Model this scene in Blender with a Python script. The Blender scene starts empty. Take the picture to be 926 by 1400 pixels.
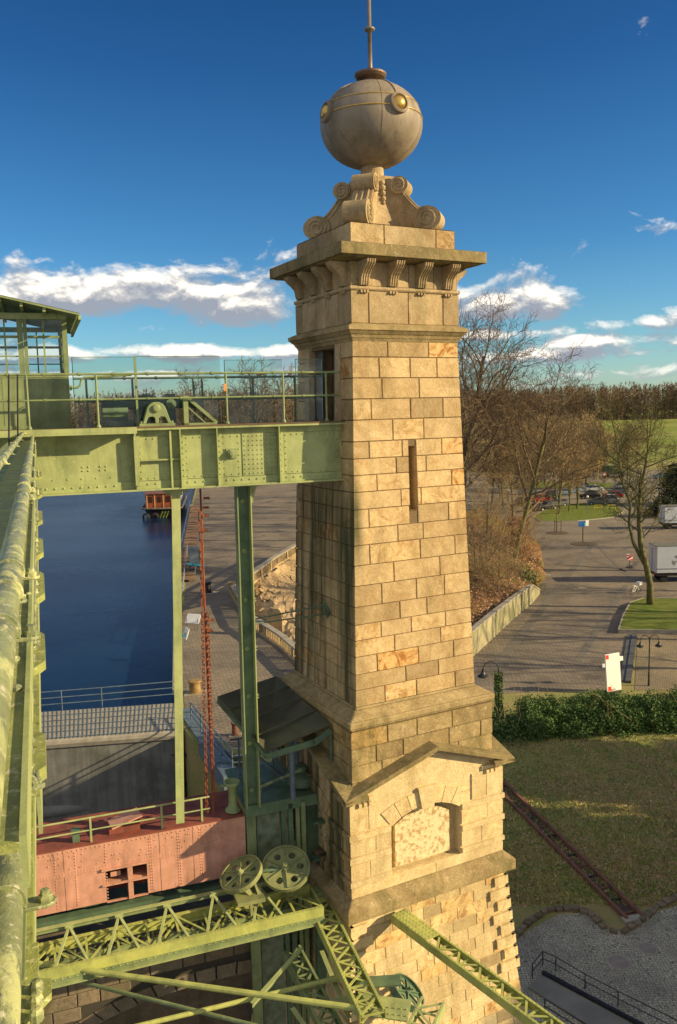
import bpy, bmesh, math, random
import numpy as np
from mathutils import Vector, Matrix, noise as mnoise
R=math.radians
scene=bpy.context.scene
# ---------------- camera ----------------
F=1150.; PIT=R(6.9); ROL=R(-1.4); CH=20.0
cam=bpy.data.cameras.new('camera'); camo=bpy.data.objects.new('camera',cam); scene.collection.objects.link(camo)
cam.sensor_fit='VERTICAL'; cam.sensor_height=24; cam.lens=24*F/1400; cam.clip_start=.05; cam.clip_end=6000
_up0=Vector((0,math.sin(PIT),math.cos(PIT))); _f=Vector((0,math.cos(PIT),-math.sin(PIT))); _r0=Vector((1,0,0))
_r=_r0*math.cos(ROL)+_up0*math.sin(ROL); _u=_up0*math.cos(ROL)-_r0*math.sin(ROL)
camo.matrix_world=Matrix(((_r.x,_u.x,-_f.x,0),(_r.y,_u.y,-_f.y,0),(_r.z,_u.z,-_f.z,CH),(0,0,0,1)))
scene.camera=camo
# ---------------- light -----------------
SUN_AZ=100.; SUN_EL=21.
w=bpy.data.worlds.new('World'); scene.world=w; w.use_nodes=True
sd=Vector((math.sin(R(SUN_AZ))*math.cos(R(SUN_EL)),math.cos(R(SUN_AZ))*math.cos(R(SUN_EL)),math.sin(R(SUN_EL))))
sl=bpy.data.lights.new('sun','SUN'); so=bpy.data.objects.new('sun',sl); scene.collection.objects.link(so)
sl.energy=5.0; sl.angle=R(.6); sl.color=(1,.79,.45)
so.rotation_euler=(-sd).to_track_quat('-Z','Y').to_euler()
scene.view_settings.view_transform='Standard'; scene.view_settings.look='None'
scene.view_settings.exposure=.68; scene.view_settings.gamma=1

# ---------------- node helper ----------------
class NT:
    def __init__(s,nt): s.nt=nt
    def n(s,t,**k):
        x=s.nt.nodes.new(t)
        for a,b in k.items():
            if a=='inp':
                for i,v in b.items():
                    if isinstance(v,bpy.types.NodeSocket): s.nt.links.new(v,x.inputs[i])
                    else: x.inputs[i].default_value=v
            else: setattr(x,a,b)
        return x
    def math(s,op,a,b=None,c=None,clamp=False):
        inp={0:a}
        if b is not None: inp[1]=b
        if c is not None: inp[2]=c
        x=s.n('ShaderNodeMath',operation=op,inp=inp); x.use_clamp=clamp; return x.outputs[0]
    def mix(s,f,a,b,mode='MIX'):
        x=s.n('ShaderNodeMix',data_type='RGBA',blend_type=mode)
        for i,v in ((0,f),(6,a),(7,b)):
            if isinstance(v,bpy.types.NodeSocket): s.nt.links.new(v,x.inputs[i])
            else: x.inputs[i].default_value=v if i==0 else (tuple(v)+(1,))[:4]
        return x.outputs[2]
    def ramp(s,f,pts,interp='LINEAR'):
        x=s.n('ShaderNodeValToRGB',inp={0:f}); cr=x.color_ramp; cr.interpolation=interp
        while len(cr.elements)<len(pts): cr.elements.new(.5)
        for e,(p,c) in zip(cr.elements,pts):
            e.position=p; e.color=(c,c,c,1) if isinstance(c,(int,float)) else (tuple(c)+(1,))[:4]
        return x.outputs[0]
    def noise(s,vec,scale,detail=4,rough=.55,dist=0,w=None):
        x=s.n('ShaderNodeTexNoise',inp={'Scale':scale,'Detail':detail,'Roughness':rough,'Distortion':dist})
        if vec is not None: s.nt.links.new(vec,x.inputs['Vector'])
        return x.outputs['Fac']
    def coord(s,scale=None,rot=None):
        t=s.n('ShaderNodeTexCoord').outputs['Object']
        if scale or rot:
            m=s.n('ShaderNodeMapping'); s.nt.links.new(t,m.inputs[0])
            if scale: m.inputs['Scale'].default_value=scale
            if rot: m.inputs['Rotation'].default_value=rot
            t=m.outputs[0]
        return t
# ---------------- sky with clouds ----------------
def sky():
    N=NT(w.node_tree); nt=w.node_tree
    bg=nt.nodes['Background']
    st=N.n('ShaderNodeTexSky',sky_type='NISHITA'); st.sun_disc=False
    st.sun_elevation=R(SUN_EL); st.sun_rotation=R(SUN_AZ); st.air_density=1.0; st.dust_density=.6; st.ozone_density=3.0
    g=N.n('ShaderNodeTexCoord').outputs['Generated']
    sp=N.n('ShaderNodeSeparateXYZ',inp={0:g})
    az=N.math('MULTIPLY',N.math('ARCTAN2',sp.outputs[0],sp.outputs[1]),57.2958)
    el=N.math('MULTIPLY',N.math('ARCSINE',sp.outputs[2]),57.2958)
    def dens(de):
        e=N.math('ADD',el,de)
        v=N.n('ShaderNodeCombineXYZ',inp={0:N.math('MULTIPLY',az,.20),1:N.math('MULTIPLY',e,.36),2:3.3}).outputs[0]
        n1=N.noise(v,1.15,9,.60,.25)
        tot=None
        for (a0,e0,sa,se,am) in ((-17,7.7,5.5,1.5,.44),(-9.5,8.0,5.0,1.45,.42),(-22,7.2,4,1.4,.42),(-6,7.0,4.0,1.5,.34),
                                 (12.5,6.7,3.8,.95,.42),(8.,7.3,2.5,.8,.3),(21,5.0,3.6,.6,.32),(18,3.9,6,.6,.27),(14,3.3,7,.5,.27),
                                 (-12,4.0,9,.5,.34),(-3,4.0,3,.5,.34),(24,1.9,8,.6,.26),(10,4.6,5,.45,.3),(19.5,22,1.3,3.2,.40),(17.5,25,1.0,2.0,.36),(-16,2.6,9,.4,.26),(6,3.0,20,.7,.12)):
            x=N.math('MULTIPLY',N.math('SUBTRACT',az,a0),1/sa); y=N.math('MULTIPLY',N.math('SUBTRACT',e,e0),1/se)
            q=N.math('ADD',N.math('MULTIPLY',x,x),N.math('MULTIPLY',y,y))
            gq=N.math('MULTIPLY',N.math('EXPONENT',N.math('MULTIPLY',q,-.8)),am)
            tot=gq if tot is None else N.math('MAXIMUM',tot,gq)
        pen=N.ramp(N.math('MULTIPLY',N.math('SUBTRACT',e,11.),.2,clamp=True),[(0,0),(1,.35)])
        back=N.ramp(N.math('MULTIPLY',N.math('SUBTRACT',N.math('ABSOLUTE',az),42.),1/30.,clamp=True),[(0,0),(1,1.)])
        bk=N.math('MULTIPLY',back,.46)      # bright unseen cloud fields added beside and behind the viewpoint for fill light
        return N.math('ADD',N.math('SUBTRACT',N.math('ADD',n1,tot),N.math('MULTIPLY',pen,N.math('SUBTRACT',1.,back))),bk)
    d0=dens(0.); d1=dens(.55)
    mask=N.ramp(d0,[(.60,0),(.68,.5),(.76,.9),(.86,1)])
    lit=N.math('MULTIPLY',N.math('SUBTRACT',d0,d1),4.6)
    lit=N.math('ADD',lit,.30,clamp=True)
    cl=N.ramp(lit,[(.15,(1.5,1.65,1.95)),(.5,(2.5,2.5,2.55)),(.9,(5.2,4.85,4.3))])
    # deep blue grading of the clear sky by elevation
    t=N.math('MULTIPLY',el,1/38.,clamp=True)
    t=N.math('MULTIPLY',t,1.); gr=N.ramp(t,[(0,(.52,.62,.64)),(.10,(.34,.53,.61)),(.28,(.175,.385,.53)),(.55,(.088,.255,.41)),(.85,(.045,.165,.30))])
    clear=N.mix(1.,st.outputs[0],gr,'MULTIPLY')
    col=N.mix(mask,clear,cl)
    nt.links.new(col,bg.inputs[0]); bg.inputs[1].default_value=.15
sky()
# ---------------- image -> place helpers ----------------
def ray(px,py):
    dx,dy=px-463,py-700
    a=(dx*math.cos(ROL)+dy*math.sin(ROL))/F; b=(-dx*math.sin(ROL)+dy*math.cos(ROL))/F
    return Vector((a,math.cos(PIT)-b*math.sin(PIT),-math.sin(PIT)-b*math.cos(PIT)))
CO=Vector((0,0,CH))
def G(px,py,z=0.): d=ray(px,py); return CO+d*((z-CH)/d.z)
def YD(px,py,y): d=ray(px,py); return CO+d*(y/d.y)
TH=R(27.67); TC=Vector((.905,18.9,0))
def TF(px,py,face,h):
    d=ray(px,py); u=Vector((math.cos(TH),math.sin(TH),0)); v=Vector((-math.sin(TH),math.cos(TH),0))
    n=v if face=='f' else u
    t=(-h-(CO-TC).dot(n))/d.dot(n); P=CO+t*d-TC
    return Vector((P.dot(u),P.dot(v),P.z))
SA=R(19.5); E1=Vector((math.cos(SA),math.sin(SA),0)); E2=Vector((-E1.y,E1.x,0)); P0=Vector((.077,17.551,0))
def S(px,py,off=0.):
    d=ray(px,py); t=(off-(CO-P0).dot(E2))/d.dot(E2); P=CO+t*d-P0
    return Vector((P.dot(E1),off,P.z))
def toS(p): q=p-P0; return Vector((q.dot(E1),q.dot(E2),p.z))
def SZ(px,py,z): return toS(G(px,py,z))
# ---------------- materials ----------------
MATS={}
def mat(name,rough=.7,metal=0.,spec=.4):
    m=bpy.data.materials.new(name); m.use_nodes=True
    b=m.node_tree.nodes['Principled BSDF']; b.inputs['Roughness'].default_value=rough; b.inputs['Metallic'].default_value=metal
    b.inputs['Specular IOR Level'].default_value=spec
    MATS[name]=m; return m,NT(m.node_tree),b
def bump(N,b,h,strength=.3,dist=.02):
    x=N.n('ShaderNodeBump',inp={'Strength':strength,'Distance':dist,'Height':h}); N.nt.links.new(x.outputs[0],b.inputs['Normal'])
def simple(name,ca,cb,scale=3.,rough=.7,metal=0.,bs=.2,bd=.01,lo=.35,hi=.65,attr=False):
    m,N,b=mat(name,rough,metal); c=N.coord()
    n=N.noise(c,scale,6,.6); col=N.mix(N.ramp(n,[(lo,0),(hi,1)]),ca,cb)
    if attr:
        a=N.n('ShaderNodeAttribute',attribute_name='rnd').outputs['Fac']
        col=N.mix(1.,col,N.ramp(a,[(0,(.6,.6,.6)),(1,(1.4,1.4,1.4))]),'MULTIPLY')
    N.nt.links.new(col,b.inputs['Base Color'])
    if bs: bump(N,b,N.noise(c,scale*5,4,.6),bs,bd)
    return m
def paint(name,base,dark,chip,scale=2.2,rough=.5,rust=.5):
    m,N,b=mat(name,rough,0.,.45); c=N.coord()
    n1=N.noise(c,scale,7,.62); col=N.mix(N.ramp(n1,[(.35,0),(.65,.9)]),base,dark); n4=N.noise(N.coord((1.5,1.5,.3)),scale*.9,6,.65,.6); col=N.mix(N.ramp(n4,[(.50,0),(.72,.55)]),col,tuple(x*.42+.01 for x in dark))
    n2=N.noise(c,scale*9,5,.7); col=N.mix(N.ramp(n2,[(.60,0),(.70,.55)]),col,tuple(min(1,x*1.45) for x in base))
    n3=N.noise(N.coord((1,1,.35)),scale*3.1,8,.7,.4); col=N.mix(N.ramp(n3,[(.64,0),(.72,rust)]),col,chip)
    N.nt.links.new(col,b.inputs['Base Color'])
    N.nt.links.new(N.ramp(n1,[(.3,rough-.12),(.7,min(1,rough+.25))]),b.inputs['Roughness'])
    bump(N,b,N.noise(c,scale*22,4,.65),.28,.006); return m
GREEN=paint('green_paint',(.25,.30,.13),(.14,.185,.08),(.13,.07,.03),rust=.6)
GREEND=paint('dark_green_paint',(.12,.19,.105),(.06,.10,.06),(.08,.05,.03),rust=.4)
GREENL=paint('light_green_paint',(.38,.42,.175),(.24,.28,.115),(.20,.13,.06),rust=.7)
GREENSUN=paint('yellowed_green_paint',(.46,.47,.13),(.28,.31,.09),(.22,.12,.05),rust=.7)  # lighter, yellower copy of the green paint, with sunlight put into its colour
def pipemat():
    m,N,b=mat('worn_pipe_paint',.42,.15,.5); c=N.coord(); n=N.noise(c,5,7,.7,.4); f=N.noise(c,38,7,.75); g=N.noise(N.coord((1,.35,1)),14,6,.7,.8)
    col=N.mix(N.ramp(n,[(.38,0),(.62,1)]),(.30,.33,.15),(.13,.155,.10)); col=N.mix(N.ramp(g,[(.50,0),(.58,.9)]),col,(.46,.48,.22)); col=N.mix(N.ramp(f,[(.56,0),(.64,.9)]),col,(.66,.62,.46)); col=N.mix(N.ramp(N.noise(c,21,6,.7),[(.62,0),(.70,.85)]),col,(.09,.075,.05))
    N.nt.links.new(col,b.inputs['Base Color']); N.nt.links.new(N.ramp(g,[(.4,.30),(.65,.65)]),b.inputs['Roughness']); bump(N,b,N.math('ADD',f,N.math('MULTIPLY',g,1.5)),.8,.004); return m
PIPE=pipemat()
WHEELP=paint('wheel_paint',(.27,.28,.11),(.15,.17,.075),(.16,.09,.04),rust=.6)
def wornmat():
    m,N,b=mat('worn_green_paint',.5,.0,.5); c=N.coord(); n=N.noise(c,6,7,.7,.4); f=N.noise(c,55,7,.75)
    col=N.mix(N.ramp(n,[(.36,0),(.62,1)]),(.36,.39,.11),(.20,.225,.07)); col=N.mix(N.ramp(f,[(.55,0),(.63,.9)]),col,(.62,.60,.34)); col=N.mix(N.ramp(N.noise(c,30,6,.75),[(.60,0),(.68,.8)]),col,(.10,.085,.04))
    N.nt.links.new(col,b.inputs['Base Color']); bump(N,b,f,.9,.004); return m
WORN=wornmat()
RED=paint('red_paint',(.60,.30,.21),(.40,.20,.13),(.28,.19,.13),scale=2.6,rough=.65,rust=.85)
REDD=paint('red_oxide',(.27,.07,.04),(.15,.045,.03),(.09,.04,.02),scale=3,rough=.7)
RUSTC=simple('rusty_chain',(.36,.105,.045),(.16,.05,.025),30,.8,.2)
BLUEG=paint('blue_grey_paint',(.13,.18,.22),(.07,.10,.13),(.10,.06,.04),scale=3)
BLACK=simple('black_paint',(.012,.012,.012),(.03,.03,.028),8,.45)
TIN=simple('tarred_sheet',(.055,.055,.035),(.10,.10,.055),1.3,.8,0,.3,.01)
def stone(name,ca,cb,cc,moss=.35,mort=(.10,.08,.05),lichen=.0,streak=.0,mc=(.085,.09,.035)):
    m,N,b=mat(name,.85,0.,.25); c=N.coord()
    a=N.n('ShaderNodeAttribute',attribute_name='rnd').outputs['Fac']
    off=N.n('ShaderNodeVectorMath',operation='ADD',inp={0:c}); 
    cmb=N.n('ShaderNodeCombineXYZ',inp={0:N.math('MULTIPLY',a,37.),1:N.math('MULTIPLY',a,19.),2:N.math('MULTIPLY',a,53.)})
    N.nt.links.new(cmb.outputs[0],off.inputs[1]); cv=off.outputs[0]
    n1=N.noise(cv,2.2,7,.6,1.6); col=N.mix(N.ramp(n1,[(.35,0),(.65,1)]),ca,cb)
    col=N.mix(N.math('MULTIPLY',N.ramp(N.noise(cv,1.6,6,.65,3.5),[(.48,0),(.62,1)]),N.ramp(a,[(.45,.10),(.68,.45),(.88,1.)])),col,cc)
    col=N.mix(1.,col,N.ramp(a,[(0,(.62,.60,.58)),(.25,(.86,.84,.80)),(.5,(1.,1.,1.)),(.8,(1.12,1.10,1.02)),(1,(1.15,1.0,.78))]),'MULTIPLY')
    fine=N.noise(c,26,5,.7); col=N.mix(.55,col,N.ramp(fine,[(.3,(.45,.45,.45)),(.7,(1.2,1.2,1.2))]),'MULTIPLY')
    col=N.mix(1.,col,N.ramp(N.noise(N.coord((1,1,.45)),.9,7,.65,.8),[(.33,(.70,.66,.60)),(.50,(1.,1.,1.)),(.75,(1.14,1.12,1.08))]),'MULTIPLY')
    ms=N.noise(N.coord((1,1,.28)),1.5,7,.62,.5)
    if moss: col=N.mix(N.ramp(ms,[(.50,0),(.68,moss)]),col,mc)
    if streak:
        sp=N.n('ShaderNodeSeparateXYZ',inp={0:c})
        ly=N.n('ShaderNodeCombineXYZ',inp={0:0.,1:sp.outputs[1],2:N.math('MULTIPLY',sp.outputs[2],.06)}).outputs[0]
        st=N.noise(ly,3.0,5,.6,.3)
        leftm=N.ramp(N.math('MULTIPLY',N.math('ADD',sp.outputs[0],1.15),-6,clamp=True),[(0,0),(1,1)])
        zz=N.ramp(N.math('MULTIPLY',N.math('SUBTRACT',19.2,sp.outputs[2]),.8,clamp=True),[(0,.05),(1,1)])
        k=N.math('MULTIPLY',N.math('MULTIPLY',N.ramp(st,[(.40,.15),(.58,.95)]),leftm),zz)
        col=N.mix(k,col,(.05,.055,.022))
    if lichen: col=N.mix(N.ramp(N.noise(c,13,6,.75),[(.60,0),(.66,lichen)]),col,(.62,.58,.44))
    col=N.mix(N.math('LESS_THAN',a,0.),col,mort)
    N.nt.links.new(col,b.inputs['Base Color'])
    bump(N,b,N.math('ADD',N.noise(c,16,6,.7),N.math('MULTIPLY',fine,.6)),.55,.02); return m
def streakmetal():
    m,N,b=mat('ball_metal',.55,.0,.35); c=N.coord(); n=N.noise(N.coord((1.3,1.3,.35)),1.6,7,.65,.5); col=N.mix(N.ramp(n,[(.36,0),(.66,1)]),(.29,.235,.17),(.17,.14,.105))
    col=N.mix(N.ramp(N.noise(c,14,6,.75),[(.58,0),(.70,.55)]),col,(.36,.31,.23)); col=N.mix(N.ramp(N.noise(N.coord((5,5,.25)),1.8,5,.6),[(.56,0),(.70,.6)]),col,(.12,.10,.075))
    N.nt.links.new(col,b.inputs['Base Color']); N.nt.links.new(N.ramp(N.noise(c,4,5,.6),[(.3,.42),(.7,.72)]),b.inputs['Roughness']); bump(N,b,N.noise(c,3,5,.6),.22,.02); return m
STONE=stone('sandstone',(.62,.47,.26),(.49,.345,.175),(.30,.145,.045),.22,(.16,.11,.06),streak=.8)
STONEC=stone('carved_sandstone',(.50,.385,.225),(.39,.285,.155),(.25,.16,.08),.40,(.14,.11,.07))
STONEM=stone('mossy_sandstone',(.42,.32,.16),(.30,.225,.11),(.20,.14,.06),.75,(.09,.075,.04),lichen=.5,mc=(.12,.105,.035))
STONECAP=stone('blackened_cap_stone',(.30,.235,.11),(.20,.155,.07),(.14,.10,.05),.8,(.07,.06,.03),lichen=.35,mc=(.085,.08,.03))
STONED=stone('dark_masonry',(.24,.19,.13),(.17,.14,.10),(.10,.08,.06),.5,(.05,.045,.035))
PANEL=stone('rough_render',(.60,.48,.29),(.48,.36,.2),(.25,.16,.08),.0)
BALLM=streakmetal()
GOLD=simple('gilded_metal',(.75,.50,.14),(.55,.36,.1),9,.35,.8)
def glass(name,col=(.75,.85,.83),alpha=.8):
    m=bpy.data.materials.new(name); m.use_nodes=True; N=NT(m.node_tree); nt=m.node_tree; nt.nodes.remove(nt.nodes['Principled BSDF'])
    tr=N.n('ShaderNodeBsdfTransparent',inp={0:col+(1,)}); gl=N.n('ShaderNodeBsdfGlossy',inp={0:(.8,.85,.85,1),1:.03})
    fr=N.n('ShaderNodeFresnel',inp={0:1.45}); mx=N.n('ShaderNodeMixShader',inp={0:fr.outputs[0],1:tr.outputs[0],2:gl.outputs[0]})
    nt.links.new(mx.outputs[0],nt.nodes['Material Output'].inputs[0]); return m
GLASS=glass('window_glass',(.88,.93,.94)); GUARD=glass('guard_glass',(.88,.91,.88))
def ground_mats():
    m,N,b=mat('grass',.9,0.,.15); c=N.coord()
    n=N.noise(c,.35,7,.65); n2=N.noise(c,6,6,.75)
    col=N.mix(N.ramp(n,[(.38,0),(.62,1)]),(.15,.22,.045),(.32,.26,.11))
    col=N.mix(N.ramp(n2,[(.42,0),(.62,.85)]),col,(.34,.27,.13)); N.nt.links.new(col,b.inputs['Base Color']); bump(N,b,n2,.9,.12)
    m,N,b=mat('field_grass',.95,0.,.1); c=N.coord()
    n=N.noise(c,.012,5,.6); col=N.mix(N.ramp(n,[(.4,0),(.6,1)]),(.14,.19,.03),(.24,.26,.07)); n3=N.noise(N.coord((.1,1,1)),.06,5,.6)
    col=N.mix(N.ramp(n3,[(.5,0),(.7,.6)]),col,(.15,.15,.05)); N.nt.links.new(col,b.inputs['Base Color'])
    m,N,b=mat('island_grass',.95,0.,.1); c=N.coord(); n=N.noise(c,1.2,6,.7)
    N.nt.links.new(N.mix(N.ramp(n,[(.35,0),(.65,1)]),(.09,.14,.022),(.18,.19,.05)),b.inputs['Base Color']); bump(N,b,N.noise(c,12,5,.7),.8,.08)
    m,N,b=mat('leafy_bank',.95,0.,.1); c=N.coord(); n=N.noise(c,1.3,8,.75); n2=N.noise(c,.25,4,.6)
    col=N.mix(N.ramp(n,[(.35,0),(.65,1)]),(.16,.09,.04),(.25,.145,.06)); col=N.mix(N.ramp(n2,[(.5,0),(.62,.8)]),col,(.12,.13,.035))
    N.nt.links.new(col,b.inputs['Base Color']); bump(N,b,N.noise(c,9,6,.8),1.,.15)
    for name,ca,cb,mo,sc,rot in (('brick_paving',(.27,.22,.165),(.20,.165,.13),(.14,.12,.09),1.,.9),('quay_paving',(.27,.22,.165),(.20,.165,.125),(.14,.12,.09),.7,-.25),('yard_paving',(.34,.27,.17),(.26,.21,.135),(.14,.11,.07),1.3,.4)):
        m,N,b=mat(name,.85,0.,.3); c=N.coord(None,(0,0,rot))
        br=N.n('ShaderNodeTexBrick',inp={'Scale':sc*1.,'Mortar Size':.035,'Brick Width':.42,'Row Height':.21,'Color1':ca+(1,),'Color2':cb+(1,),'Mortar':mo+(1,)}); N.nt.links.new(c,br.inputs['Vector'])
        c2=N.coord(); col=N.mix(1.,br.outputs[0],N.ramp(N.noise(c2,.16,7,.65,.5),[(.3,(.55,.55,.57)),(.5,(.95,.95,.95)),(.7,(1.25,1.2,1.1))]),'MULTIPLY')
        col=N.mix(1.,col,N.ramp(N.noise(c2,3.,6,.7),[(.3,(.8,.8,.8)),(.7,(1.15,1.15,1.15))]),'MULTIPLY')
        N.nt.links.new(col,b.inputs['Base Color']); bump(N,b,br.outputs['Fac'],-.4,.02)
    m,N,b=mat('asphalt',.85,0.,.3); c=N.coord(); col=N.mix(N.ramp(N.noise(c,.12,7,.65),[(.35,0),(.65,1)]),(.17,.145,.11),(.25,.21,.155))
    col=N.mix(1.,col,N.ramp(N.noise(c,5,6,.7),[(.3,(.75,.75,.75)),(.7,(1.2,1.2,1.2))]),'MULTIPLY'); N.nt.links.new(col,b.inputs['Base Color'])
    m,N,b=mat('cobbles',.75,0.,.4); c=N.coord(); 
    ds=N.n('ShaderNodeVectorMath',operation='ADD',inp={0:c}); 
    v=N.n('ShaderNodeTexVoronoi',feature='DISTANCE_TO_EDGE',inp={'Scale':8.5,'Randomness':.6}); N.nt.links.new(c,v.inputs['Vector'])
    v2=N.n('ShaderNodeTexVoronoi',feature='F1',inp={'Scale':8.5,'Randomness':.6}); N.nt.links.new(c,v2.inputs['Vector'])
    cc=N.mix(N.n('ShaderNodeSeparateColor',inp={0:v2.outputs['Color']}).outputs[0],(.32,.30,.24),(.46,.42,.34))
    big=N.noise(c,.5,5,.6); cc=N.mix(1.,cc,N.ramp(big,[(.3,(.65,.65,.66)),(.7,(1.2,1.2,1.15))]),'MULTIPLY')
    col=N.mix(N.ramp(v.outputs['Distance'],[(.03,0),(.11,1)]),(.11,.11,.075),cc); N.nt.links.new(col,b.inputs['Base Color']); bump(N,b,N.ramp(v.outputs['Distance'],[(0,0),(.3,1)]),.9,.03)
    m,N,b=mat('water',.10,0.,.22); c=N.coord(); b.inputs['IOR'].default_value=1.33
    col=N.mix(N.ramp(N.noise(c,.05,5,.6,.4),[(.4,0),(.65,1)]),(.004,.014,.045),(.008,.026,.065))
    col=N.mix(N.ramp(N.noise(c,.35,8,.75,1.),[(.68,0),(.78,.12)]),col,(.08,.11,.14)); N.nt.links.new(col,b.inputs['Base Color'])
    bump(N,b,N.math('ADD',N.noise(N.coord((1,.5,1)),2.4,6,.65),N.math('MULTIPLY',N.noise(c,.5,3,.5),1.5)),.22,.05)
    N.nt.links.new(N.ramp(N.noise(c,.03,3,.5,.3),[(.3,.24),(.7,.30)]),b.inputs['Roughness'])
ground_mats()
CONC=simple('concrete',(.22,.215,.19),(.15,.15,.135),.8,.85,0,.3,.01)
def streaky(name,ca,cb,cd):
    m,N,b=mat(name,.9,0.,.2); n=N.noise(N.coord((1.2,1.2,.08)),1.5,7,.7); col=N.mix(N.ramp(n,[(.35,0),(.62,1)]),ca,cb)
    col=N.mix(N.ramp(N.noise(N.coord(),.5,6,.65),[(.45,0),(.65,.7)]),col,cd); N.nt.links.new(col,b.inputs['Base Color']); bump(N,b,N.noise(N.coord((2,2,.2)),5,5,.6),.4,.03); return m
CONCD=streaky('streaked_concrete',(.24,.235,.215),(.15,.15,.14),(.08,.085,.07))
CONCL=streaky('retaining_concrete',(.36,.32,.20),(.26,.24,.15),(.14,.15,.07))
COPE=simple('coping_concrete',(.34,.31,.25),(.24,.22,.18),2,.85)
ROCK=stone('grotto_rock',(.60,.44,.25),(.44,.31,.17),(.25,.17,.09),.3)
BARK=simple('bark',(.11,.085,.05),(.065,.05,.032),4,.9,0,.5,.02)
BARKM=simple('mossy_bark',(.155,.15,.05),(.075,.065,.03),2.5,.9,0,.5,.02)
TWIG=simple('twigs',(.20,.14,.08),(.13,.09,.055),.6,.9,0,0)
TWIGY=simple('tan_twigs',(.34,.25,.12),(.24,.17,.085),.6,.9,0,0)
WOODM=simple('woodland_twigs',(.19,.13,.075),(.115,.085,.05),.03,.95,0,0,attr=True)
LEAF=simple('hedge_leaf',(.05,.11,.025),(.11,.17,.04),2.,.75,0,0,attr=True)
IVY=simple('ivy_leaf',(.05,.10,.025),(.09,.15,.035),2.,.5,0,0,attr=True)
DRYL=simple('dry_leaf',(.52,.33,.24),(.36,.20,.13),1.,.85,0,0,attr=True)
BEECH=simple('beech_leaf',(.42,.19,.10),(.30,.13,.06),1.,.8,0,0,attr=True)
BLADE=simple('grass_blade',(.16,.22,.045),(.36,.32,.11),1.,.8,0,0,attr=True)
SPRUCE=simple('spruce_needles',(.02,.035,.014),(.035,.05,.02),1.,.8,0,0)
WHITE=simple('white_sheet',(.80,.78,.74),(.70,.69,.67),1.5,.6,0,0)
GREYW=simple('grey_white_sheet',(.56,.60,.66),(.48,.52,.58),.5,.5,0,0)
REDS=simple('red_vinyl',(.75,.03,.02),(.65,.03,.02),3,.5,0,0)
YEL=simple('yellow_paint',(.75,.62,.05),(.65,.52,.04),3,.5,0,0)
CYAN=simple('cyan_sign',(.03,.42,.52),(.04,.34,.45),3,.4,0,0)
RUBBER=simple('rubber',(.012,.012,.012),(.02,.02,.02),9,.8,0,0)
CARGL=simple('car_glass',(.02,.025,.03),(.03,.035,.04),3,.1,0,0)
LAMPG=simple('lamp_cover',(.7,.7,.65),(.6,.6,.55),3,.3,0,0)
TAIL=simple('tail_light',(.6,.02,.02),(.45,.02,.02),3,.3,0,0)
ORWOOD=paint('varnished_wood',(.34,.09,.03),(.17,.045,.02),(.5,.28,.1),scale=1.2,rough=.35)
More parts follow.
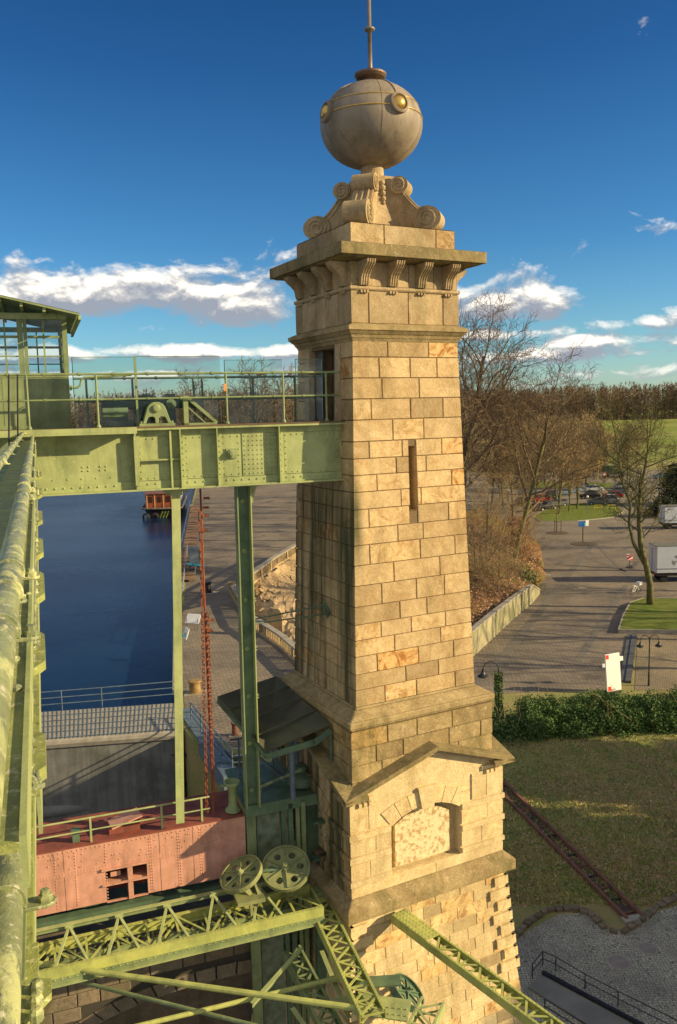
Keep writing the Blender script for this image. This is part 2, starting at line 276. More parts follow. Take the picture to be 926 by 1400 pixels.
# ---------------- mesh builder ----------------
OFF={}
class MB:
    def __init__(s): s.v=[];s.f=[];s.c=[]
    def add(s,vs,fs,c=.5):
        n=len(s.v); s.v+= [tuple(x) for x in vs]; s.f+=[tuple(n+i for i in q) for q in fs]; s.c+=[c]*len(fs); return s
    def quad(s,a,b,c,d,col=.5): return s.add((a,b,c,d),((0,1,2,3),),col)
    def box(s,x0,x1,y0,y1,z0,z1,c=.5):
        v=[(x,y,z) for z in (z0,z1) for y in (y0,y1) for x in (x0,x1)]
        return s.add(v,((0,2,3,1),(4,5,7,6),(0,1,5,4),(2,6,7,3),(0,4,6,2),(1,3,7,5)),c)
    def bar(s,p,q,w,h,up=(0,0,1),c=.5):
        p=Vector(p);q=Vector(q);d=(q-p).normalized();u=Vector(up); sd_=d.cross(u)
        if sd_.length<1e-4: sd_=d.cross(Vector((0,1,0)))
        sd_.normalize(); u=sd_.cross(d)
        v=[a+sd_*(i*w/2)+u*(j*h/2) for a in (p,q) for j in (-1,1) for i in (-1,1)]
        return s.add(v,((0,2,3,1),(4,5,7,6),(0,1,5,4),(2,6,7,3),(0,4,6,2),(1,3,7,5)),c)
    def path(s,pts,r,n=8,cap=True,c=.5):
        pts=[Vector(p) for p in pts]; rs=r if isinstance(r,(list,tuple)) else [r]*len(pts)
        up=None; rings=[]
        for i,p in enumerate(pts):
            a=pts[max(0,i-1)]; b=pts[min(len(pts)-1,i+1)]; d=(b-a).normalized()
            if up is None: up=d.orthogonal().normalized()
            up=(up-d*up.dot(d))
            up=up.normalized() if up.length>1e-5 else d.orthogonal().normalized()
            sd_=d.cross(up); rings.append([p+(up*math.cos(t)+sd_*math.sin(t))*rs[i] for t in [2*math.pi*k/n for k in range(n)]])
        v=[x for rg in rings for x in rg]; f=[]
        for i in range(len(pts)-1):
            for k in range(n): f.append((i*n+k,i*n+(k+1)%n,(i+1)*n+(k+1)%n,(i+1)*n+k))
        if cap: f.append(tuple(range(n-1,-1,-1))); f.append(tuple((len(pts)-1)*n+k for k in range(n)))
        return s.add(v,f,c)
    def tube(s,p,q,r,n=8,r2=None,c=.5): return s.path([p,q],[r,r if r2 is None else r2],n,True,c)
    def lathe(s,prof,n=24,cen=(0,0,0),ax=None,c=.5):
        cen=Vector(cen)
        if ax is None: a,u,v_=Vector((0,0,1)),Vector((1,0,0)),Vector((0,1,0))
        else: a=Vector(ax).normalized(); u=a.orthogonal().normalized(); v_=a.cross(u)
        vs=[cen+a*z+(u*math.cos(t)+v_*math.sin(t))*r for r,z in prof for t in [2*math.pi*k/n for k in range(n)]]
        f=[]
        for i in range(len(prof)-1):
            for k in range(n): f.append((i*n+k,i*n+(k+1)%n,(i+1)*n+(k+1)%n,(i+1)*n+k))
        return s.add(vs,f,c)
    def prism(s,poly,fn,d0,d1,c=.5):
        n=len(poly); v=[fn(a,b,d0) for a,b in poly]+[fn(a,b,d1) for a,b in poly]
        f=[tuple(range(n-1,-1,-1)),tuple(range(n,2*n))]+[(i,(i+1)%n,n+(i+1)%n,n+i) for i in range(n)]
        return s.add(v,f,c)
    def frus(s,h0,z0,h1,z1,c=.5):   # square frustum about axis
        v=[(x*h,y*h,z) for h,z in ((h0,z0),(h1,z1)) for y in (-1,1) for x in (-1,1)]
        return s.add(v,((0,2,3,1),(4,5,7,6),(0,1,5,4),(2,6,7,3),(0,4,6,2),(1,3,7,5)),c)
    def rivet(s,p,n,r=.016,h=None,k=6):
        r*=1.3
        p=Vector(p);n=Vector(n).normalized();u=n.orthogonal().normalized();v_=n.cross(u);h=h or r*.8
        vs=[p+(u*math.cos(t)+v_*math.sin(t))*r for t in [2*math.pi*i/k for i in range(k)]]
        vs+=[p+n*h+(u*math.cos(t)+v_*math.sin(t))*r*.5 for t in [2*math.pi*i/k for i in range(k)]]
        return s.add(vs,[(i,(i+1)%k,k+(i+1)%k,k+i) for i in range(k)]+[tuple(range(k,2*k))])
    def build(s,name,m,parent=None,smooth=False,bevel=0.,fix=True):
        off=OFF.get(parent.name,Vector((0,0,0))) if parent else OFF.get('_top',Vector((0,0,0)))
        me=bpy.data.meshes.new(name); me.from_pydata([tuple(Vector(v)-off) for v in s.v],[],s.f)
        if fix and len(s.f)<60000:
            bm=bmesh.new(); bm.from_mesh(me); bmesh.ops.recalc_face_normals(bm,faces=bm.faces); bm.to_mesh(me); bm.free()
        if any(c!=.5 for c in s.c):
            at=me.attributes.new('rnd','FLOAT','FACE'); at.data.foreach_set('value',s.c)
        else:
            at=me.attributes.new('rnd','FLOAT','FACE'); at.data.foreach_set('value',[.5]*len(s.f))
        if smooth: me.polygons.foreach_set('use_smooth',[True]*len(me.polygons))
        me.materials.append(MATS[m] if isinstance(m,str) else m); me.update()
        o=bpy.data.objects.new(name,me); scene.collection.objects.link(o)
        if parent: o.parent=parent; OFF[o.name]=off
        if bevel:
            b=o.modifiers.new('bevel','BEVEL'); b.width=bevel; b.segments=2; b.limit_method='ANGLE'
        return o
def thing(name,label,cat,loc=(0,0,0),rz=0.,group=None,off=None):
    o=bpy.data.objects.new(name,None); scene.collection.objects.link(o); o.location=loc; o.rotation_euler=(0,0,rz); o.empty_display_size=.2
    o['label']=label;o['category']=cat
    if group: o['group']=group
    OFF[o.name]=Vector(off) if off is not None else Vector(loc) if rz==0. else Vector((0,0,0))
    return o
def sthing(name,label,cat,org,group=None):      # thing in the steelwork frame (s along girder, o away, z)
    org=Vector(org); return thing(name,label,cat,P0+E1*org.x+E2*org.y+Vector((0,0,org.z)),SA,group,org)
def tag(o,label,cat,group=None,kind=None):
    if label:o['label']=label
    if cat:o['category']=cat
    if group:o['group']=group
    if kind:o['kind']=kind
    return o
def struct(o): o['kind']='structure'; return o
def rebase(o):          # put the origin of a single mesh thing at its base
    me=o.data; n=len(me.vertices); co=np.empty(n*3); me.vertices.foreach_get('co',co); co=co.reshape(-1,3)
    c=(co.min(0)+co.max(0))/2; c[2]=co[:,2].min(); co-=c; me.vertices.foreach_set('co',co.ravel()); me.update()
    o.location=Vector(o.location)+Vector(c); return o
def copy_tree(o,parent=None):
    c=o.copy(); scene.collection.objects.link(c)
    if parent: c.parent=parent
    for ch in list(o.children): copy_tree(ch,c)
    return c

# ================= SETTING =================
def sheet(name,pts,z,m,depth=0.):
    mb=MB()
    if depth: mb.prism([(p[0],p[1]) for p in pts],lambda a,b,d:(a,b,d),z-depth,z)
    else: mb.add([(p[0],p[1],z) for p in pts],[tuple(range(len(pts)))])
    o=mb.build(name,m); struct(o); return o
def Gs(*l): return [G(*q)[:2] for q in l]
QW=[(-10.9,53.5),(-12.0,58.5),(-15.6,77),(-18.6,97),(-32.5,185),(-66,420)]
sheet('ground',[(-1.2,-40),(-1.2,22.5),(-5.2,46.6),(-9.6,50.2)]+QW+[(-66,430),(-400,430),(-400,2600),(2600,2600),(2600,-40)],0,'grass',6)
sheet('water',[(-2600,-40),(-2600,2600),(-30,2600),(-9.5,420),(-9.5,51),(-40,56),(-40,-40)],-1.5,'water')
sheet('pit_floor',[(-60,-40),(3,-40),(3,60),(-60,60)],-5.5,CONCD)
def field():
    mb=MB(); ys=[285,300,340,400,460,520,600,800,2500]; zs=[.03,.05,.2,1.2,3.2,5.5,8,9,9]
    for i in range(len(ys)-1):
        mb.quad((-900,ys[i],zs[i]),(1500,ys[i],zs[i]),(1500,ys[i+1],zs[i+1]),(-900,ys[i+1],zs[i+1]))
    struct(mb.build('field','field_grass'))
field()
sheet('quay_pavement',[(-5.2,47.6),(-9.3,50.9)]+[(q[0]+.5,q[1]) for q in QW]+[(-30,420),(12,300),(7,150),(2,100),(2,75),(-1,60),(-2,48)],.012,'quay_paving')
sheet('road',Gs((600,952),(845,942),(858,872),(1100,868),(1200,700),(1150,642),(560,642))+[(3,118),(10,95),(9,70)],.012,'brick_paving')
sheet('car_park',Gs((660,716),(1000,716),(1150,645),(600,645)),.024,'asphalt')
sheet('side_yard_pavement',Gs((868,944),(872,868),(1150,868),(1150,944)),.020,'yard_paving')
sheet('cobbled_yard',Gs((698,1290),(730,1268),(765,1250),(800,1248),(838,1272),(862,1272),(890,1250),(1000,1215))+[(30,34),(30,5),(2.5,5),(2.5,25)],.010,'cobbles')
# gutter strips and sett lines in the road
gm=MB()
for a,b,wd in (((676,915),(812,742),.8),((790,905),(856,800),.6),((812,742),(862,790),.5),((800,762),(858,782),.4)):
    p=G(*a);q=G(*b); gm.bar((p.x,p.y,.019),(q.x,q.y,.019),wd,.012)
struct(gm.build('road_gutter',simple('dark_setts',(.12,.105,.085),(.17,.15,.12),6,.85)))
# grass island with kerbs
def island(name,pts,m='island_grass',h=.13):
    pts=[G(*q) for q in pts]; mb=MB(); mb.prism([(p.x,p.y) for p in pts],lambda a,b,d:(a,b,d),0,h); o=mb.build(name,m); struct(o)
    k=MB()
    for i in range(len(pts)): a=pts[i];b=pts[(i+1)%len(pts)]; k.bar((a.x,a.y,h/2+.01),(b.x,b.y,h/2+.01),.14,h+.03)
    struct(k.build('kerb',COPE))
island('grass_island',[(846,866),(852,846),(862,828),(880,822),(1010,824),(1010,868)],h=.35)
island('grass_verge',[(728,706),(742,700),(770,690),(815,688),(846,694),(852,700),(838,708),(790,713),(740,714)])
island('grass_verge',[(680,664),(740,658),(860,662),(870,667),(760,668),(690,670)])
def disc(name,px,py,r,m,h=.05,n=20):
    c=G(px,py); mb=MB(); mb.lathe([(r,0),(r,h),(.01,h+.001)],n,(c.x,c.y,0)); return struct(mb.build(name,m))
disc('planting_soil',799,744,1.9,simple('soil',(.07,.05,.03),(.10,.07,.04),3,.95)); disc('planting_soil',762,729,1.7,'soil')
# leafy embankment behind the tower
def inside(x,y,P):
    r=False;n=len(P);d=1e9
    for i in range(n):
        x1,y1=P[i];x2,y2=P[(i+1)%n]
        if (y1>y)!=(y2>y) and x<(x2-x1)*(y-y1)/(y2-y1)+x1: r=not r
        t=max(0,min(1,((x-x1)*(x2-x1)+(y-y1)*(y2-y1))/((x2-x1)**2+(y2-y1)**2))); d=min(d,math.hypot(x-x1-t*(x2-x1),y-y1-t*(y2-y1)))
    return r,d
RW=[G(642,900),G(672,872),G(700,846),G(726,824),G(736,812)]
MP=[(RW[0].x-.3,RW[0].y),(RW[1].x-.3,RW[1].y+.2),(RW[3].x-.3,RW[3].y+.3),G(746,790)[:2],G(738,745)[:2],G(700,722)[:2],(8,128),(2.5,112),(-1.5,92),(1.,78),(3,66)]
def mound():
    mb=MB(); nx,ny=90,120; x0,x1,y0,y1=-3,34,60,132; vs=[]
    for j in range(ny):
        for i in range(nx):
            x=x0+(x1-x0)*i/(nx-1);y=y0+(y1-y0)*j/(ny-1); r,d=inside(x,y,MP)
            h=-.3 if not r else min(.25+d*.62 if y>84 else 1.3+d*.34,4.6)+mnoise.noise(Vector((x*.5,y*.5,0)))*.25
            vs.append((x,y,h))
    fs=[(j*nx+i,j*nx+i+1,(j+1)*nx+i+1,(j+1)*nx+i) for j in range(ny-1) for i in range(nx-1) if max(vs[j*nx+i][2],vs[j*nx+i+1][2],vs[(j+1)*nx+i][2],vs[(j+1)*nx+i+1][2])>0]
    mb.add(vs,fs); struct(mb.build('embankment','leafy_bank',smooth=True))
mound()

# ================= THE STONE TOWER =================
random.seed(4)
tower=thing('stone_tower','tall tapering sandstone tower with bracketed cornice and a bronze ball on top','tower',TC,TH)
def rot4(k,x,y): 
    for _ in range(k%4): x,y=-y,x
    return x,y
def facept(k,hfn,t,z,d=0.):    # t in metres along the face, d outward
    h=hfn(z)+d; x,y=rot4(k,t,-h); return Vector((x,y,z))
def ashlar(mb,k,hfn,rows,blen=1.,gap=.012,proud=.022,holes=(),skew=0,seed=0,edge=True,rr=(.25,.75)):
    rng=random.Random(seed+k*7)
    for j in range(len(rows)-1):
        z0,z1=rows[j],rows[j+1]; h0,h1=hfn(z0),hfn(z1); n=max(2,round(2*min(h0,h1)/blen))
        cuts=[-1.]+[(-1+2*(i+(.0 if j%2 else .5)*(1 if 0<i else 0)+rng.uniform(-.24,.24))/ (n if j%2 else n)) for i in range(1,n)]
        if j%2==0: cuts=[-1.]+[-1+2*(i+.5+rng.uniform(-.22,.22))/n for i in range(n)]
        cuts=sorted(cuts)+[1.]
        segs=[(a,b) for a,b in zip(cuts[:-1],cuts[1:]) if b-a>.08]
        for (a,b) in segs:
            hm=(h0+h1)/2; parts=[(a*hm,b*hm)]
            for (u0,u1,w0,w1) in holes:
                if z1>w0+.01 and z0<w1-.01:
                    np_=[]
                    for (p,q) in parts:
                        if q<=u0 or p>=u1: np_.append((p,q))
                        else:
                            if p<u0-.03: np_.append((p,u0))
                            if q>u1+.03: np_.append((u1,q))
                    parts=np_
            for (p,q) in parts:
                c=rng.uniform(*rr) if rng.random()<.5 else rng.uniform(.0,1.)
                g=gap/2; f0=h0/hm;f1=h1/hm
                le=0 if abs(p+hm)<1e-6 else g; re=0 if abs(q-hm)<1e-6 else g
                if le==0: p0,p1=p*f0,p*f1
                else: p0=p1=p
                if re==0: q0,q1=q*f0,q*f1
                else: q0=q1=q
                o=[(p0+le,z0+g),(q0-re,z0+g),(q1-re,z1-g),(p1+le,z1-g)]; bv=.010
                ex=[(-proud if le==0 else bv),(proud if re==0 else -bv)]
                i_=[(p0+le+ex[0],z0+g+bv),(q0-re+ex[1],z0+g+bv),(q1-re+ex[1],z1-g-bv),(p1+le+ex[0],z1-g-bv)]
                pd=proud+rng.uniform(-.004,.004)
                vs=[facept(k,hfn,t,z,0) for t,z in o]+[facept(k,hfn,t,z,pd) for t,z in i_]
                mb.add(vs,((4,5,6,7),(0,1,5,4),(1,2,6,5),(2,3,7,6),(3,0,4,7)),c)
def core(mb,k,hfn,z0,z1,holes=(),depth=.4,inner=-1.,nz=4):
    zs=sorted(set([z0,z1]+[v for h in holes for v in h[2:4]]+[z0+(z1-z0)*i/nz for i in range(1,nz)]))
    for a,b in zip(zs[:-1],zs[1:]):
        ts=[]; hs=[h for h in holes if h[2]<=a+1e-6 and h[3]>=b-1e-6]
        cut=[None]+[v for h in hs for v in h[:2]]+[None]
        for i in range(0,len(cut),2):
            l0=-hfn(a) if cut[i] is None else cut[i]; l1=-hfn(b) if cut[i] is None else cut[i]
            r0=hfn(a) if cut[i+1] is None else cut[i+1]; r1=hfn(b) if cut[i+1] is None else cut[i+1]
            mb.quad(facept(k,hfn,l0,a),facept(k,hfn,r0,a),facept(k,hfn,r1,b),facept(k,hfn,l1,b),inner)
    for (u0,u1,w0,w1) in holes:
        P=lambda t,z,d:facept(k,hfn,t,z,d)
        for (A,B) in (((u0,w0),(u0,w1)),((u1,w1),(u1,w0)),((u0,w1),(u1,w1)),((u1,w0),(u0,w0))):
            mb.quad(P(*A,.02),P(*B,.02),P(*B,-depth),P(*A,-depth),.4)
        mb.quad(P(u0,w0,-depth),P(u1,w0,-depth),P(u1,w1,-depth),P(u0,w1,-depth),.1)
lin=lambda za,ha,zb,hb:(lambda z:ha+(hb-ha)*(z-za)/(zb-za))
# shaft
hs=lin(21.40,1.262,13.85,1.495)
rows=[13.85]; 
while rows[-1]<21.1: rows.append(rows[-1]+.372*(1+random.uniform(-.16,.16)))
rows=[13.85+(r-13.85)*(21.40-13.85)/(rows[-1]-13.85) for r in rows]
slit=[(-.03,.15,17.86,19.22)]; door=[(-.62,.55,19.78,21.30)]
mb=MB()
for k in range(4):
    hl=slit if k==0 else door if k==3 else ()
    core(mb,k,hs,13.85,21.40,hl,.45 if k==0 else .5); ashlar(mb,k,hs,rows,.98,holes=hl,seed=11)
shaft=mb.build('shaft',STONE,tower)
d=MB()
for t0,t1 in ((-.60,-.24),(.28,.53)): d.add([facept(3,hs,t,z,dd) for dd in (-.12,-.08) for t,z in ((t0,19.8),(t1,19.8),(t1,21.28),(t0,21.28))],((0,1,2,3),(4,5,6,7),(0,1,5,4),(1,2,6,5),(2,3,7,6),(3,0,4,7)))
d.build('door',simple('dark_door',(.05,.05,.045),(.08,.08,.07),4,.6),shaft)
# doorway surround, plain pilaster strips
for t0,t1 in ((-.86,-.64),(.57,.80)): d=MB(); d.add([facept(3,hs,t,z,dd) for dd in (-.02,.055) for t,z in ((t0,19.76),(t1,19.76),(t1,21.36),(t0,21.36))],((0,1,2,3),(4,5,6,7),(0,1,5,4),(1,2,6,5),(2,3,7,6),(3,0,4,7)),.5); d.build('door_surround',STONEC,tower,bevel=.008)
# moulded cornice under the frieze
mb=MB()
for h0,z0,h1,z1 in ((1.285,21.36,1.32,21.43),(1.33,21.432,1.36,21.50),(1.37,21.502,1.44,21.58),(1.455,21.582,1.455,21.66),(1.44,21.662,1.29,21.73)): mb.frus(h0,z0,h1,z1)
mb.build('lower_cornice',STONEM,tower,bevel=.008)
# vertical joints of the cornice as dark slots
mb=MB(); hf=lambda z:1.285
for k in range(4): core(mb,k,hf,21.70,22.38); ashlar(mb,k,hf,[21.72,22.375],.82,seed=3)
mb.build('frieze',STONEC,tower)
mb=MB(); mb.frus(1.315,22.375,1.335,22.40); mb.frus(1.335,22.402,1.335,22.455); mb.build('string_course',STONEC,tower,bevel=.006)
mb=MB()
for k in range(4): core(mb,k,lambda z:1.27,22.455,22.955); ashlar(mb,k,lambda z:1.27,[22.46,22.95],.9,seed=8,proud=.012)
mb.build('bracket_wall',STONEC,tower)
# S shaped brackets, four to a side
prof=[(0,0),(.07,0),(.09,.06),(.10,.14),(.13,.21),(.20,.28),(.28,.34),(.34,.40),(.36,.47),(0,.47)]
for k in range(4):
    for bx in (-1.02,-.34,.34,1.02):
        mb=MB(); wd=.105
        def pf(a,b,dd,k=k,bx=bx): x,y=rot4(k,bx+dd,-(1.285+a)); return Vector((x,y,22.475+b))
        mb.prism(prof,pf,-wd,wd)
        for off in (-.082,-.0275,.0275,.082):   # raised ribs on the curved face
            P=[pf(a+.008,b,off) for a,b in prof[1:9]]
            for i in range(len(P)-1): mb.bar(P[i],P[i+1],.026,.03,up=pf(1,0,0)-pf(0,0,0))
        for off in (-.07,0,.07): # guttae
            x,y=rot4(k,bx+off,-1.345); mb.box(x-.019,x+.019,y-.019,y+.019,22.325,22.374)
        mb.build('bracket',STONEC,tower)
mb=MB(); mb.frus(1.63,22.957,1.68,22.985); mb.frus(1.735,22.987,1.735,23.215); mb.frus(1.735,23.217,1.30,23.30); mb.build('cap_slab',STONECAP,tower,bevel=.012)
mb=MB(); hf=lambda z:1.235
for k in range(4): core(mb,k,hf,23.25,23.70); ashlar(mb,k,hf,[23.27,23.70],1.15,seed=5)
mb.add([(-1.25,-1.25,23.705),(1.25,-1.25,23.705),(1.25,1.25,23.705),(-1.25,1.25,23.705)],[(0,1,2,3)]); mb.build('blocking_course',STONEC,tower)
# scrolled pedestal
mb=MB(); mb.frus(.78,23.706,.62,23.80); mb.frus(.60,23.80,.44,24.35); mb.frus(.44,24.35,.38,24.85); mb.frus(.37,24.85,.37,24.93); mb.lathe([(.27,24.93),(.25,25.02),(.24,25.25),(.30,25.28)],24)
mb.build('pedestal',STONEC,tower,bevel=.01)
def spiral(mb,fn,c,r0,turns,side,sgn=1,a0=0.,wr=.022):
    pts=[]
    for i in range(int(turns*14)+1):
        t=i/14*2*math.pi; r=r0*(1-i/(turns*14)*.82); pts.append(fn(c[0]+r*math.cos(a0+sgn*t),c[1]+r*math.sin(a0+sgn*t),side))
    mb.path(pts,[wr]*len(pts),6)
for k in range(4):
    an=R(45+90*k); er=Vector((math.cos(an),math.sin(an),0)); et=Vector((-er.y,er.x,0))
    fn=lambda r,z,t,er=er,et=et: er*r+et*t+Vector((0,0,z))
    c1=(1.22,23.97);c2=(.63,24.70); T=.20
    top=[]  # concave back from upper scroll to lower scroll
    for i in range(13):
        s_=i/12; r=.66+.60*s_; z=24.66-.56*(1-(1-s_)**1.6); top.append((r,z))
    poly=[(.2,23.706),(1.3,23.706)]+[(1.28,23.95)]+top[::-1]+[(.45,24.86),(.2,24.86)]
    mb=MB(); mb.prism(poly,fn,-T,T)
    mb.prism([(c1[0]+.31*math.cos(a),c1[1]+.255*math.sin(a)) for a in [2*math.pi*i/28 for i in range(28)]],fn,-T-.05,T+.05)
    mb.prism([(c2[0]+.20*math.cos(a),c2[1]+.185*math.sin(a)) for a in [2*math.pi*i/24 for i in range(24)]],fn,-T-.04,T+.04)
    for sd_ in (-1,1):
        spiral(mb,fn,c1,.245,2.4,sd_*(T+.055),1,R(100)); spiral(mb,fn,c2,.17,2.0,sd_*(T+.045),-1,R(-80))
        for o_ in (.03,.11): mb.path([fn(r-o_*.55,z-o_*.9,sd_*(T+.005)) for r,z in top],.02,6)
    for o_ in (-.12,0,.12): mb.path([fn(r+.005,z+.01,o_) for r,z in top],.022,6)
    mb.build('scroll_console',STONEC,tower)
# leaf drop on each face of the pedestal
for k in range(4):
    mb=MB()
    for z,wd in ((24.76,.10),(24.65,.12),(24.54,.10),(24.43,.09),(24.34,.06)):
        x,y=rot4(k,0,-.40-(24.8-z)*.14); mb.lathe([(0,-wd*.7),(wd*.6,-wd*.3),(wd*.6,wd*.3),(0,wd*.7)],8,(x,y,z))
    mb.build('carved_drop',STONEC,tower,smooth=True)
# ball
BC=Vector((0,0,26.02)); RX,RZ=1.095,.875
mb=MB(); mb.lathe([(RX*math.cos(a),RZ*math.sin(a)) for a in [R(-90+180*i/32) for i in range(33)]],64,BC); ball=mb.build('ball',BALLM,tower,smooth=True)
mb=MB()
tilt=Matrix.Rotation(0,3,'X')
for dz,rr_ in ((.10,.014),(.34,.012)):
    rad=RX*math.sqrt(1-(dz/RZ)**2)+.004; pts=[BC+Vector((rad*math.cos(a),rad*math.sin(a),dz)) for a in [2*math.pi*i/64 for i in range(65)]]
    mb.path(pts,rr_,6,False)
mb.build('gilt_band',GOLD,ball,smooth=True)
mb=MB()
for kk in range(6):
    a_=R(60*kk+12); mb.path([BC+Vector((math.cos(a_)*(RX+.001)*math.cos(e),math.sin(a_)*(RX+.001)*math.cos(e),(RZ+.001)*math.sin(e))) for e in [R(-78+5*i) for i in range(31)]],.0045,4,False)
mb.build('plate_seam',BALLM,ball)
wa=R(-27.67)
for k in range(4):
    az=wa+R(-61+90*k)     # boss directions about the ball
    mb=MB(); nrm=Vector((math.cos(az),math.sin(az),.17)).normalized()
    p=BC+Vector((nrm.x*RX,nrm.y*RX,nrm.z*RZ))
    mb.lathe([(.215,-.03),(.215,.05),(.165,.075),(.15,.03),(.15,0)],28,p,nrm); bo=mb.build('boss',BALLM,ball,smooth=False,bevel=.006)
    mb=MB(); mb.lathe([(.145,.0),(.14,.04),(.11,.08),(.05,.11),(.002,.12)],24,p,nrm); mb.build('boss_dome',GOLD,bo,smooth=True)
    mb=MB(); mer=[]
    for i in range(15):
        e=R(18+i*4.6); mer.append(BC+Vector((math.cos(az)*RX*math.cos(e),math.sin(az)*RX*math.cos(e),RZ*math.sin(e)))*1.0)
    mb.path([m_+ (m_-BC)*.004 for m_ in mer],.02,6); mb.build('meridian_strap',BALLM,ball,smooth=True)
mb=MB(); mb.lathe([(.16,26.78),(.16,26.96),(.30,26.99),(.34,27.04),(.345,27.08),(.16,27.11),(.07,27.13),(.055,27.2)],32); mb.build('collar',simple('dark_bronze',(.20,.12,.08),(.13,.085,.05),5,.5,.3),tower,smooth=False,bevel=.006)
mb=MB(); mb.lathe([(.048,27.12),(.042,27.95),(.10,27.955),(.12,27.985),(.10,28.01),(.04,28.015),(.038,29.7),(.02,31.5)],14); mb.build('mast',simple('mast_metal',(.25,.21,.17),(.18,.15,.12),5,.5,.3),tower,smooth=True)
# plinth of the shaft
mb=MB(); mb.frus(1.515,13.849,1.54,13.80); mb.frus(1.56,13.80,1.80,13.66); mb.frus(1.84,13.66,1.84,13.52); mb.frus(1.84,13.518,1.76,13.44)
mb.build('plinth',STONEM,tower,bevel=.03)
hb=lambda z:1.765
mb=MB()
for k in range(4): core(mb,k,hb,11.9,13.46); ashlar(mb,k,hb,[12.0,12.36,12.72,13.08,13.45],.95,seed=21,proud=.03)
mb.build('base_block',STONEM,tower)
# storey with the blind arched windows and gables
HP=1.93; hp=lambda z:HP
def gable(k):
    mb=MB(); P=lambda t,z,d:facept(k,hp,t,z,d)
    # rusticated wall with an arched recess on faces
    U0,U1,Z0,ZS,ZA=-.97,.80,10.20,11.30,11.58; um=(U0+U1)/2; NA=16
    arch=[(U0+(U1-U0)*i/NA, ZS+(ZA-ZS)*math.sin(math.pi*i/NA)**.8) for i in range(NA+1)]
    zt=12.02
    mb.quad(P(-HP,9.94,0),P(U0,9.94,0),P(U0,zt,0),P(-HP,zt,0),.5); mb.quad(P(U1,9.94,0),P(HP,9.94,0),P(HP,zt,0),P(U1,zt,0),.5)
    mb.quad(P(U0,9.94,0),P(U1,9.94,0),P(U1,Z0,0),P(U0,Z0,0),.5)
    for i in range(NA):
        a,b=arch[i],arch[i+1]; mb.quad(P(a[0],a[1],0),P(b[0],b[1],0),P(b[0],zt,0),P(a[0],zt,0),.5); mb.quad(P(a[0],a[1],0),P(b[0],b[1],0),P(b[0],b[1],-.22),P(a[0],a[1],-.22),.4)
    mb.quad(P(U0,Z0,0),P(U0,ZS,0),P(U0,ZS,-.22),P(U0,Z0,-.22),.4); mb.quad(P(U1,Z0,0),P(U1,ZS,0),P(U1,ZS,-.22),P(U1,Z0,-.22),.4); mb.quad(P(U0,Z0,0),P(U1,Z0,0),P(U1,Z0,-.22),P(U0,Z0,-.22),.6)
    mb.quad(P(U0,Z0,-.22),P(U1,Z0,-.22),P(U1,ZA,-.22),P(U0,ZA,-.22),.2)
    # rustication bands and blocks
    rng=random.Random(k)
    for j,(z0,z1,pd) in enumerate(((9.97,10.20,.03),(10.22,10.34,.06),(10.36,10.70,.03),(10.72,10.86,.06),(10.88,11.20,.03),(11.22,11.36,.06),(11.38,11.98,.03))):
        for (a,b) in (((-HP,U0-.02)),((U1+.02,HP))) if z1>10.21 else (((-HP,HP)),):
            if z1>11.37:      # above spring: leave the arch stones free
                a,b=(-HP,U0-.32) if a<0 else (U1+.30,HP)
            cuts=[a,b] if pd>.05 or b-a<.6 else [a,(a+b)/2+rng.uniform(-.2,.2),b]
            for c0,c1 in zip(cuts[:-1],cuts[1:]):
                e0=-pd if c0==-HP else .008; e1=pd if c1==HP else -.008
                o=[(c0,z0),(c1,z0),(c1,z1),(c0,z1)]; i_=[(c0+e0,z0+.012),(c1+e1,z0+.012),(c1+e1,z1-.012),(c0+e0,z1-.012)]
                mb.add([P(t,z,.0) for t,z in o]+[P(t,z,pd) for t,z in i_],((4,5,6,7),(0,1,5,4),(1,2,6,5),(2,3,7,6),(3,0,4,7)),rng.uniform(.3,.7))
    # voussoirs
    VN=7
    for i in range(VN):
        t0=i/VN; t1=(i+1)/VN
        def ap(t,out): 
            u=U0+(U1-U0)*t; z=ZS+(ZA-ZS)*math.sin(math.pi*t)**.8; return (u+(t-.5)*out*1.5,min(z+out,11.97))
        o=[ap(t0+.004,0),ap(t1-.004,0),ap(t1-.004,.34),ap(t0+.004,.34)]
        pd=.085 if i==VN//2 else .022
        if i==VN//2: o=[(um-.15,ZA-.06),(um+.15,ZA-.06),(um+.24,12.0),(um-.24,12.0)]
        mb.add([P(t,z,0) for t,z in o]+[P(t,z,pd) for t,z in o],((4,5,6,7),(0,1,5,4),(1,2,6,5),(2,3,7,6),(3,0,4,7)),rng.uniform(.35,.7))
    # entablature, dentil groups, tympanum
    AX=.1; 
    for z0,z1,pd in ((12.02,12.10,.05),):
        for a,b in ((-HP,-HP+.55),(HP-.55,HP)): mb.add([P(t,z,dd) for dd in (0,pd) for t,z in ((a,z0),(b,z0),(b,z1),(a,z1))],((4,5,6,7),(0,1,5,4),(1,2,6,5),(2,3,7,6),(3,0,4,7)))
    for a in (-HP+.16,HP-.46):
        for i in range(3): u=a+i*.12; mb.add([P(t,z,dd) for dd in (0,.085) for t,z in ((u,11.93),(u+.07,11.93),(u+.07,12.0),(u,12.0))],((4,5,6,7),(0,1,5,4),(1,2,6,5),(2,3,7,6),(3,0,4,7)))
    zA=12.78
    mb.add([P(-HP,zt,0),P(HP,zt,0),P(HP,12.16,0),P(AX,zA,0),P(-HP,12.16,0)],[(0,1,2,3,4)])
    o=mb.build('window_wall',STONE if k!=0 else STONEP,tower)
    mb=MB(); 
    p=[(-.80,10.28),(.60,10.28),(.60,11.22)]+[(.60-1.40*i/12,11.22+.26*math.sin(math.pi*i/12)) for i in range(1,12)]+[(-.80,11.22)]
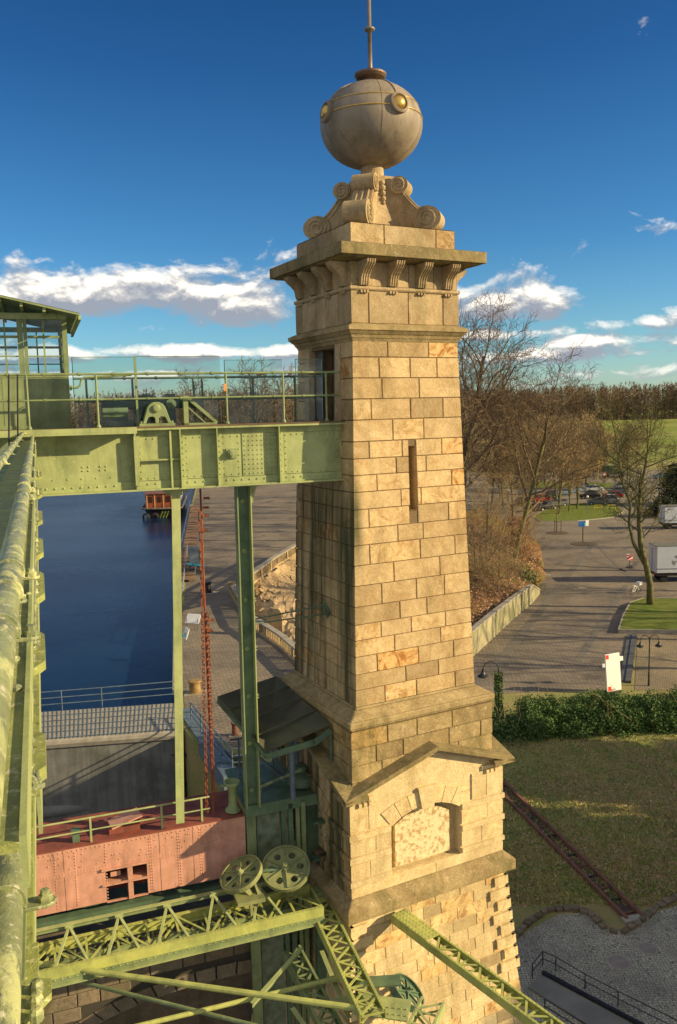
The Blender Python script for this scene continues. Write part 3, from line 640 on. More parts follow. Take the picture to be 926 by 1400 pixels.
    mb.prism([(a,b) for a,b in p],lambda a,b,d:P(a,b,-.215+d),0,.09); mb.build('blind_panel',PANELM,o)
    # raking roof slabs
    mb=MB(); zr=.10
    for sx in (-1,1):
        e=(sx*(HP+.22),12.10); a=(AX,zA+.02); L=[e,a,(AX,zA+.02+zr),(e[0],e[1]+zr)]
        mb.prism(L,lambda t,z,d:facept(k,lambda q:0.,t,z,d),1.60,HP+.22)
    r=mb.build('gable_roof',STONECAP,tower,bevel=.01)
    mb=MB()
    for sx in (-1,1):
        e=(sx*(HP+.10),12.07); a=(AX,zA-.06); L=[e,a,(AX,zA+.015),(e[0],e[1]+.07)]
        mb.prism(L,lambda t,z,d:facept(k,lambda q:0.,t,z,d),HP-.1,HP+.12)
    mb.build('raking_cornice',STONEC,r)
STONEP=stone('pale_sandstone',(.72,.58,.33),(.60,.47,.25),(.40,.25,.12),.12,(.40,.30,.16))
def panelmat():
    m,N,b=mat('pitted_panel',.9,0,.2); c=N.coord(); n=N.noise(c,9,6,.7)
    col=N.mix(N.ramp(n,[(.50,0),(.57,.85)]),(.68,.55,.33),(.36,.23,.10)); N.nt.links.new(col,b.inputs['Base Color']); bump(N,b,n,.8,.03); return m
PANELM=panelmat()
for k in range(4): gable(k)
mb=MB(); mb.frus(1.95,9.52,1.98,9.56); mb.frus(2.17,9.56,2.17,9.80); mb.frus(2.17,9.802,1.94,9.96); mb.build('ledge',STONEM,tower,bevel=.02)
def hl(z):
    t=(9.5-z)
    return 1.955+.07*t+.010*t*t
mb=MB(); rows=[0]; 
while rows[-1]<9.3: rows.append(rows[-1]+.26)
rows=[r*9.52/rows[-1] for r in rows]
for k in range(4): core(mb,k,hl,0,9.52,nz=14); ashlar(mb,k,hl,rows,.62,seed=31,proud=.012,gap=.012,rr=(.4,.6))
mb.build('battered_base',STONEBB if 'STONEBB' in globals() else STONEP,tower)
# rusticated corner blocks
for k in range(4):
    for i in range(8):
        mb=MB(); z=9.40-i*.285; h=hl(z-.1); ln=.46 if i%2 else .30
        for (a,b) in ((h-ln,h+.075),):
            mb.add([facept(k,hl,t,zz,dd) for dd in (0,.075) for t,zz in ((a,z-.20),(b,z-.20),(b,z),(a,z))],((0,1,2,3),(4,5,6,7),(0,1,5,4),(1,2,6,5),(2,3,7,6),(3,0,4,7)),random.uniform(.3,.7))
            mb.build('corner_block',STONEP,tower); mb=MB()
            mb.add([facept(k,hl,t,zz,dd) for dd in (0,.075) for t,zz in ((-b,z-.20),(-a,z-.20),(-a,z),(-b,z))],((0,1,2,3),(4,5,6,7),(0,1,5,4),(1,2,6,5),(2,3,7,6),(3,0,4,7)),random.uniform(.3,.7))
        mb.build('corner_block',STONEP,tower)

# ================= STEELWORK =================
GZ0,GZ1=18.57,19.76
# ---- main girder ----
gd=sthing('plate_girder','riveted pale green plate girder carrying the walkway into the tower doorway','girder',(-3,0,GZ0))
fy=0.0   # front face of web
mb=MB(); mb.box(-9.5,.25,fy+.02,fy+.05,GZ0+.02,GZ1-.02); mb.build('web',GREENL,gd)
mb=MB(); mb.box(-9.5,.25,fy-.13,fy+.30,GZ0-.02,GZ0+.012); mb.box(-9.5,.25,fy-.012,fy+.019,GZ0+.013,GZ0+.16)
for i in range(62): mb.rivet((-9.4+i*.155,fy-.013,GZ0+.10),(0,-1,0),.017)
mb.build('lower_flange',GREENL,gd)
mb=MB(); mb.box(-9.5,.25,fy-.16,fy+.30,GZ1-.05,GZ1-.012); mb.box(-9.5,.25,fy-.010,fy+.019,GZ1-.17,GZ1-.052)
mb.build('upper_flange',GREENL,gd)
mb=MB(); mb.box(-9.5,.25,-.165,.9,GZ1-.010,GZ1+.022); mb.build('deck_plate',simple('brown_deck',(.15,.085,.045),(.10,.07,.04),3,.8),gd)
mb=MB(); mb.box(-9.5,S(187,590,-.4).x,-.46,-.166,GZ1-.055,GZ1+.018); mb.box(-9.5,S(187,590,-.4).x,-.47,-.455,GZ1-.10,GZ1-.056); mb.build('deck_edge',GREENL,gd)
def plate(mb,s0,s1,z0,z1,d=.012,riv=None,pitch=.12,r=.013):
    mb.box(s0,s1,fy+.019-d,fy+.0195,z0,z1)
    if riv=='edge':
        n=int((z1-z0-.06)/pitch)
        for i in range(n+1):
            z=z0+.05+i*(z1-z0-.1)/max(1,n)
            for s_ in (s0+.035,s1-.035): mb.rivet((s_,fy+.018-d,z),(0,-1,0),r)
        n=int((s1-s0-.08)/pitch)
        for i in range(n+1):
            s_=s0+.04+i*(s1-s0-.08)/max(1,n)
            for z in (z0+.04,z1-.04): mb.rivet((s_,fy+.018-d,z),(0,-1,0),r)
    if riv=='grid':
        ns=int((s1-s0)/.085); nz=int((z1-z0)/.085)
        for i in range(ns):
            for j in range(nz): mb.rivet((s0+.045+i*(s1-s0-.09)/(ns-1),fy+.018-d,z0+.045+j*(z1-z0-.09)/(nz-1)),(0,-1,0),r)
X=lambda px:S(px,620,0).x
for (a,b,riv) in ((190,231,'edge'),(253,297,'edge'),(304,329,'edge'),(332,379,'grid'),(389,463,'edge')):
    mb=MB(); plate(mb,X(a),X(b),GZ0+.17,GZ1-.18,.016,riv); mb.build('cover_plate',GREENL,gd)
mb=MB(); 
for a in (70,90,110,130,150,170): 
    for z in (GZ0+.26,): mb.rivet((X(a),.019,z),(0,-1,0),.013)
for a in (112,120,136,144): 
    for z in (18.98,19.05): mb.rivet((X(a),.019,z),(0,-1,0),.016)
mb.build('web_rivets',GREENL,gd)
for px in (250,300,384):       # outstanding stiffeners
    mb=MB(); s_=X(px); mb.box(s_-.07,s_-.05,-.16,.018,GZ0+.014,GZ1-.052); mb.box(s_-.07,s_+.07,.0,.018,GZ0+.162,GZ1-.172); 
    for i in range(8): mb.rivet((s_+.01,-.001,GZ0+.23+i*.11),(0,-1,0),.014); 
    mb.build('stiffener',GREENL,gd)
for px in (185,233):
    mb=MB(); s_=X(px); mb.box(s_-.018,s_+.018,-.12,.018,GZ0+.014,GZ1-.052); mb.build('stiffener',GREENL,gd)
mb=MB(); mb.box(X(190),X(249),-.09,.017,19.12,19.15); mb.build('shelf_angle',GREENL,gd)
# sloping gusset casting its shadow on the left panel
mb=MB(); sA=X(184)
mb.prism([(sA-.02,18.66),(sA+.05,18.66),(sA+.10,19.60),(sA-.02,19.60)],lambda a,b,d:(a,d,b),-.16,-.13); mb.build('gusset',GREENL,gd)
mb=MB(); c=S(316,620,0); mb.box(c.x-.10,c.x+.10,-.03,.01,c.z-.10,c.z+.10); mb.lathe([(.085,.0),(.085,.05),(.05,.055),(.05,.09),(.002,.095)],6,(c.x,-.03,c.z),(0,-1,0)); mb.build('tie_bolt',GREEN,gd)
# far second girder edge + deck
mb=MB(); mb.box(-9.5,.6,.95,.99,GZ0+.3,GZ1); mb.build('rear_web',GREEN,gd)
# ---- shoe brackets under girder carrying the columns ----
# column A: tall I section hanging leg
def column(name,px,px2,label,wd,kind,off,z0):
    top=S(px,668,off); bot=S(px2,1118,off); s0,s1=top.x,bot.x
    t=sthing(name,label,'column',(s1,off,z0))
    P=lambda f:(s0+(s1-s0)*f)
    mb=MB(); z1=GZ0-.03
    if kind=='flat':
        mb.bar((s1,off-.03,z0),(s0,off-.03,z1-.12),wd,.02,up=(0,1,0)); mb.bar((s1,off+.05,z0),(s0,off+.05,z1-.12),.02,.14,up=(0,1,0))
        f=mb.build('leg',GREENL,t)
        mb=MB(); mb.box(s0-.24,s0+.24,off-.10,off+.12,z1-.05,z1-.002); mb.box(s0-.12,s0+.12,off-.06,off+.08,z1-.13,z1-.052)
        for x in (-.18,.18): mb.lathe([(.035,-.08),(.035,0)],8,(s0+x,off-.05,z1-.02))
        mb.build('head_plate',GREENL,t)
    else:
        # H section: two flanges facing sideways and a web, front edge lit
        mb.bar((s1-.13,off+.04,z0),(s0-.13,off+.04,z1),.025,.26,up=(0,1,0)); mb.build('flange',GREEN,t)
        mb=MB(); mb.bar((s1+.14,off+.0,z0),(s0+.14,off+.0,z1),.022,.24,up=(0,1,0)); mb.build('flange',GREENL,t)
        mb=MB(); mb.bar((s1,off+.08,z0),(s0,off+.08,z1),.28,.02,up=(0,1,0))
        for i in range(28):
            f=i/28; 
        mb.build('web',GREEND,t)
        mb=MB()
        for i in range(7):
            f=.05+i*.15; s_=s1+(s0-s1)*f; z=z0+(z1-z0)*f; mb.lathe([(.05,0),(.05,.03),(.02,.035),(.02,.05),(.001,.05)],8,(s_+.0,off+.068,z),(0,-1,0))
            mb.box(s_+.14,s_+.20,off-.06,off-.02,z-.03,z-.01); mb.box(s_+.14,s_+.20,off-.06,off-.02,z+.03,z+.05)
        mb.build('bolt',GREEN,t)
        mb=MB(); mb.prism([(s0+.15,z1),(s0+.30,z1),(s0+.15,z1-.45)],lambda a,b,d:(a,d,b),off-.05,off-.02); mb.box(s0-.30,s0+.34,off-.12,off+.18,z1-.03,z1); mb.build('head_plate',GREENL,t)
    return t
column('steel_column',240,246,'flat yellow green steel leg standing in front of the canal, left of the rusty chain',.17,'flat',.18,11.62)
column('steel_column',332,346,'dark green H section steel leg with a bright front edge, nearest the tower',.3,'h',.30,11.62)
# ---- tie rods from the H column to the tower wall ----
an=TF(445,833,'l',1.48)
def twS(v): return toS(TC+Vector((v.x*math.cos(TH)-v.y*math.sin(TH),v.x*math.sin(TH)+v.y*math.cos(TH),v.z)))
a=twS(an); t=sthing('tie_bar','twin green tie bars bolted from the H column to the tower wall','tie bar',a)
mb=MB(); b0=S(347,853,.30)
mb.tube((b0.x,.30,b0.z),(a.x+.02,a.y-.05,a.z-.09),.016,8); mb.build('rod',GREEND,t)
mb=MB(); mb.tube((b0.x,.42,b0.z+.06),(a.x+.02,a.y+.05,a.z+.09),.016,8); mb.build('rod',GREEND,t)
mb=MB(); q=(E1*0); 
for dy,dz in ((0,0),): mb.bar((a.x+.02,a.y-.16,a.z-.10),(a.x+.02,a.y+.10,a.z+.10),.04,.20,up=(0,0,1))
for i in range(4): mb.lathe([(.028,0),(.028,.03),(.001,.04)],6,(a.x-.0,a.y-.12+i*.07,a.z-.09+i*.055),(-1,0,0))
mb.build('wall_plate',GREEND,t)
# ---- rusty chain and rod ----
ch=sthing('rusty_chain','rust red chain and rod hanging from the girder down to the trough','chain',(-3.0,.55,11.5))
T0=S(274,668,.55);T1=S(283,905,.55);T2=S(292,1112,.55)
mb=MB(); mb.tube(T0,T1,.020,6); mb.tube(T1,T2,.020,6); mb.build('rod',RUSTC,ch)
mb=MB()
def chain(mb,P,Q,step=.085,r=.034):
    P=Vector(P);Q=Vector(Q);n=int((Q-P).length/step); d=(Q-P).normalized(); a_=d.orthogonal().normalized(); b_=d.cross(a_)
    for i in range(n):
        c=P+d*(i+.5)*step; u=a_ if i%2 else b_
        pts=[c+d*(math.cos(t)*step*.68)+u*(math.sin(t)*r) for t in [2*math.pi*k/8 for k in range(9)]]
        mb.path(pts,.011,4,False)
C0=S(277,838,.50);C1=S(283,1112,.50); chain(mb,C0,C1); chain(mb,S(284,838,.52),S(293,1095,.52)); chain(mb,S(273,700,.5),S(277,838,.5),.2,.03)
mb.build('chain',RUSTC,ch)
mb=MB()
for px,py in ((282,681),(281,694),(280,705),(279,725),(288,848),(286,862)):
    c=S(px,py,.5); mb.box(c.x-.05,c.x+.06,.48,.54,c.z-.02,c.z+.02); mb.lathe([(.03,-.03),(.03,.03)],8,(c.x+.05,.5,c.z),(0,1,0))
mb.build('hook',RUSTC,ch)
# ---- walkway railing ----
def rail(name,label,org,posts,ztop,zmid,s0,s1,off,z0,cat='railing',m=GREEN,grp=None):
    t=sthing(name,label,cat,org,grp)
    mb=MB(); mb.tube((s0,off,ztop),(s1,off,ztop),.022,8)
    s_=s0+.35
    while s_<s1: mb.lathe([(.034,-.025),(.034,.025)],8,(s_,off,ztop),(1,0,0)); s_+=.62
    mb.build('top_rail',m,t)
    mb=MB(); mb.tube((s0,off,zmid),(s1,off,zmid),.018,8)
    s_=s0+.35
    while s_<s1: mb.lathe([(.03,-.02),(.03,.02)],8,(s_,off,zmid),(1,0,0)); s_+=.62
    mb.build('middle_rail',m,t)
    for p in posts:
        mb=MB(); mb.tube((p,off,z0),(p,off,ztop),.022,8); mb.lathe([(.045,0),(.045,.03),(.03,.06)],8,(p,off,z0)); mb.build('post',m,t)
    return t
zt=S(310,510,-.06).z; zm=S(310,543,-.06).z
r1=rail('walkway_railing','green pipe railing along the near edge of the high walkway',(-3,-.06,GZ1),[X(p) for p in (43,137,312,389,447)],zt,zm,-9.2,.0,-.06,GZ1+.02)
zt2=S(280,516,.85).z
r2=rail('walkway_railing','darker green pipe railing along the far side of the walkway behind the guard glass',(-3,.85,GZ1),[S(p,560,.85).x for p in (120,183,266,278,347,404)],zt2,zt2-.45,-5.2,.1,.85,GZ1+.02,m=GREEND)
mb=MB(); c=S(308,529,-.09); mb.box(c.x-.03,c.x+.03,-.10,-.07,c.z-.08,c.z+.06); o=mb.build('tag_plate',simple('orange_label',(.6,.28,.08),(.5,.2,.06),9),r1)
# guard glass sheets above the railing
for i,(a,b,top) in enumerate(((99,183,488),(186,301,487),(307,386,492),(404,440,491))):
    s0=S(a,500,.30).x; s1=S(b,500,.30).x; z1=S((a+b)/2,top,.30).z
    t=sthing('guard_glass',['clear guard sheet directly right of the glazed cabin','clear guard sheet behind the bearing block','clear guard sheet in the middle of the walkway, right of the orange tag','clear guard sheet in front of the tower doorway'][i],'glass screen',(s0,.3,GZ1),'clear guard sheets along the walkway')
    mb=MB(); mb.box(s0,s1,.30,.306,GZ1+.03,z1); mb.build('glass_sheet',GUARD,t)
    mb=MB(); mb.tube((s0,.31,z1),(s1,.31,z1),.006,5); mb.tube((s0,.31,GZ1+.03),(s0,.31,z1),.008,5); mb.build('edge_trim',GREEN,t)
t=sthing('screen_post','thin grey green post between the guard sheets beside the bearing block','post',(X(184),.27,GZ1)); c=S(184,487,.27); mb=MB(); mb.box(c.x-.02,c.x+.02,.25,.29,GZ1,c.z); mb.build('upright',GREEN,t); mb=MB(); mb.lathe([(.04,0),(.04,.02)],8,(c.x,.27,GZ1+.02)); mb.build('foot',GREEN,t)
# ---- pipe with bends above left railing ----
t=sthing('handrail_pipe','bent green pipe joining the railing beside the cabin','pipe',(X(105),.3,20.4))
P_=[S(97,530,.3),S(106,530,.3),S(110,527,.3),S(111,520,.3),S(115,516,.3),S(180,513,.3)]; mb=MB(); mb.path(P_,.02,8); mb.build('pipe',GREEN,t); mb=MB(); c=P_[0]; mb.lathe([(.05,-.02),(.05,.02)],10,c,(1,0,0)); mb.build('flange',GREEN,t)
# ---- bearing block ----
s0=X(217); by=.05
t=sthing('bearing_block','green cast bearing block with two arched openings on the walkway edge','bearing block',(s0,by,GZ1))
mb=MB(); zb=GZ1+.022
mb.box(s0-.34,s0+.34,by-.12,by+.14,zb,zb+.05); mb.build('base_plate',GREEN,t)
mb=MB(); zz=zb+.05
outl=[(-.27,0),(-.235,0),(-.20,.14),(-.16,.16),(-.04,.16),(-.03,.0),(.03,0),(.04,.16),(.16,.16),(.20,.14),(.235,0),(.27,0),(.17,.36),(.12,.44),(.05,.48),(-.05,.48),(-.12,.44),(-.17,.36)]
outl=[(-.27,0),(-.21,0),(-.17,.12),(-.14,.15),(-.06,.15),(-.035,.11),(-.03,0),(.03,0),(.035,.11),(.06,.15),(.14,.15),(.17,.12),(.21,0),(.27,0),(.17,.36),(.12,.44),(.05,.48),(-.05,.48),(-.12,.44),(-.17,.36)]
mb.prism([(s0+a,zz+b*.85) for a,b in outl],lambda a,b,d:(a,d,b),by-.08,by+.12); mb.build('housing',GREEN,t,bevel=.008)
mb=MB(); mb.lathe([(.075,-.03),(.075,.03),(.05,.04),(.001,.045)],16,(s0,by-.09,zz+.29),(0,-1,0)); mb.build('cap',GREEN,t)
for x in (-.29,.29): mb=MB(); mb.lathe([(.028,0),(.028,.04),(.001,.05)],6,(s0+x,by-.04,zb+.05)); mb.build('bolt',GREEN,t)
# gear wheel behind
t=sthing('gear_drive','dark green toothed gear and motor drum behind the bearing block','gear',(s0-.1,.5,GZ1))
mb=MB(); c=(s0-.12,.5,zb+.34)
mb.lathe([(.27,-.05),(.27,.05),(.22,.05),(.22,.02),(.1,.02),(.1,.07),(.001,.07)],28,c,(0,-1,0))
for i in range(28):
    a_=2*math.pi*i/28; mb.bar((c[0]+.265*math.cos(a_),.5,c[2]+.265*math.sin(a_)),(c[0]+.30*math.cos(a_),.5,c[2]+.30*math.sin(a_)),.03,.09,up=(0,1,0))
mb.build('gear_wheel',GREEND,t)
mb=MB(); mb.lathe([(.001,0),(.22,.02),(.22,.5),(.001,.52)],20,(s0-1.0,.5,zb+.28),(1,0,0)); mb.box(s0-1.05,s0-.4,.35,.65,zb,zb+.12); mb.build('motor_drum',GREEND,t)
mb=MB(); mb.box(s0+.25,s0+.42,.35,.6,zb,zb+.62); mb.lathe([(.10,-.05),(.10,.05),(.001,.06)],16,(s0+.33,.33,zb+.42),(0,-1,0)); mb.build('gearbox',GREEND,t)
mb=MB(); mb.lathe([(.09,-.9),(.09,.9)],14,(s0+.1,.5,zb+.42),(1,0,0)); mb.build('shaft',GREEND,t)
# ---- triangular bracket ----
a0=X(257);a1=X(299)
t=sthing('corner_bracket','green triangular bracket on the walkway right of the bearing block','bracket',(a0,.05,GZ1))
mb=MB(); zb2=GZ1+.022; zt3=S(257,541,.05).z
mb.box(a0-.04,a0+.05,.0,.12,zb2,zt3); mb.build('upright',GREEN,t); mb=MB(); mb.bar((a0+.03,.06,zt3-.02),(a1,.06,zb2+.03),.10,.06); mb.bar((a0+.05,.06,zt3-.22),(a1-.22,.06,zb2+.03),.06,.02); mb.build('sloping_bar',GREEN,t)
mb=MB(); mb.box(a0-.04,a1,.0,.12,zb2,zb2+.04); mb.build('foot',GREEN,t)
# ---- glazed cabin ----
co=.8; cs1=S(94,512,co).x; cz0=GZ1; cz1=S(90,437,co).z; zl=S(90,512,co).z; cb=2.6
cab=sthing('glazed_cabin','green glazed steel cabin with a sloping ribbed roof at the left end of the walkway','cabin',(-6.6,co,cz0))
cs0=-8.6
mb=MB(); mb.box(cs0,cs1,co,co+.03,cz0,zl); mb.box(cs1-.03,cs1-.001,co+.031,co+cb,cz0,zl); mb.box(cs0,cs1,co+cb,co+cb+.03,cz0,zl); mb.box(cs0,cs1,co-.012,co+.0,zl-.05,zl); mb.box(cs0,cs1,co-.012,co+.0,cz0+.02,cz0+.09)
for px in (75,38,5): s_=S(px,540,co).x; mb.box(s_-.012,s_+.012,co-.006,co,cz0+.1,zl-.05)
mb.build('wall_panel',GREEN,cab)
posts=[(S(90,480,co).x,.09),(S(36,480,co).x,.07),(S(29,480,co).x,.10),(S(-25,480,co).x,.1)]
for s_,wd in posts: mb=MB(); mb.box(s_-wd/2,s_+wd/2,co-.02,co+.06,zl,cz1); mb.build('post',GREEN,cab)
for s_ in (posts[0][0],-8.4): mb=MB(); mb.box(s_-.05,s_+.045,co+cb-.06,co+cb+.02,zl,cz1-.002); mb.build('post',GREEN,cab)
mb=MB(); mb.box(cs0,cs1+.02,co-.05,co+.08,cz1,cz1+.11); mb.build('eaves_beam',GREENL,cab); mb=MB(); mb.box(cs0,cs1,co+cb-.05,co+cb+.05,cz1,cz1+.1); mb.box(cs1-.07,cs1,co+.09,co+cb-.06,cz1,cz1+.09); mb.build('rear_eaves_beam',GREEN,cab)
zs_=[S(70,y,co).z for y in (461,487)]
def window(sa,sb,y,mid):
    mb=MB(); mb.box(sa,sb,y+.0,y+.035,zs_[0]-.02,zs_[0]+.03); mb.box(sa,sb,y+.0,y+.035,zs_[1]-.012,zs_[1]+.012); mb.box(mid-.015,mid+.015,y-.004,y+.039,zl,cz1); mb.box(sa,sb,y,y+.035,zl,zl+.03)
    f=mb.build('window_frame',GREEN,cab); mb=MB(); mb.box(sa,sb,y+.015,y+.02,zl,cz1); mb.build('pane',GLASS,f)
window(posts[1][0]+.04,posts[0][0]-.05,co+.01,S(61,480,co).x); window(posts[3][0]+.05,posts[2][0]-.05,co+.01,S(8,480,co).x)
window(posts[2][0],posts[0][0],co+cb-.02,S(60,480,co).x-.1); window(-8.3,posts[2][0]-.1,co+cb-.02,-7.2)
mb=MB(); mb.box(cs1-.045,cs1-.005,co+.09,co+cb-.06,zs_[0]-.02,zs_[0]+.03); mb.box(cs1-.045,cs1-.005,co+.09,co+cb-.06,zs_[1]-.012,zs_[1]+.012)
for i in (1,2): y=co+i*cb/3; mb.box(cs1-.05,cs1-.003,y-.02,y+.02,zl,cz1)
f=mb.build('window_frame',GREEN,cab); mb=MB(); mb.box(cs1-.03,cs1-.025,co+.09,co+cb-.06,zl,cz1); mb.build('pane',GLASS,f)
# roof: slopes down to the right, glass between ribs, overhanging front and right
fo=co-.75; e0=S(109,430,fo); e1=S(0,405,fo); sl_=(e1.z-e0.z)/(e1.x-e0.x)
rz=lambda s_: e0.z+sl_*(s_-e0.x)
mb=MB(); bk=co+cb+.3
def rbar(sA,yA,sB,yB,w_,h_,dz=0): mb.bar((sA,yA,rz(sA)+dz),(sB,yB,rz(sB)+dz),w_,h_)
rbar(e0.x,fo,-8.9,fo,.05,.035); rbar(e0.x,bk,-8.9,bk,.05,.05)
y=fo+.09
while y<bk: rbar(e0.x,y,-8.9,y,.022,.014,.0); y+=.2
mb.build('roof_rib',GREEN,cab)
mb=MB(); s_=e0.x
for px in (109,61,30,0,-35): 
    q=S(px,430,fo).x; mb.bar((q,fo+.02,rz(q)-.05),(q,bk,rz(q)-.05),.05,.08)
mb.build('purlin',GREENL,cab)
mb=MB(); mb.add([(e0.x,fo,rz(e0.x)+.02),(-8.9,fo,rz(-8.9)+.02),(-8.9,bk,rz(-8.9)+.02),(e0.x,bk,rz(e0.x)+.02)]+[(e0.x,fo,rz(e0.x)+.028),(-8.9,fo,rz(-8.9)+.028),(-8.9,bk,rz(-8.9)+.028),(e0.x,bk,rz(e0.x)+.028)],((0,1,2,3),(4,5,6,7),(0,1,5,4),(1,2,6,5),(2,3,7,6),(3,0,4,7))); mb.build('roof_glass',glass('roof_glass',(.55,.66,.66)),cab)
# ---- red trough ----
to=.32; ztp=S(300,1122,to).z; zbt=S(200,1222,to).z
tr=sthing('boat_lift_trough','red riveted steel side wall of the lift trough with a square cut opening','trough wall',(-4,to,zbt))
se=S(336,1150,to).x; so_=[S(p,1200,to) for p in (145,202)]; oz0=S(175,1229,to).z; oz1=S(175,1182,to).z; oa,ob=so_[0].x,so_[1].x
mb=MB()
mb.box(-10,oa,to,to+.05,zbt,ztp); mb.box(ob,se,to,to+.05,zbt,ztp); mb.box(oa,ob,to,to+.05,zbt,oz0); mb.box(oa,ob,to,to+.05,oz1,ztp); mbT=mb
mb=MB(); mb.box(-10,se,to-.02,to+1.3,ztp+.002,ztp+.03); mb.build('top_plate',REDD,tr)
mb=MB(); mb.box(-10,se+.01,to+1.28,to+1.33,zbt,ztp); mb.box(-10,se,to+.06,to+1.27,zbt-.3,zbt-.2); mb.build('inner_wall',GREEND,tr)
mb=MB(); mb.box(oa,ob,to+.06,to+.5,(oz0+oz1)/2-.01,(oz0+oz1)/2+.05); mb.box((oa+ob)/2+.02,(oa+ob)/2+.12,to-.02,to+.4,oz0,oz1); mb.box(oa-.08,ob+.02,to-.05,to-.001,oz1-.03,oz1+.02); mb.box(oa-.08,ob+.04,to-.04,to-.001,(oz0+oz1)/2+.01,(oz0+oz1)/2+.045);mb.box(oa+.1,oa+.3,to+.1,to+.14,oz1-.25,oz1-.15); mb.build('opening_frame',RED,tr)
mb=MB()
mb.box(oa,ob,to+.5,to+.52,oz0,oz1); mb.build('recess_back',REDD,tr)
mb=MB(); sm=.5*(ztp+zbt)+.12
def rrow(a,b,z,pitch=.055):
    s_=a
    while s_<b:
        if not (oa-.02<s_<ob+.02 and oz0-.03<z<oz1+.03): mb.rivet((s_,to-.001,z),(0,-1,0),.013,k=6)
        s_+=pitch
mb.box(-10,se,to-.006,to-.0005,sm-.06,sm+.04) if False else None
for z in (sm-.03,sm+.012): rrow(-7.5,se-.3,z,.06)
rrow(-7.5,se-.3,ztp-.06,.09)
for px in (75,103,145,207,246,276,305):
    s_=S(px,1180,to).x
    for dx in (-.02,.02) if px>=200 else (0,):
        z=zbt+.08
        while z<ztp-.08: mb.rivet((s_+dx,to-.001,z),(0,-1,0),.013,k=6); z+=.065
rng=random.Random(2)
for i in range(60): mb.rivet((rng.uniform(-7.3,se-.4),to-.001,rng.choice([ztp-.16,ztp-.3,ztp-.42])),(0,-1,0),.013,k=6)
mbT.v+=[];n0=len(mbT.v);mbT.v+=mb.v;mbT.f+=[tuple(n0+i for i in f) for f in mb.f];mbT.c+=mb.c;mbT.build('side_plate',RED,tr)
mb=MB(); 
for i,px in enumerate((90,222,268,309)): s_=S(px,1180,to).x; mb.box(s_-.035,s_+.035,to-.007,to-.001,zbt,ztp)
mb.box(-10,se-.25,to-.009,to-.0012,sm-.055,sm+.035); mb.build('joint_strip',RED,tr)
# railing of the trough
rt=S(40,1133,to+.05).z; rt=(S(60,1130,to+.05).z+S(280,1090,to+.05).z)/2
t=sthing('trough_railing','olive pipe railing standing on top of the red trough','railing',(-4,to+.06,ztp))
mb=MB(); sx1=S(287,1100,to+.06).x; mb.tube((-9,to+.06,rt),(sx1,to+.06,rt),.02,8); mb.build('top_rail',GREENL,t)
mb=MB(); mb.tube((-9,to+.06,rt-.26),(sx1,to+.06,rt-.26),.016,8); mb.build('middle_rail',GREENL,t)
for px in (124,222,277,30): s_=S(px,1130,to+.06).x; mb=MB(); mb.box(s_-.02,s_+.02,to+.04,to+.08,ztp-.1,rt); mb.build('post',GREENL,t)
# box on the trough
c=S(170,1140,to+.3); t=sthing('hatch_box','rusty red hatch box lying open on the trough top behind the railing','hatch box',(c.x,to+.4,ztp+.03))
mb=MB(); mb.box(c.x-.30,c.x+.32,to+.2,to+.62,ztp+.032,ztp+.20); mb.build('box',REDD,t); mb=MB(); mb.bar((c.x-.28,to+.25,ztp+.22),(c.x+.34,to+.35,ztp+.34),.42,.03); mb.build('lid',RED,t)
c=S(104,1142,to+.2); t=sthing('small_post','stubby dark green box on the trough top left of the hatch box','box',(c.x,to+.2,ztp+.03)); mb=MB(); mb.box(c.x-.07,c.x+.07,to+.14,to+.26,ztp+.032,ztp+.27); mb.build('body',GREEND,t); mb=MB(); mb.box(c.x-.09,c.x+.09,to+.12,to+.28,ztp+.27,ztp+.29); mb.build('cap',GREEND,t)

# ---- canopy, platform and drive machinery beside the tower ----
A=TF(378,924,'l',1.86); B=TF(452,990,'l',1.86); Cc=S(298,952,1.4); D=S(364,1027,-.05)
A=twS(A);B=twS(B)
t=sthing('sheet_canopy','dark mossy sheet roof leaning out from the tower above the drive machinery','canopy',B)
mb=MB(); n_=(Vector(Cc)-Vector(A)).cross(Vector(D)-Vector(A)).normalized()*.05
vs=[Vector(q) for q in (A,B,D,Cc)]; mb.add(vs+[v-n_ if n_.z>0 else v+n_ for v in vs],((0,1,2,3),(4,5,6,7),(0,1,5,4),(1,2,6,5),(2,3,7,6),(3,0,4,7))); mb.build('roof_sheet',TIN,t)
mb=MB()
for i in range(1,4): f=i/4; p=vs[0].lerp(vs[1],f)+Vector((0,0,.012)); q=vs[3].lerp(vs[2],f)+Vector((0,0,.012)); mb.bar(p,q,.05,.02)
mb.build('seam',TIN,t)
mb=MB(); e0=vs[2]+Vector((0,0,-.12)); e1=vs[1]+Vector((0,0,-.13))
mb.bar(e0,e0.lerp(e1,.75)+Vector((0,0,-.12)),.05,.13); mb.bar(e0.lerp(e1,.73)+Vector((0,0,-.14)),e1,.05,.13); mb.bar(vs[3]+Vector((0,0,-.1)),vs[2]+Vector((0,0,-.12)),.05,.10)
mb.build('support_arm',GREEND,t)
mb=MB(); mb.tube(e1,(e1.x,e1.y,11.7),.03,6); mb.build('hanger',GREEND,t)
mb=MB(); m_=e0.lerp(e1,.45); mb.tube((m_.x,m_.y+.3,m_.z),(m_.x,m_.y+.3,11.7),.06,8); mb.build('hanger',BLUEG,t)
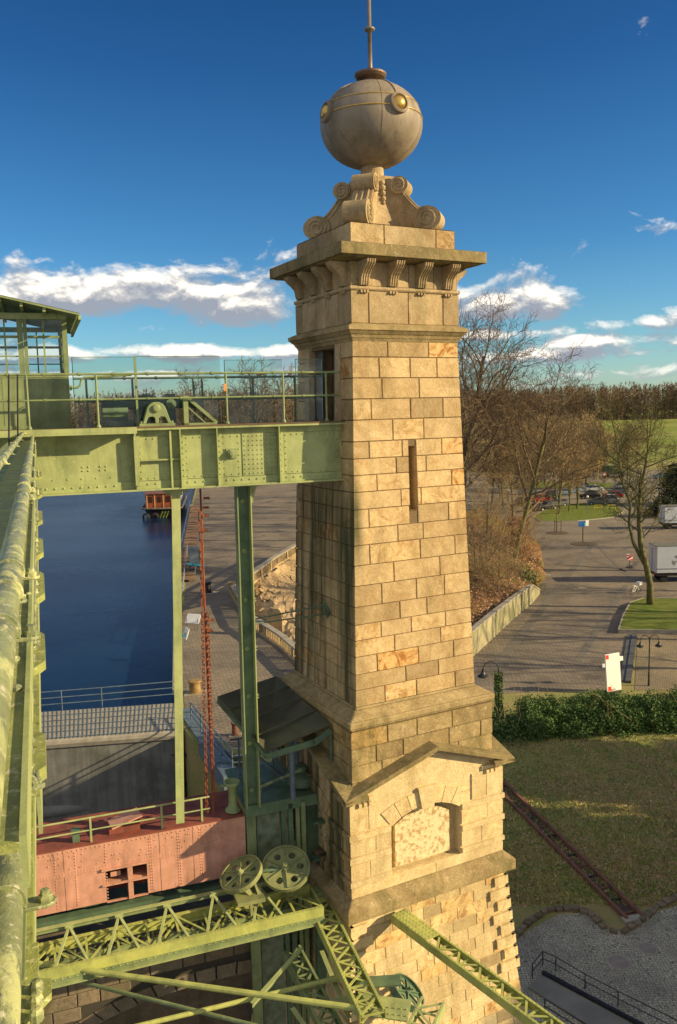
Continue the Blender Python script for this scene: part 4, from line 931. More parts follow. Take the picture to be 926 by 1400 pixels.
# platform
pz=11.62
t=sthing('machine_platform','dark green machine platform with a handrail between the leg and the tower','platform',(-1.1,.9,pz))
mb=MB(); mb.box(-2.25,-.42,.35,2.4,pz-.08,pz); mb.build('deck',GREEND,t)
mb=MB(); mb.box(-2.25,-.42,.30,.345,pz-.22,pz+.02); mb.build('edge_beam',GREEND,t)
mb=MB(); p=S(356,1076,.6); q=S(412,1052,.6); mb.tube((p.x,.6,p.z),(q.x,.6,q.z),.03,6,c=.5); mb.build('handrail',PIPE,t)
for s_ in (-2.0,-1.2,-.5): mb=MB(); mb.tube((s_,1.9,pz),(s_,1.9,pz+.9),.02,6); mb.build('post',BLUEG,t)
mb=MB(); 
for z in (.45,.9): mb.tube((-2.2,1.9,pz+z),(-.45,1.9,pz+z),.02,6)
mb.build('rear_rail',BLUEG,t)
t=sthing('drive_gearbox','dark green gearbox with shafts and wheels in the shade beside the tower wall','gearbox',(-.8,1.1,pz))
g=S(408,1080,.9)
mb=MB(); mb.lathe([(.34,0),(.36,.05),(.36,.22),(.30,.26),(.16,.30),(.16,.42),(.001,.44)],24,(g.x+.1,.9,pz+.05)); mb.build('gear_case',GREEND,t)
mb=MB(); mb.lathe([(.42,-.04),(.42,.04),(.34,.04),(.34,-.04)],24,(g.x+.1,.9,pz-.12)); mb.lathe([(.1,-.35),(.1,.0)],10,(g.x+.1,.9,pz-.08)); mb.build('worm_wheel',GREEND,t)
mb=MB(); mb.tube((g.x-.3,.9,pz+.16),(g.x-.9,1.3,pz+.75),.05,8); mb.tube((g.x,.9,pz+.3),(g.x+.1,1.3,pz+1.1),.045,8); mb.bar((g.x-.25,1.2,pz+.2),(g.x-.55,1.2,pz+1.0),.18,.05); mb.build('drive_shaft',BLUEG,t)
mb=MB(); c=(S(440,1080,.7)); 
mb.lathe([(.16,-.03),(.16,.03),(.12,.03),(.12,-.03)],18,(c.x,.7,c.z),(0,-1,.3)); mb.tube((c.x,.7,c.z-.4),(c.x,.7,c.z+.5),.025,6); mb.box(c.x-.12,c.x+.12,.55,.85,c.z-.25,c.z-.12); mb.build('hand_wheel',GREEND,t)
for i,(px,py) in enumerate(((441,1122),(441,1172))):
    c=S(px,py,.3); mb=MB(); mb.prism([(-.22,-.03),(.18,-.03),(.24,.0),(.18,.03),(-.22,.03)],lambda a,b,d,c=c:(c.x+a,.3+d,c.z+b),-.08,.10); o=mb.build('rail_clamp',GREEND,t)
# guide channel columns right of trough
t=sthing('steel_guides','vertical dark green guide channels between the trough end and the tower','guide frame',(-1.6,.5,6))
zt_=pz-.09
for i,(pa,pb,of,m_) in enumerate(((338,351,.33,GREEN),(352,383,.45,None),(386,392,.40,GREEND),(396,402,.30,GREEND),(406,411,.33,GREEN),(414,419,.25,GREEN),(421,446,.6,GREEND))):
    a_=S(pa,1150,of).x;b_=S(pb,1150,of).x; mb=MB(); mb.box(a_,b_,of,of+.09,5.6,zt_-.002 if i else zt_); mb.build('channel',m_ or GRIME if False else (m_ or simple('grimy_green_plate',(.20,.24,.17),(.09,.12,.07),5,.5,0,.4)),t)
# pedestal with dished top
c=S(319,1108,.55); tz=S(318,1068,.55).z
t=sthing('flared_pedestal','pale green cast pedestal with a dished open top at the end of the trough','pedestal',c)
mb=MB(); h=tz-c.z; prof_=[(.17,0),(.17,.04),(.12,.07),(.095,.15),(.085,h*.6),(.10,h*.8),(.17,h*.93),(.185,h),(.15,h),(.12,h-.06),(.001,h-.08)]
mb.lathe(prof_,24,c); mb.build('body',GREEN,t,smooth=True); mb=MB(); mb.tube((c.x-.15,c.y,tz-.07),(c.x-.27,c.y-.03,tz-.05),.03,8); mb.build('spout',GREEN,t)
# ---- three spoked wheels -----
def wheel(label,c,nrm,r,m,w_=.10,org=None):
    t=sthing('spoked_wheel',label,'wheel',(c.x,c.y,c.z-r),'spoked cast wheels of the lift drive')
    n_=Vector(nrm).normalized(); u=n_.orthogonal().normalized(); v_=n_.cross(u); c=Vector(c)
    mb=MB(); mb.lathe([(r,-w_/2),(r,w_/2),(r*.93,w_/2),(r*.93,w_*.15),(r*.90,w_*.15),(r*.90,-w_*.15),(r*.93,-w_*.15),(r*.93,-w_/2),(r,-w_/2)],40,c,n_); mb.build('rim',m,t,smooth=False)
    # web disc with six round holes
    mb=MB(); ns=6; K=10
    hr=r*.145; hc=r*.60
    for i in range(ns):
        a0=2*math.pi*(i-.5)/ns;a1=2*math.pi*(i+.5)/ns; am=2*math.pi*i/ns
        hc_=(hc*math.cos(am),hc*math.sin(am)); M_=24; inner=[];outer=[]
        for j in range(M_):
            th=2*math.pi*j/M_; inner.append((hc_[0]+hr*math.cos(th),hc_[1]+hr*math.sin(th)))
            # ray to sector boundary
            dx,dy=math.cos(th),math.sin(th); best=9
            for ang in (a0,a1):
                nx,ny=-math.sin(ang),math.cos(ang); dn=dx*nx+dy*ny; q=-(hc_[0]*nx+hc_[1]*ny)
                if abs(dn)>1e-9 and q/dn>1e-6: best=min(best,q/dn)
            b_=hc_[0]*dx+hc_[1]*dy
            for rr_ in (r*.92,): 
                disc_=b_*b_-(hc*hc-rr_*rr_); best=min(best,-b_+math.sqrt(disc_))
            outer.append((hc_[0]+dx*best,hc_[1]+dy*best))
        W=lambda p,d: c+u*p[0]+v_*p[1]+n_*d
        for j in range(M_):
            k=(j+1)%M_
            for d_ in (-.012,.012): mb.quad(W(inner[j],d_),W(inner[k],d_),W(outer[k],d_),W(outer[j],d_))
            mb.quad(W(inner[j],-.012),W(inner[k],-.012),W(inner[k],.012),W(inner[j],.012))
    mb.build('web_disc',m,t)
    for i in range(ns):
        a_=2*math.pi*(i+.5)/ns; p=c+(u*math.cos(a_)+v_*math.sin(a_))*r*.15+n_*.03; q=c+(u*math.cos(a_)+v_*math.sin(a_))*r*.88+n_*.015
        mb=MB(); mb.bar(p,q,.02,.05,up=n_); mb.build('spoke',m,t)
    mb=MB(); mb.lathe([(r*.17,-.08),(r*.17,.06),(r*.10,.10),(r*.10,.16),(.001,.16)],20,c,n_); mb.build('hub',m,t)
    return t
wc=S(391,1187,-.45); wheel('large spoked wheel with six round holes, the one nearest the tower',wc,(-.14,-.46,.88),.51,WHEELP)
wc=S(330,1195,-.35); wheel('tilted spoked wheel with six holes throwing its shadow on the red trough',wc,(-.40,-.12,.91),.46,WHEELP)
wc=S(556,1357,-1.7); wheel('thin dark green wheel lying low over the lattice at the foot of the tower',wc,(.55,-.25,.8),.40,GREEND,.16)
t=sthing('wheel_bracket','cast green bracket carrying the wheel shafts over the lattice walkway','bracket',S(350,1225,-.5))
a=S(318,1215,-.6);b=S(352,1238,-.75)
mb=MB(); mb.bar(S(322,1204,-.3),S(356,1236,-.75),.16,.09); mb.bar(S(346,1196,-.3),S(358,1232,-.75),.10,.09); mb.box(a.x+.05,a.x+.62,-.85,-.35,a.z-.28,a.z-.2); mb.build('arm',WHEELP,t)
mb=MB(); c=S(345,1256,-.8); mb.lathe([(.13,-.025),(.13,.025),(.10,.025),(.10,-.025),(.13,-.025)],20,c,(0,-.5,1)); mb.bar((c.x-.11,c.y,c.z),(c.x+.11,c.y,c.z),.03,.03);mb.bar((c.x,c.y-.09,c.z-.05),(c.x,c.y+.09,c.z+.05),.03,.03); mb.bar(S(343,1235,-.8),c,.09,.06); mb.build('hand_crank',WHEELP,t)
mb=MB(); mb.tube(S(330,1195,-.35),S(391,1187,-.45),.035,8); mb.build('shaft',GREEND,t)
# ---- lattice girders ----
def lattice(name,label,p,q,width,depth,n,up=(0,0,1),m=GREENSUN,chord=.05,grp=None,double=False,plate_end=0.,cross=True):
    p=Vector(p);q=Vector(q); t=sthing(name,label,'lattice girder',(p+q)/2-Vector((0,0,.1)),grp)
    d=(q-p).normalized(); u=Vector(up); sd_=d.cross(u).normalized(); u=sd_.cross(d)
    for sg in (-1,1):
        mb=MB(); o=sd_*(sg*width/2); mb.bar(p+o+u*depth/2,q+o+u*depth/2,chord,.014,up=u); mb.bar(p+o+sd_*(sg*chord*.5),q+o+sd_*(sg*chord*.5),.012,depth,up=u)
        mb.bar(p+o-u*depth/2,q+o-u*depth/2,chord,.014,up=u)
        L=(q-p).length; k=0
        for j in range(int(L/.09)): mb.rivet(p+o+d*(j*.09+.04)+u*(depth/2+.007),u,.009,k=5)
        mb.build('chord',m,t)
    L=(q-p).length; mb=MB(); s_=plate_end
    st=(L-plate_end)/n
    for i in range(n):
        a=p+d*(s_+i*st); b=p+d*(s_+(i+1)*st); sg=1 if i%2 else -1
        mb.bar(a+sd_*(sg*width/2)+u*(depth/2-.016),b-sd_*(sg*width/2)+u*(depth/2-.016),.045,.012,up=u)
        mb.bar(a+sd_*(sg*width/2)-u*(depth/2-.016),b-sd_*(sg*width/2)-u*(depth/2-.016),.045,.012,up=u)
        if double: mb.bar(a-sd_*(sg*width/2)+u*(depth/2-.030),b+sd_*(sg*width/2)+u*(depth/2-.030),.04,.012,up=u)
        if cross: mb.bar(b-sd_*(width/2)+u*(depth/2-.045),b+sd_*(width/2)+u*(depth/2-.045),.045,.012,up=u)
    mb.build('lacing',m,t)
    if plate_end:
        mb=MB(); mb.bar(p+u*(depth/2+.012),p+d*plate_end+u*(depth/2+.012),width+.03,.012,up=u)
        for j in range(int(plate_end/.10)):
            for k in (-.42,-.15,.15,.42): mb.rivet(p+d*(j*.1+.05)+sd_*k*width+u*(depth/2+.018),u,.013)
        mb.build('end_plate',m,t)
    return t
LZ=9.4
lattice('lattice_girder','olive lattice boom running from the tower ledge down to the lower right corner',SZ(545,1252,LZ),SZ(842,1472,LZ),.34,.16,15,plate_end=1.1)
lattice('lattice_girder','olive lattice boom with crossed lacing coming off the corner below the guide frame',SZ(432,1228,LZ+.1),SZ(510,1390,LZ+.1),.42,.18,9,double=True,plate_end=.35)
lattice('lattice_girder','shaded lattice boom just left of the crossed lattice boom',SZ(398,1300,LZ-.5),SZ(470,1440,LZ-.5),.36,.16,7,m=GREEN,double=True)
# horizontal lattice walkway beneath the trough
zl=LZ+.36; a0=SZ(30,1262,zl); a1=SZ(425,1187,zl); b0=SZ(30,1330,zl); b1=SZ(430,1232,zl)
a_=Vector(((a0.x+b0.x)/2,(a0.y+b0.y)/2,zl)); b_=Vector(((a1.x+b1.x)/2,(a1.y+b1.y)/2,zl)); wdt=((a0-b0).length+(a1-b1).length)/2*.93
oA=Vector((-7.2,-.55,zl)); oB=Vector((-1.0,-.55,zl))
lattice('lattice_walkway','long flat yellow green lattice girder lying below the red trough',(-7.4,-.62,zl),(-1.0,-.62,zl),.86,.20,11,m=GREENSUN,chord=.08,double=False,cross=True)
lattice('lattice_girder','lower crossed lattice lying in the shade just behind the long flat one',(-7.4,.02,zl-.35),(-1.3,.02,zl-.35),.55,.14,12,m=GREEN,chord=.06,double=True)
for i in range(6):
    s_=-6.9+i*.95; t=sthing('vee_strut','pair of leaning struts standing up from the long flat lattice, number %s from the left'%('one','two','three','four','five','six')[i],'strut',(s_,-.5,zl))
    t['label']='leaning struts on the long lattice below the trough, '+('beside the cable beam','second from the left','left of the square opening','right of the square opening','left of the hand crank','next to the tilted wheel')[i]; t['group']='leaning strut pairs on the lattice'
    for sg in (-1,1): mb=MB(); mb.bar((s_,-.18,zl+.34),(s_+sg*.30,-1.0,zl+.06),.05,.035); mb.build('strut',GREENL,t)
    mb=MB(); mb.box(s_-.08,s_+.08,-.22,-.14,zl+.30,zl+.38); mb.build('gusset',GREENL,t)
t=sthing('upper_chord','slim riveted angle running under the foot of the red trough','beam',(-4,-.18,zl+.36)); mb=MB(); mb.box(-7.4,-1.6,-.22,-.13,zl+.381,zl+.40); mb.build('angle_flange',GREENL,t); mb=MB(); mb.box(-7.4,-1.6,-.15,-.131,zl+.27,zl+.380); mb.build('angle_web',GREEN,t)
t=sthing('edge_beam','solid riveted beam along the front of the long lattice below the trough','beam',(-4,-1.15,zl-.3)); mb=MB(); mb.box(-7.4,-1.0,-1.12,-1.08,zl-.20,zl-.1); mb.box(-7.4,-1.0,-1.15,-1.05,zl-.099,zl-.08); mb.build('web',GREEN,t)
mb=MB()
for i in range(48): mb.rivet((-7.3+i*.13,-1.15,zl-.079),(0,0,1),.013)
mb.box(-7.4,-1.0,-1.17,-1.03,zl-.214,zl-.2005); mb.build('flange',GREENL,t)
for i,(p,q,r_,lb) in enumerate(((SZ(40,1316,9.75),SZ(500,1380,9.5),.055,'long thick olive tube crossing under the lattices from the left'),
      (SZ(150,1412,9.1),SZ(470,1335,9.1),.045,'olive tube rising to the right across the arch'),
      (SZ(60,1330,8.9),SZ(420,1420,8.9),.04,'lower thin tube below the thick olive one'))):
    t=sthing('brace_tube',lb,'brace',(p+q)/2); mb=MB(); mb.tube(p,q,r_,10); mb.build('tube',GREENSUN if i<2 else GREEN,t)
    mb=MB(); d=(q-p).normalized(); mb.bar(q-d*.35,q+d*.05,.16,.02); mb.bar(p-d*.05,p+d*.35,.16,.02)
    for k in range(4): mb.rivet(q-d*(.3-k*.08)+Vector((0,0,.01)),(0,0,1),.013)
    mb.build('end_plate',GREENL,t)
for i,(p,q,lb) in enumerate(((SZ(345,1372,9.2),SZ(412,1296,9.2),'short leaning angle bar over the arch crown'),(SZ(400,1378,9.0),SZ(470,1480,9.0),'short angle bar falling to the lower edge'),
      (SZ(455,1375,9.3),SZ(505,1360,9.3),'wide riveted plate joining the booms in the lower middle'),(SZ(440,1300,9.0),SZ(478,1392,9.0),'shaded angle bar under the crossed boom'))):
    t=sthing('angle_brace',lb,'brace',(p+q)/2); mb=MB(); mb.bar(p,q,.09 if i!=2 else .3,.012); mb.build('leg_plate',GREENL,t); mb=MB(); mb.bar(p-Vector((0,0,.05)),q-Vector((0,0,.05)),.012,.085); mb.build('leg_plate',GREEN,t)
# corner block plates under the third wheel
p=SZ(500,1385,9.3); t=sthing('junction_plate','pale riveted junction plate under the dark low wheel','plate',p); q=SZ(620,1410,9.3)
mb=MB(); mb.bar(SZ(488,1372,9.32),SZ(560,1382,9.32),.55,.02); mb.build('plate',GREENL,t); mb=MB()
for i in range(9):
    for j in range(3): c=SZ(492+i*8,1372+i*1+j*9,9.34); mb.rivet(c,(0,0,1),.014)
mb.build('rivets',GREENL,t)
mb=MB(); mb.bar(SZ(488,1368,9.2),SZ(488,1330,9.2),.05,.4); mb.bar(SZ(470,1345,9.25),SZ(548,1340,9.25),.3,.03); mb.build('side_plate',GREEND,t)
lattice('lattice_girder','short lattice piece right of the dark low wheel, pointing to the bottom edge',SZ(592,1372,9.25),SZ(560,1440,9.25),.40,.16,4,m=GREENL)
# green pedestal post under guide frame corner
t=sthing('bearing_post','dark green post under the lattice corner beside the tower','post',(S(437,1290,-.2))); c=S(437,1240,-.2); mb=MB(); mb.box(c.x-.10,c.x+.10,-.3,-.1,7.0,LZ+.1); mb.build('stanchion',GREEND,t); mb=MB(); mb.box(c.x-.18,c.x+.30,-.34,-.06,LZ+.1,LZ+.32); mb.build('head',GREEN,t)
# ---- masonry wall with arch under the trough ----
wo=.5
t=sthing('masonry_arch_wall','dark block masonry wall with a wide shallow arch beneath the steel lattice','wall',(-4,wo,0))
mb=MB(); rngm=random.Random(6)
ax0,ax1=-6.6,.6; acx=(ax0+ax1)/2; crown=7.75; half=(ax1-ax0)/2; spring=6.6
az_=lambda s_: spring+(crown-spring)*math.sqrt(max(0,1-((s_-acx)/half)**2)) if abs(s_-acx)<half else 0
N_=60; s0=-10; s1=1.4
for i in range(N_):
    a=s0+(s1-s0)*i/N_; b=s0+(s1-s0)*(i+1)/N_
    for y in (wo,wo+1.6): mb.quad((a,y,az_(a)),(b,y,az_(b)),(b,y,9.1),(a,y,9.1),-1 if y==wo else .3)
    mb.quad((a,wo,az_(a)),(b,wo,az_(b)),(b,wo+1.6,az_(b)),(a,wo+1.6,az_(a)),.3)
mb.quad((s0,wo,9.1),(s1,wo,9.1),(s1,wo+1.6,9.1),(s0,wo+1.6,9.1),.4)
# blocks
z=9.08
while z>.3:
    z0=z-.30; a=s0+rngm.uniform(0,.5)
    while a<s1-.3:
        L_=rngm.uniform(.45,.75); b=min(a+L_,s1)
        if min(z0-az_(a),z0-az_(b),z0-az_((a+b)/2))>.26 or max(az_(a),az_(b))==0: 
            pd=rngm.uniform(.015,.03); c_=rngm.uniform(.2,.8)
            mb.add([(x_,wo-dd,zz) for dd,g in ((0,0),(pd,.012)) for x_,zz in ((a+.01+g,z0+.01+g),(b-.01-g,z0+.01+g),(b-.01-g,z-.01-g),(a+.01+g,z-.01-g))],((4,5,6,7),(0,1,5,4),(1,2,6,5),(2,3,7,6),(3,0,4,7)),c_)
        a=b
    z=z0
# arch ring
for i in range(26):
    th0=math.pi*i/26+.006; th1=math.pi*(i+1)/26-.006
    P=lambda th,o: (acx-math.cos(th)*(half+o),spring+math.sin(th)*(crown-spring+o))
    q=[P(th0,0),P(th1,0),P(th1,.30),P(th0,.30)]; mb.add([(a,wo-dd,b) for dd in (0,.045) for a,b in q],((4,5,6,7),(0,1,5,4),(1,2,6,5),(2,3,7,6),(3,0,4,7)),rngm.uniform(.3,.7))
mb.build('wall_face',STONED,t)
mb=MB(); mb.box(-10,1.4,4.2,4.3,-5,9.0); mb.build('vault_back',STONED,t)
# ---- foreground beam with pipes and clamps ----
fb=sthing('cable_beam','yellow green steel beam with pipes and clamps filling the lower left corner','beam',(-6,-14,19.1))
def fpt(px,py,drop): return SZ(px,py,CH-drop)
def fbox(s0,s1,pn,pf,z0,z1,name,m,drop,o1=None):
    """long box in the steelwork frame: near end at image row pn, far end at row pf (or o1)"""
    on=fpt(40,pn,drop).y; of=fpt(40,pf,drop).y if o1 is None else o1
    mb=MB(); mb.box(s0,s1,on,of,z0,z1); return mb.build(name,m,fb)
def fpipe(q,r,o0,o1,nm,m=PIPE,wob=0.):
    mb=MB(); n=30; mb.path([(q.x+wob*math.sin(i*.9),o0+(o1-o0)*(i/n)**1.6,q.z) for i in range(n+1)],r,18); return mb.build(nm,m,fb,smooth=True)
def fclamp(c,py,r,drop,lug=.06,w=.03,boltr=.013,left=False):
    o=fpt(40,py,drop).y; mb=MB(); n=14; vs=[]
    for i in range(n+1):
        aa=math.pi*(-.12+1.24*i/n)
        vs+=[(c.x+rr*math.cos(aa),o+d,c.z+rr*math.sin(aa)) for rr,d in ((r-.002,0),(r-.002,w),(r+.006,w),(r+.006,0))]
    mb.add(vs,[(i*4+k,i*4+(k+1)%4,i*4+4+(k+1)%4,i*4+4+k) for i in range(n) for k in range(4)]+[(0,1,2,3),(n*4,n*4+1,n*4+2,n*4+3)])
    zl_=c.z-r*.55
    pts=[(c.x+r+.003,zl_+.015),(c.x+r+.016,zl_+.002),(c.x+r+.03,zl_)]
    x1=c.x+r+lug
    outl=[(c.x+r-.006,o),(x1-.015,o),(x1-.004,o+w*.2),(x1,o+w*.5),(x1-.004,o+w*.8),(x1-.015,o+w),(c.x+r-.006,o+w)]
    mb.prism(outl,lambda a,b,d:(a,b,d),zl_-.003,zl_+.004)
    ob=mb.build('clamp',PIPE,fb,bevel=.0015)
    mb=MB(); mb.lathe([(boltr,0),(boltr,.008),(boltr*.75,.010),(boltr*.6,.010),(boltr*.6,.018),(.001,.019)],6,(x1-w*.55,o+w/2,zl_+.004)); mb.build('bolt',PIPE,ob)
p1=fpt(1,850,.35); fpipe(p1,.029,-17.5,-.25,'pipe')
p2=fpt(0,632,.27); fpipe(p2,.028,-14,-.25,'pipe')
for py,lg in ((606,.03),(622,.03),(640,.03),(655,.03),(668,.03),(678,.03),(782,.037),(812,.012),(862,.036)): fclamp(p1,py,.029,.35,lg,.035 if py<800 else .028)
for py in (592,600,608,618,630): fclamp(p2,py,.028,.27,.03,.05)
# upper flange: flat worn band with a raised right edge
q=fpt(29,1080,.40); se_=q.x; z_=CH-.40
fbox(se_-.20,se_,1146,600,z_-.012,z_-.002,'top_plate',WORN,.40,-.25); fbox(se_,se_+.007,1146,600,z_-.05,z_+.004,'edge_angle',GREENL,.40,-.25)
fbox(p1.x-.42,se_-.201,1146,600,z_-.05,z_-.02,'tray_plate',GREEN,.40,-.25)
# conduit one step lower
q=fpt(36,975,.50); fpipe(q,.0115,fpt(38,1052,.5).y,fpt(45,748,.5).y,'conduit')
fpipe(fpt(47,800,.48),.006,fpt(47,880,.48).y,-.3,'conduit')
# lower flange with groups of rivets and cut gusset plates
z_=CH-.56; qa=fpt(30,1000,.56).x; qb=fpt(54,990,.56).x
fbox(qa-.05,qb,1082,600,z_-.010,z_,'lower_flange',WORN,.56,-.25); fbox(qb-.006,qb,1082,600,z_-.07,z_-.0105,'edge_angle',GREENL,.56,-.25)
def gus(y0,y1,px,drop,ch=.35,nm='gusset_plate',rows=3,bx=.5,br=.010):
    z=CH-drop; o0=fpt(50,y1,drop).y;o1=fpt(50,y0,drop).y; x1=fpt(px,y1,drop).x; x0=x1-.06; mb=MB(); L_=o1-o0
    mb.prism([(x0,o0),(x0+.035,o0),(x1,o0+L_*ch*.5),(x1,o1-L_*ch*.25),(x1-.01,o1),(x0,o1)],lambda a,b,d:(a,b,d),z-.014,z+.007); g_=mb.build(nm,WORN,fb)
    mb=MB()
    for k in range(rows): mb.lathe([(br*1.3,0),(br*1.3,.003),(br,.004),(br,.012),(br*.6,.016),(.0005,.0165)],10,(x1-.06*bx,o0+L_*(.2+.6*k/max(1,rows-1)),z+.0071))
    mb.build('rivet_head',PIPE,g_)
for y0,y1,px in ((1006,1066,64),(868,918,63),(785,822,62),(738,762,60),(700,716,59),(668,680,58),(645,654,57.5)): gus(y0,y1,px,.55,rows=3)
q=fpt(58,905,.54)
for py in (828,876,1074): 
    c=fpt(46,py,.52); fclamp(Vector((c.x-.012,0,c.z)),py,.012,.52,.016,.018,.005)
for py,px in ((918,22),(960,24),(826,40),(800,41),(720,44),(695,44)):
    c=fpt(px,py,.42); mb=MB(); mb.lathe([(.008,0),(.008,.006),(.004,.009),(.0005,.0095)],8,(c.x,c.y,CH-.402)); mb.build('bolt',PIPE,fb)
# lower pipe and lowest flange, seen under the end of the band
p3=fpt(3,1290,.80); fpipe(p3,.030,-17.2,fpt(10,1000,.8).y,'pipe'); fclamp(p3,1232,.030,.80,.052,.034,.013); fclamp(p3,1168,.030,.80,.012,.05,.005)
z_=CH-.87; qb=fpt(45,1262,.87).x
fbox(qb-.30,qb,1700,1060,z_-.012,z_,'lowest_flange',WORN,.87); fbox(qb-.004,qb+.002,1700,1060,z_-.06,z_-.0125,'edge_angle',GREENL,.87)
x1=fpt(53,1325,.86).x; o0=fpt(50,1700,.86).y; o1=fpt(50,1288,.86).y; mb=MB(); mb.box(x1-.06,x1,o0,o1,z_+.001,z_+.010); mb.build('splice_plate',WORN,fb)
x1=fpt(71,1370,.85).x; o0=fpt(60,1392,.85).y; o1=fpt(60,1336,.85).y; mb=MB(); mb.prism([(x1-.13,o0),(x1-.04,o0),(x1,o0+.05),(x1,o1-.01),(x1-.02,o1),(x1-.13,o1)],lambda a,b,d:(a,b,d),z_+.011,z_+.022); g_=mb.build('gusset_plate',WORN,fb)
for py in (1349,1368,1387): c=fpt(50,py,.84); mb=MB(); mb.lathe([(.010,0),(.010,.012),(.007,.018),(.001,.019)],8,(c.x,c.y,z_+.022)); mb.build('bolt',PIPE,g_)
fbox(p1.x-.42,se_-.03,1146,600,z_-.15,z_+.02,'inner_web',GREEN,.40,-.25)
# upright rods standing at the far end
for i,(px,lb) in enumerate(((13,'thin black rod rising from the clamps left of the cable beam'),(25,'second thin black rod, right beside the taller one'))):
    p=S(px,690-i*40,-2.6+i); q=S(px-1,512+i*0,-2.6+i); t=sthing('upright_rod',lb,'rod',p); mb=MB(); mb.tube(p,q,.014,6); mb.build('rod',BLACK,t); mb=MB(); mb.lathe([(.05,0),(.05,.05),(.03,.06)],8,p); mb.build('foot_nut',GREEN,t)

# ================= WATERSIDE =================
# lock head wall with grated top
A0=G(57,975,.0);A1=G(250,962,.0);B1=G(246,1000,.0);B0=G(57,1014,.0)
dv=(B1-B0); L0=B0-dv*.35; L1=A0-(A1-A0)*.35
t=thing('lock_head_wall','grey streaked concrete wall with a rounded grated top between canal and trough','wall',B0)
mb=MB(); mb.prism([(L0.x,L0.y),(B1.x,B1.y),(A1.x,A1.y),(L1.x,L1.y)],lambda a,b,d:(a,b,d),-5.5,0); mb.build('wall_body',CONCD,t)
mb=MB(); nrm=Vector((dv.y,-dv.x,0)).normalized()
prof_=[(.10,-.45),(.16,-.2),(.10,-.02),(-.05,.06),(-.3,.08)]
for i in range(len(prof_)-1):
    (a,za),(b,zb_)=prof_[i],prof_[i+1]; p,q=L0+nrm*a,B1+nrm*a; r_,s_=B1+nrm*b,L0+nrm*b; mb.quad((p.x,p.y,za),(q.x,q.y,za),(r_.x,r_.y,zb_),(s_.x,s_.y,zb_))
mb.prism([((L0-nrm*.3).x,(L0-nrm*.3).y),((B1-nrm*.3).x,(B1-nrm*.3).y),(A1.x,A1.y),(L1.x,L1.y)],lambda a,b,d:(a,b,d),.0,.08); mb.build('coping',COPE,t)
mb=MB(); n=44
for i in range(n+1):
    f=i/n; p=L0.lerp(B1,f)-nrm*.05; q=L1.lerp(A1,f); mb.bar((p.x,p.y,.10),(q.x,q.y,.10),.05,.02)
for f in (.02,.22,.42,.62,.82): p=(L0-nrm*.1).lerp(L1,f);q=(B1-nrm*.1).lerp(A1,f); mb.bar((p.x,p.y,.118),(q.x,q.y,.118),.06,.02)
mb.build('grating',BLUEG,t)
zf=-5.0; p=G(40,1112,zf+.4);q=G(262,1083,zf+.4); mb=MB(); mb.tube(p-(q-p)*.3,q,.42,14); mb.build('seal_roll',CONC,t,smooth=True)
def line_rail(name,label,pts,h,nr,m,posts,cat='railing',r=.03,grp=None,parent=None):
    t=thing(name,label,cat,pts[0],0.,grp)
    L_=[(Vector(b)-Vector(a)).length for a,b in zip(pts[:-1],pts[1:])]
    for j in range(nr):
        mb=MB(); z=h*(j+1)/nr; mb.path([Vector(p)+Vector((0,0,z)) for p in pts],r,6); mb.build('rail',m,t)
    for a,b,l in zip(pts[:-1],pts[1:],L_):
        k=max(1,int(l/posts))
        for i in range(k): p=Vector(a).lerp(Vector(b),i/k); mb=MB(); mb.tube(p,p+Vector((0,0,h)),r*1.1,6); mb.build('post',m,t)
    p=Vector(pts[-1]); mb=MB(); mb.tube(p,p+Vector((0,0,h)),r*1.1,6); mb.build('post',m,t)
    return t
line_rail('canal_railing','grey three bar railing along the water edge of the lock head',[G(30,975,.1),G(140,966,.1),G(240,957,.1)],1.35,3,BLUEG,2.6,r=.035)
q0=G(246,1000);q1=G(300,1052,0);q2=G(322,1040,0);q3=G(262,962)
line_rail('gate_railing','blue grey railing stepping down around the gate recess right of the lock head',[G(262,985),G(290,1020),G(318,1052),G(345,1050)],1.2,3,BLUEG,1.8,r=.05)
t=thing('lock_gate','blue grey steel gate beam beside the lock head wall','gate',G(262,1010)); mb=MB(); a=G(250,968);b=G(318,1062); mb.bar((a.x+.2,a.y-.3,-.4),(b.x,b.y,-.4),1.0,1.0); mb.build('gate_beam',BLUEG,t)
mb=MB(); 
for f in (.1,.35,.6,.85): p=a.lerp(b,f); mb.bar((p.x-.7,p.y,.14),(p.x+.7,p.y,.14),.15,.06)
mb.build('rib',BLUEG,t)
# quay edge railing of grey lattice tubes
QE=[(-12.3,58.5),(-15.8,77),(-18.9,97),(-23,123),(-32.8,185)]
ed=[Vector((x+.55,y,0.02)) for x,y in QE]
line_rail('quay_edge_railing','pale grey tube railing along the quay edge beside the canal',ed[1:4],1.15,2,simple('galvanised_tube',(.30,.33,.36),(.22,.25,.28),6,.4,.4),2.2,r=.045)
mb=MB(); 
for a,b in zip(QE[:-1],QE[1:]): mb.bar((a[0]+.3,a[1],.03),(b[0]+.3,b[1],.03),.5,.07)
struct(mb.build('quay_kerb',COPE))
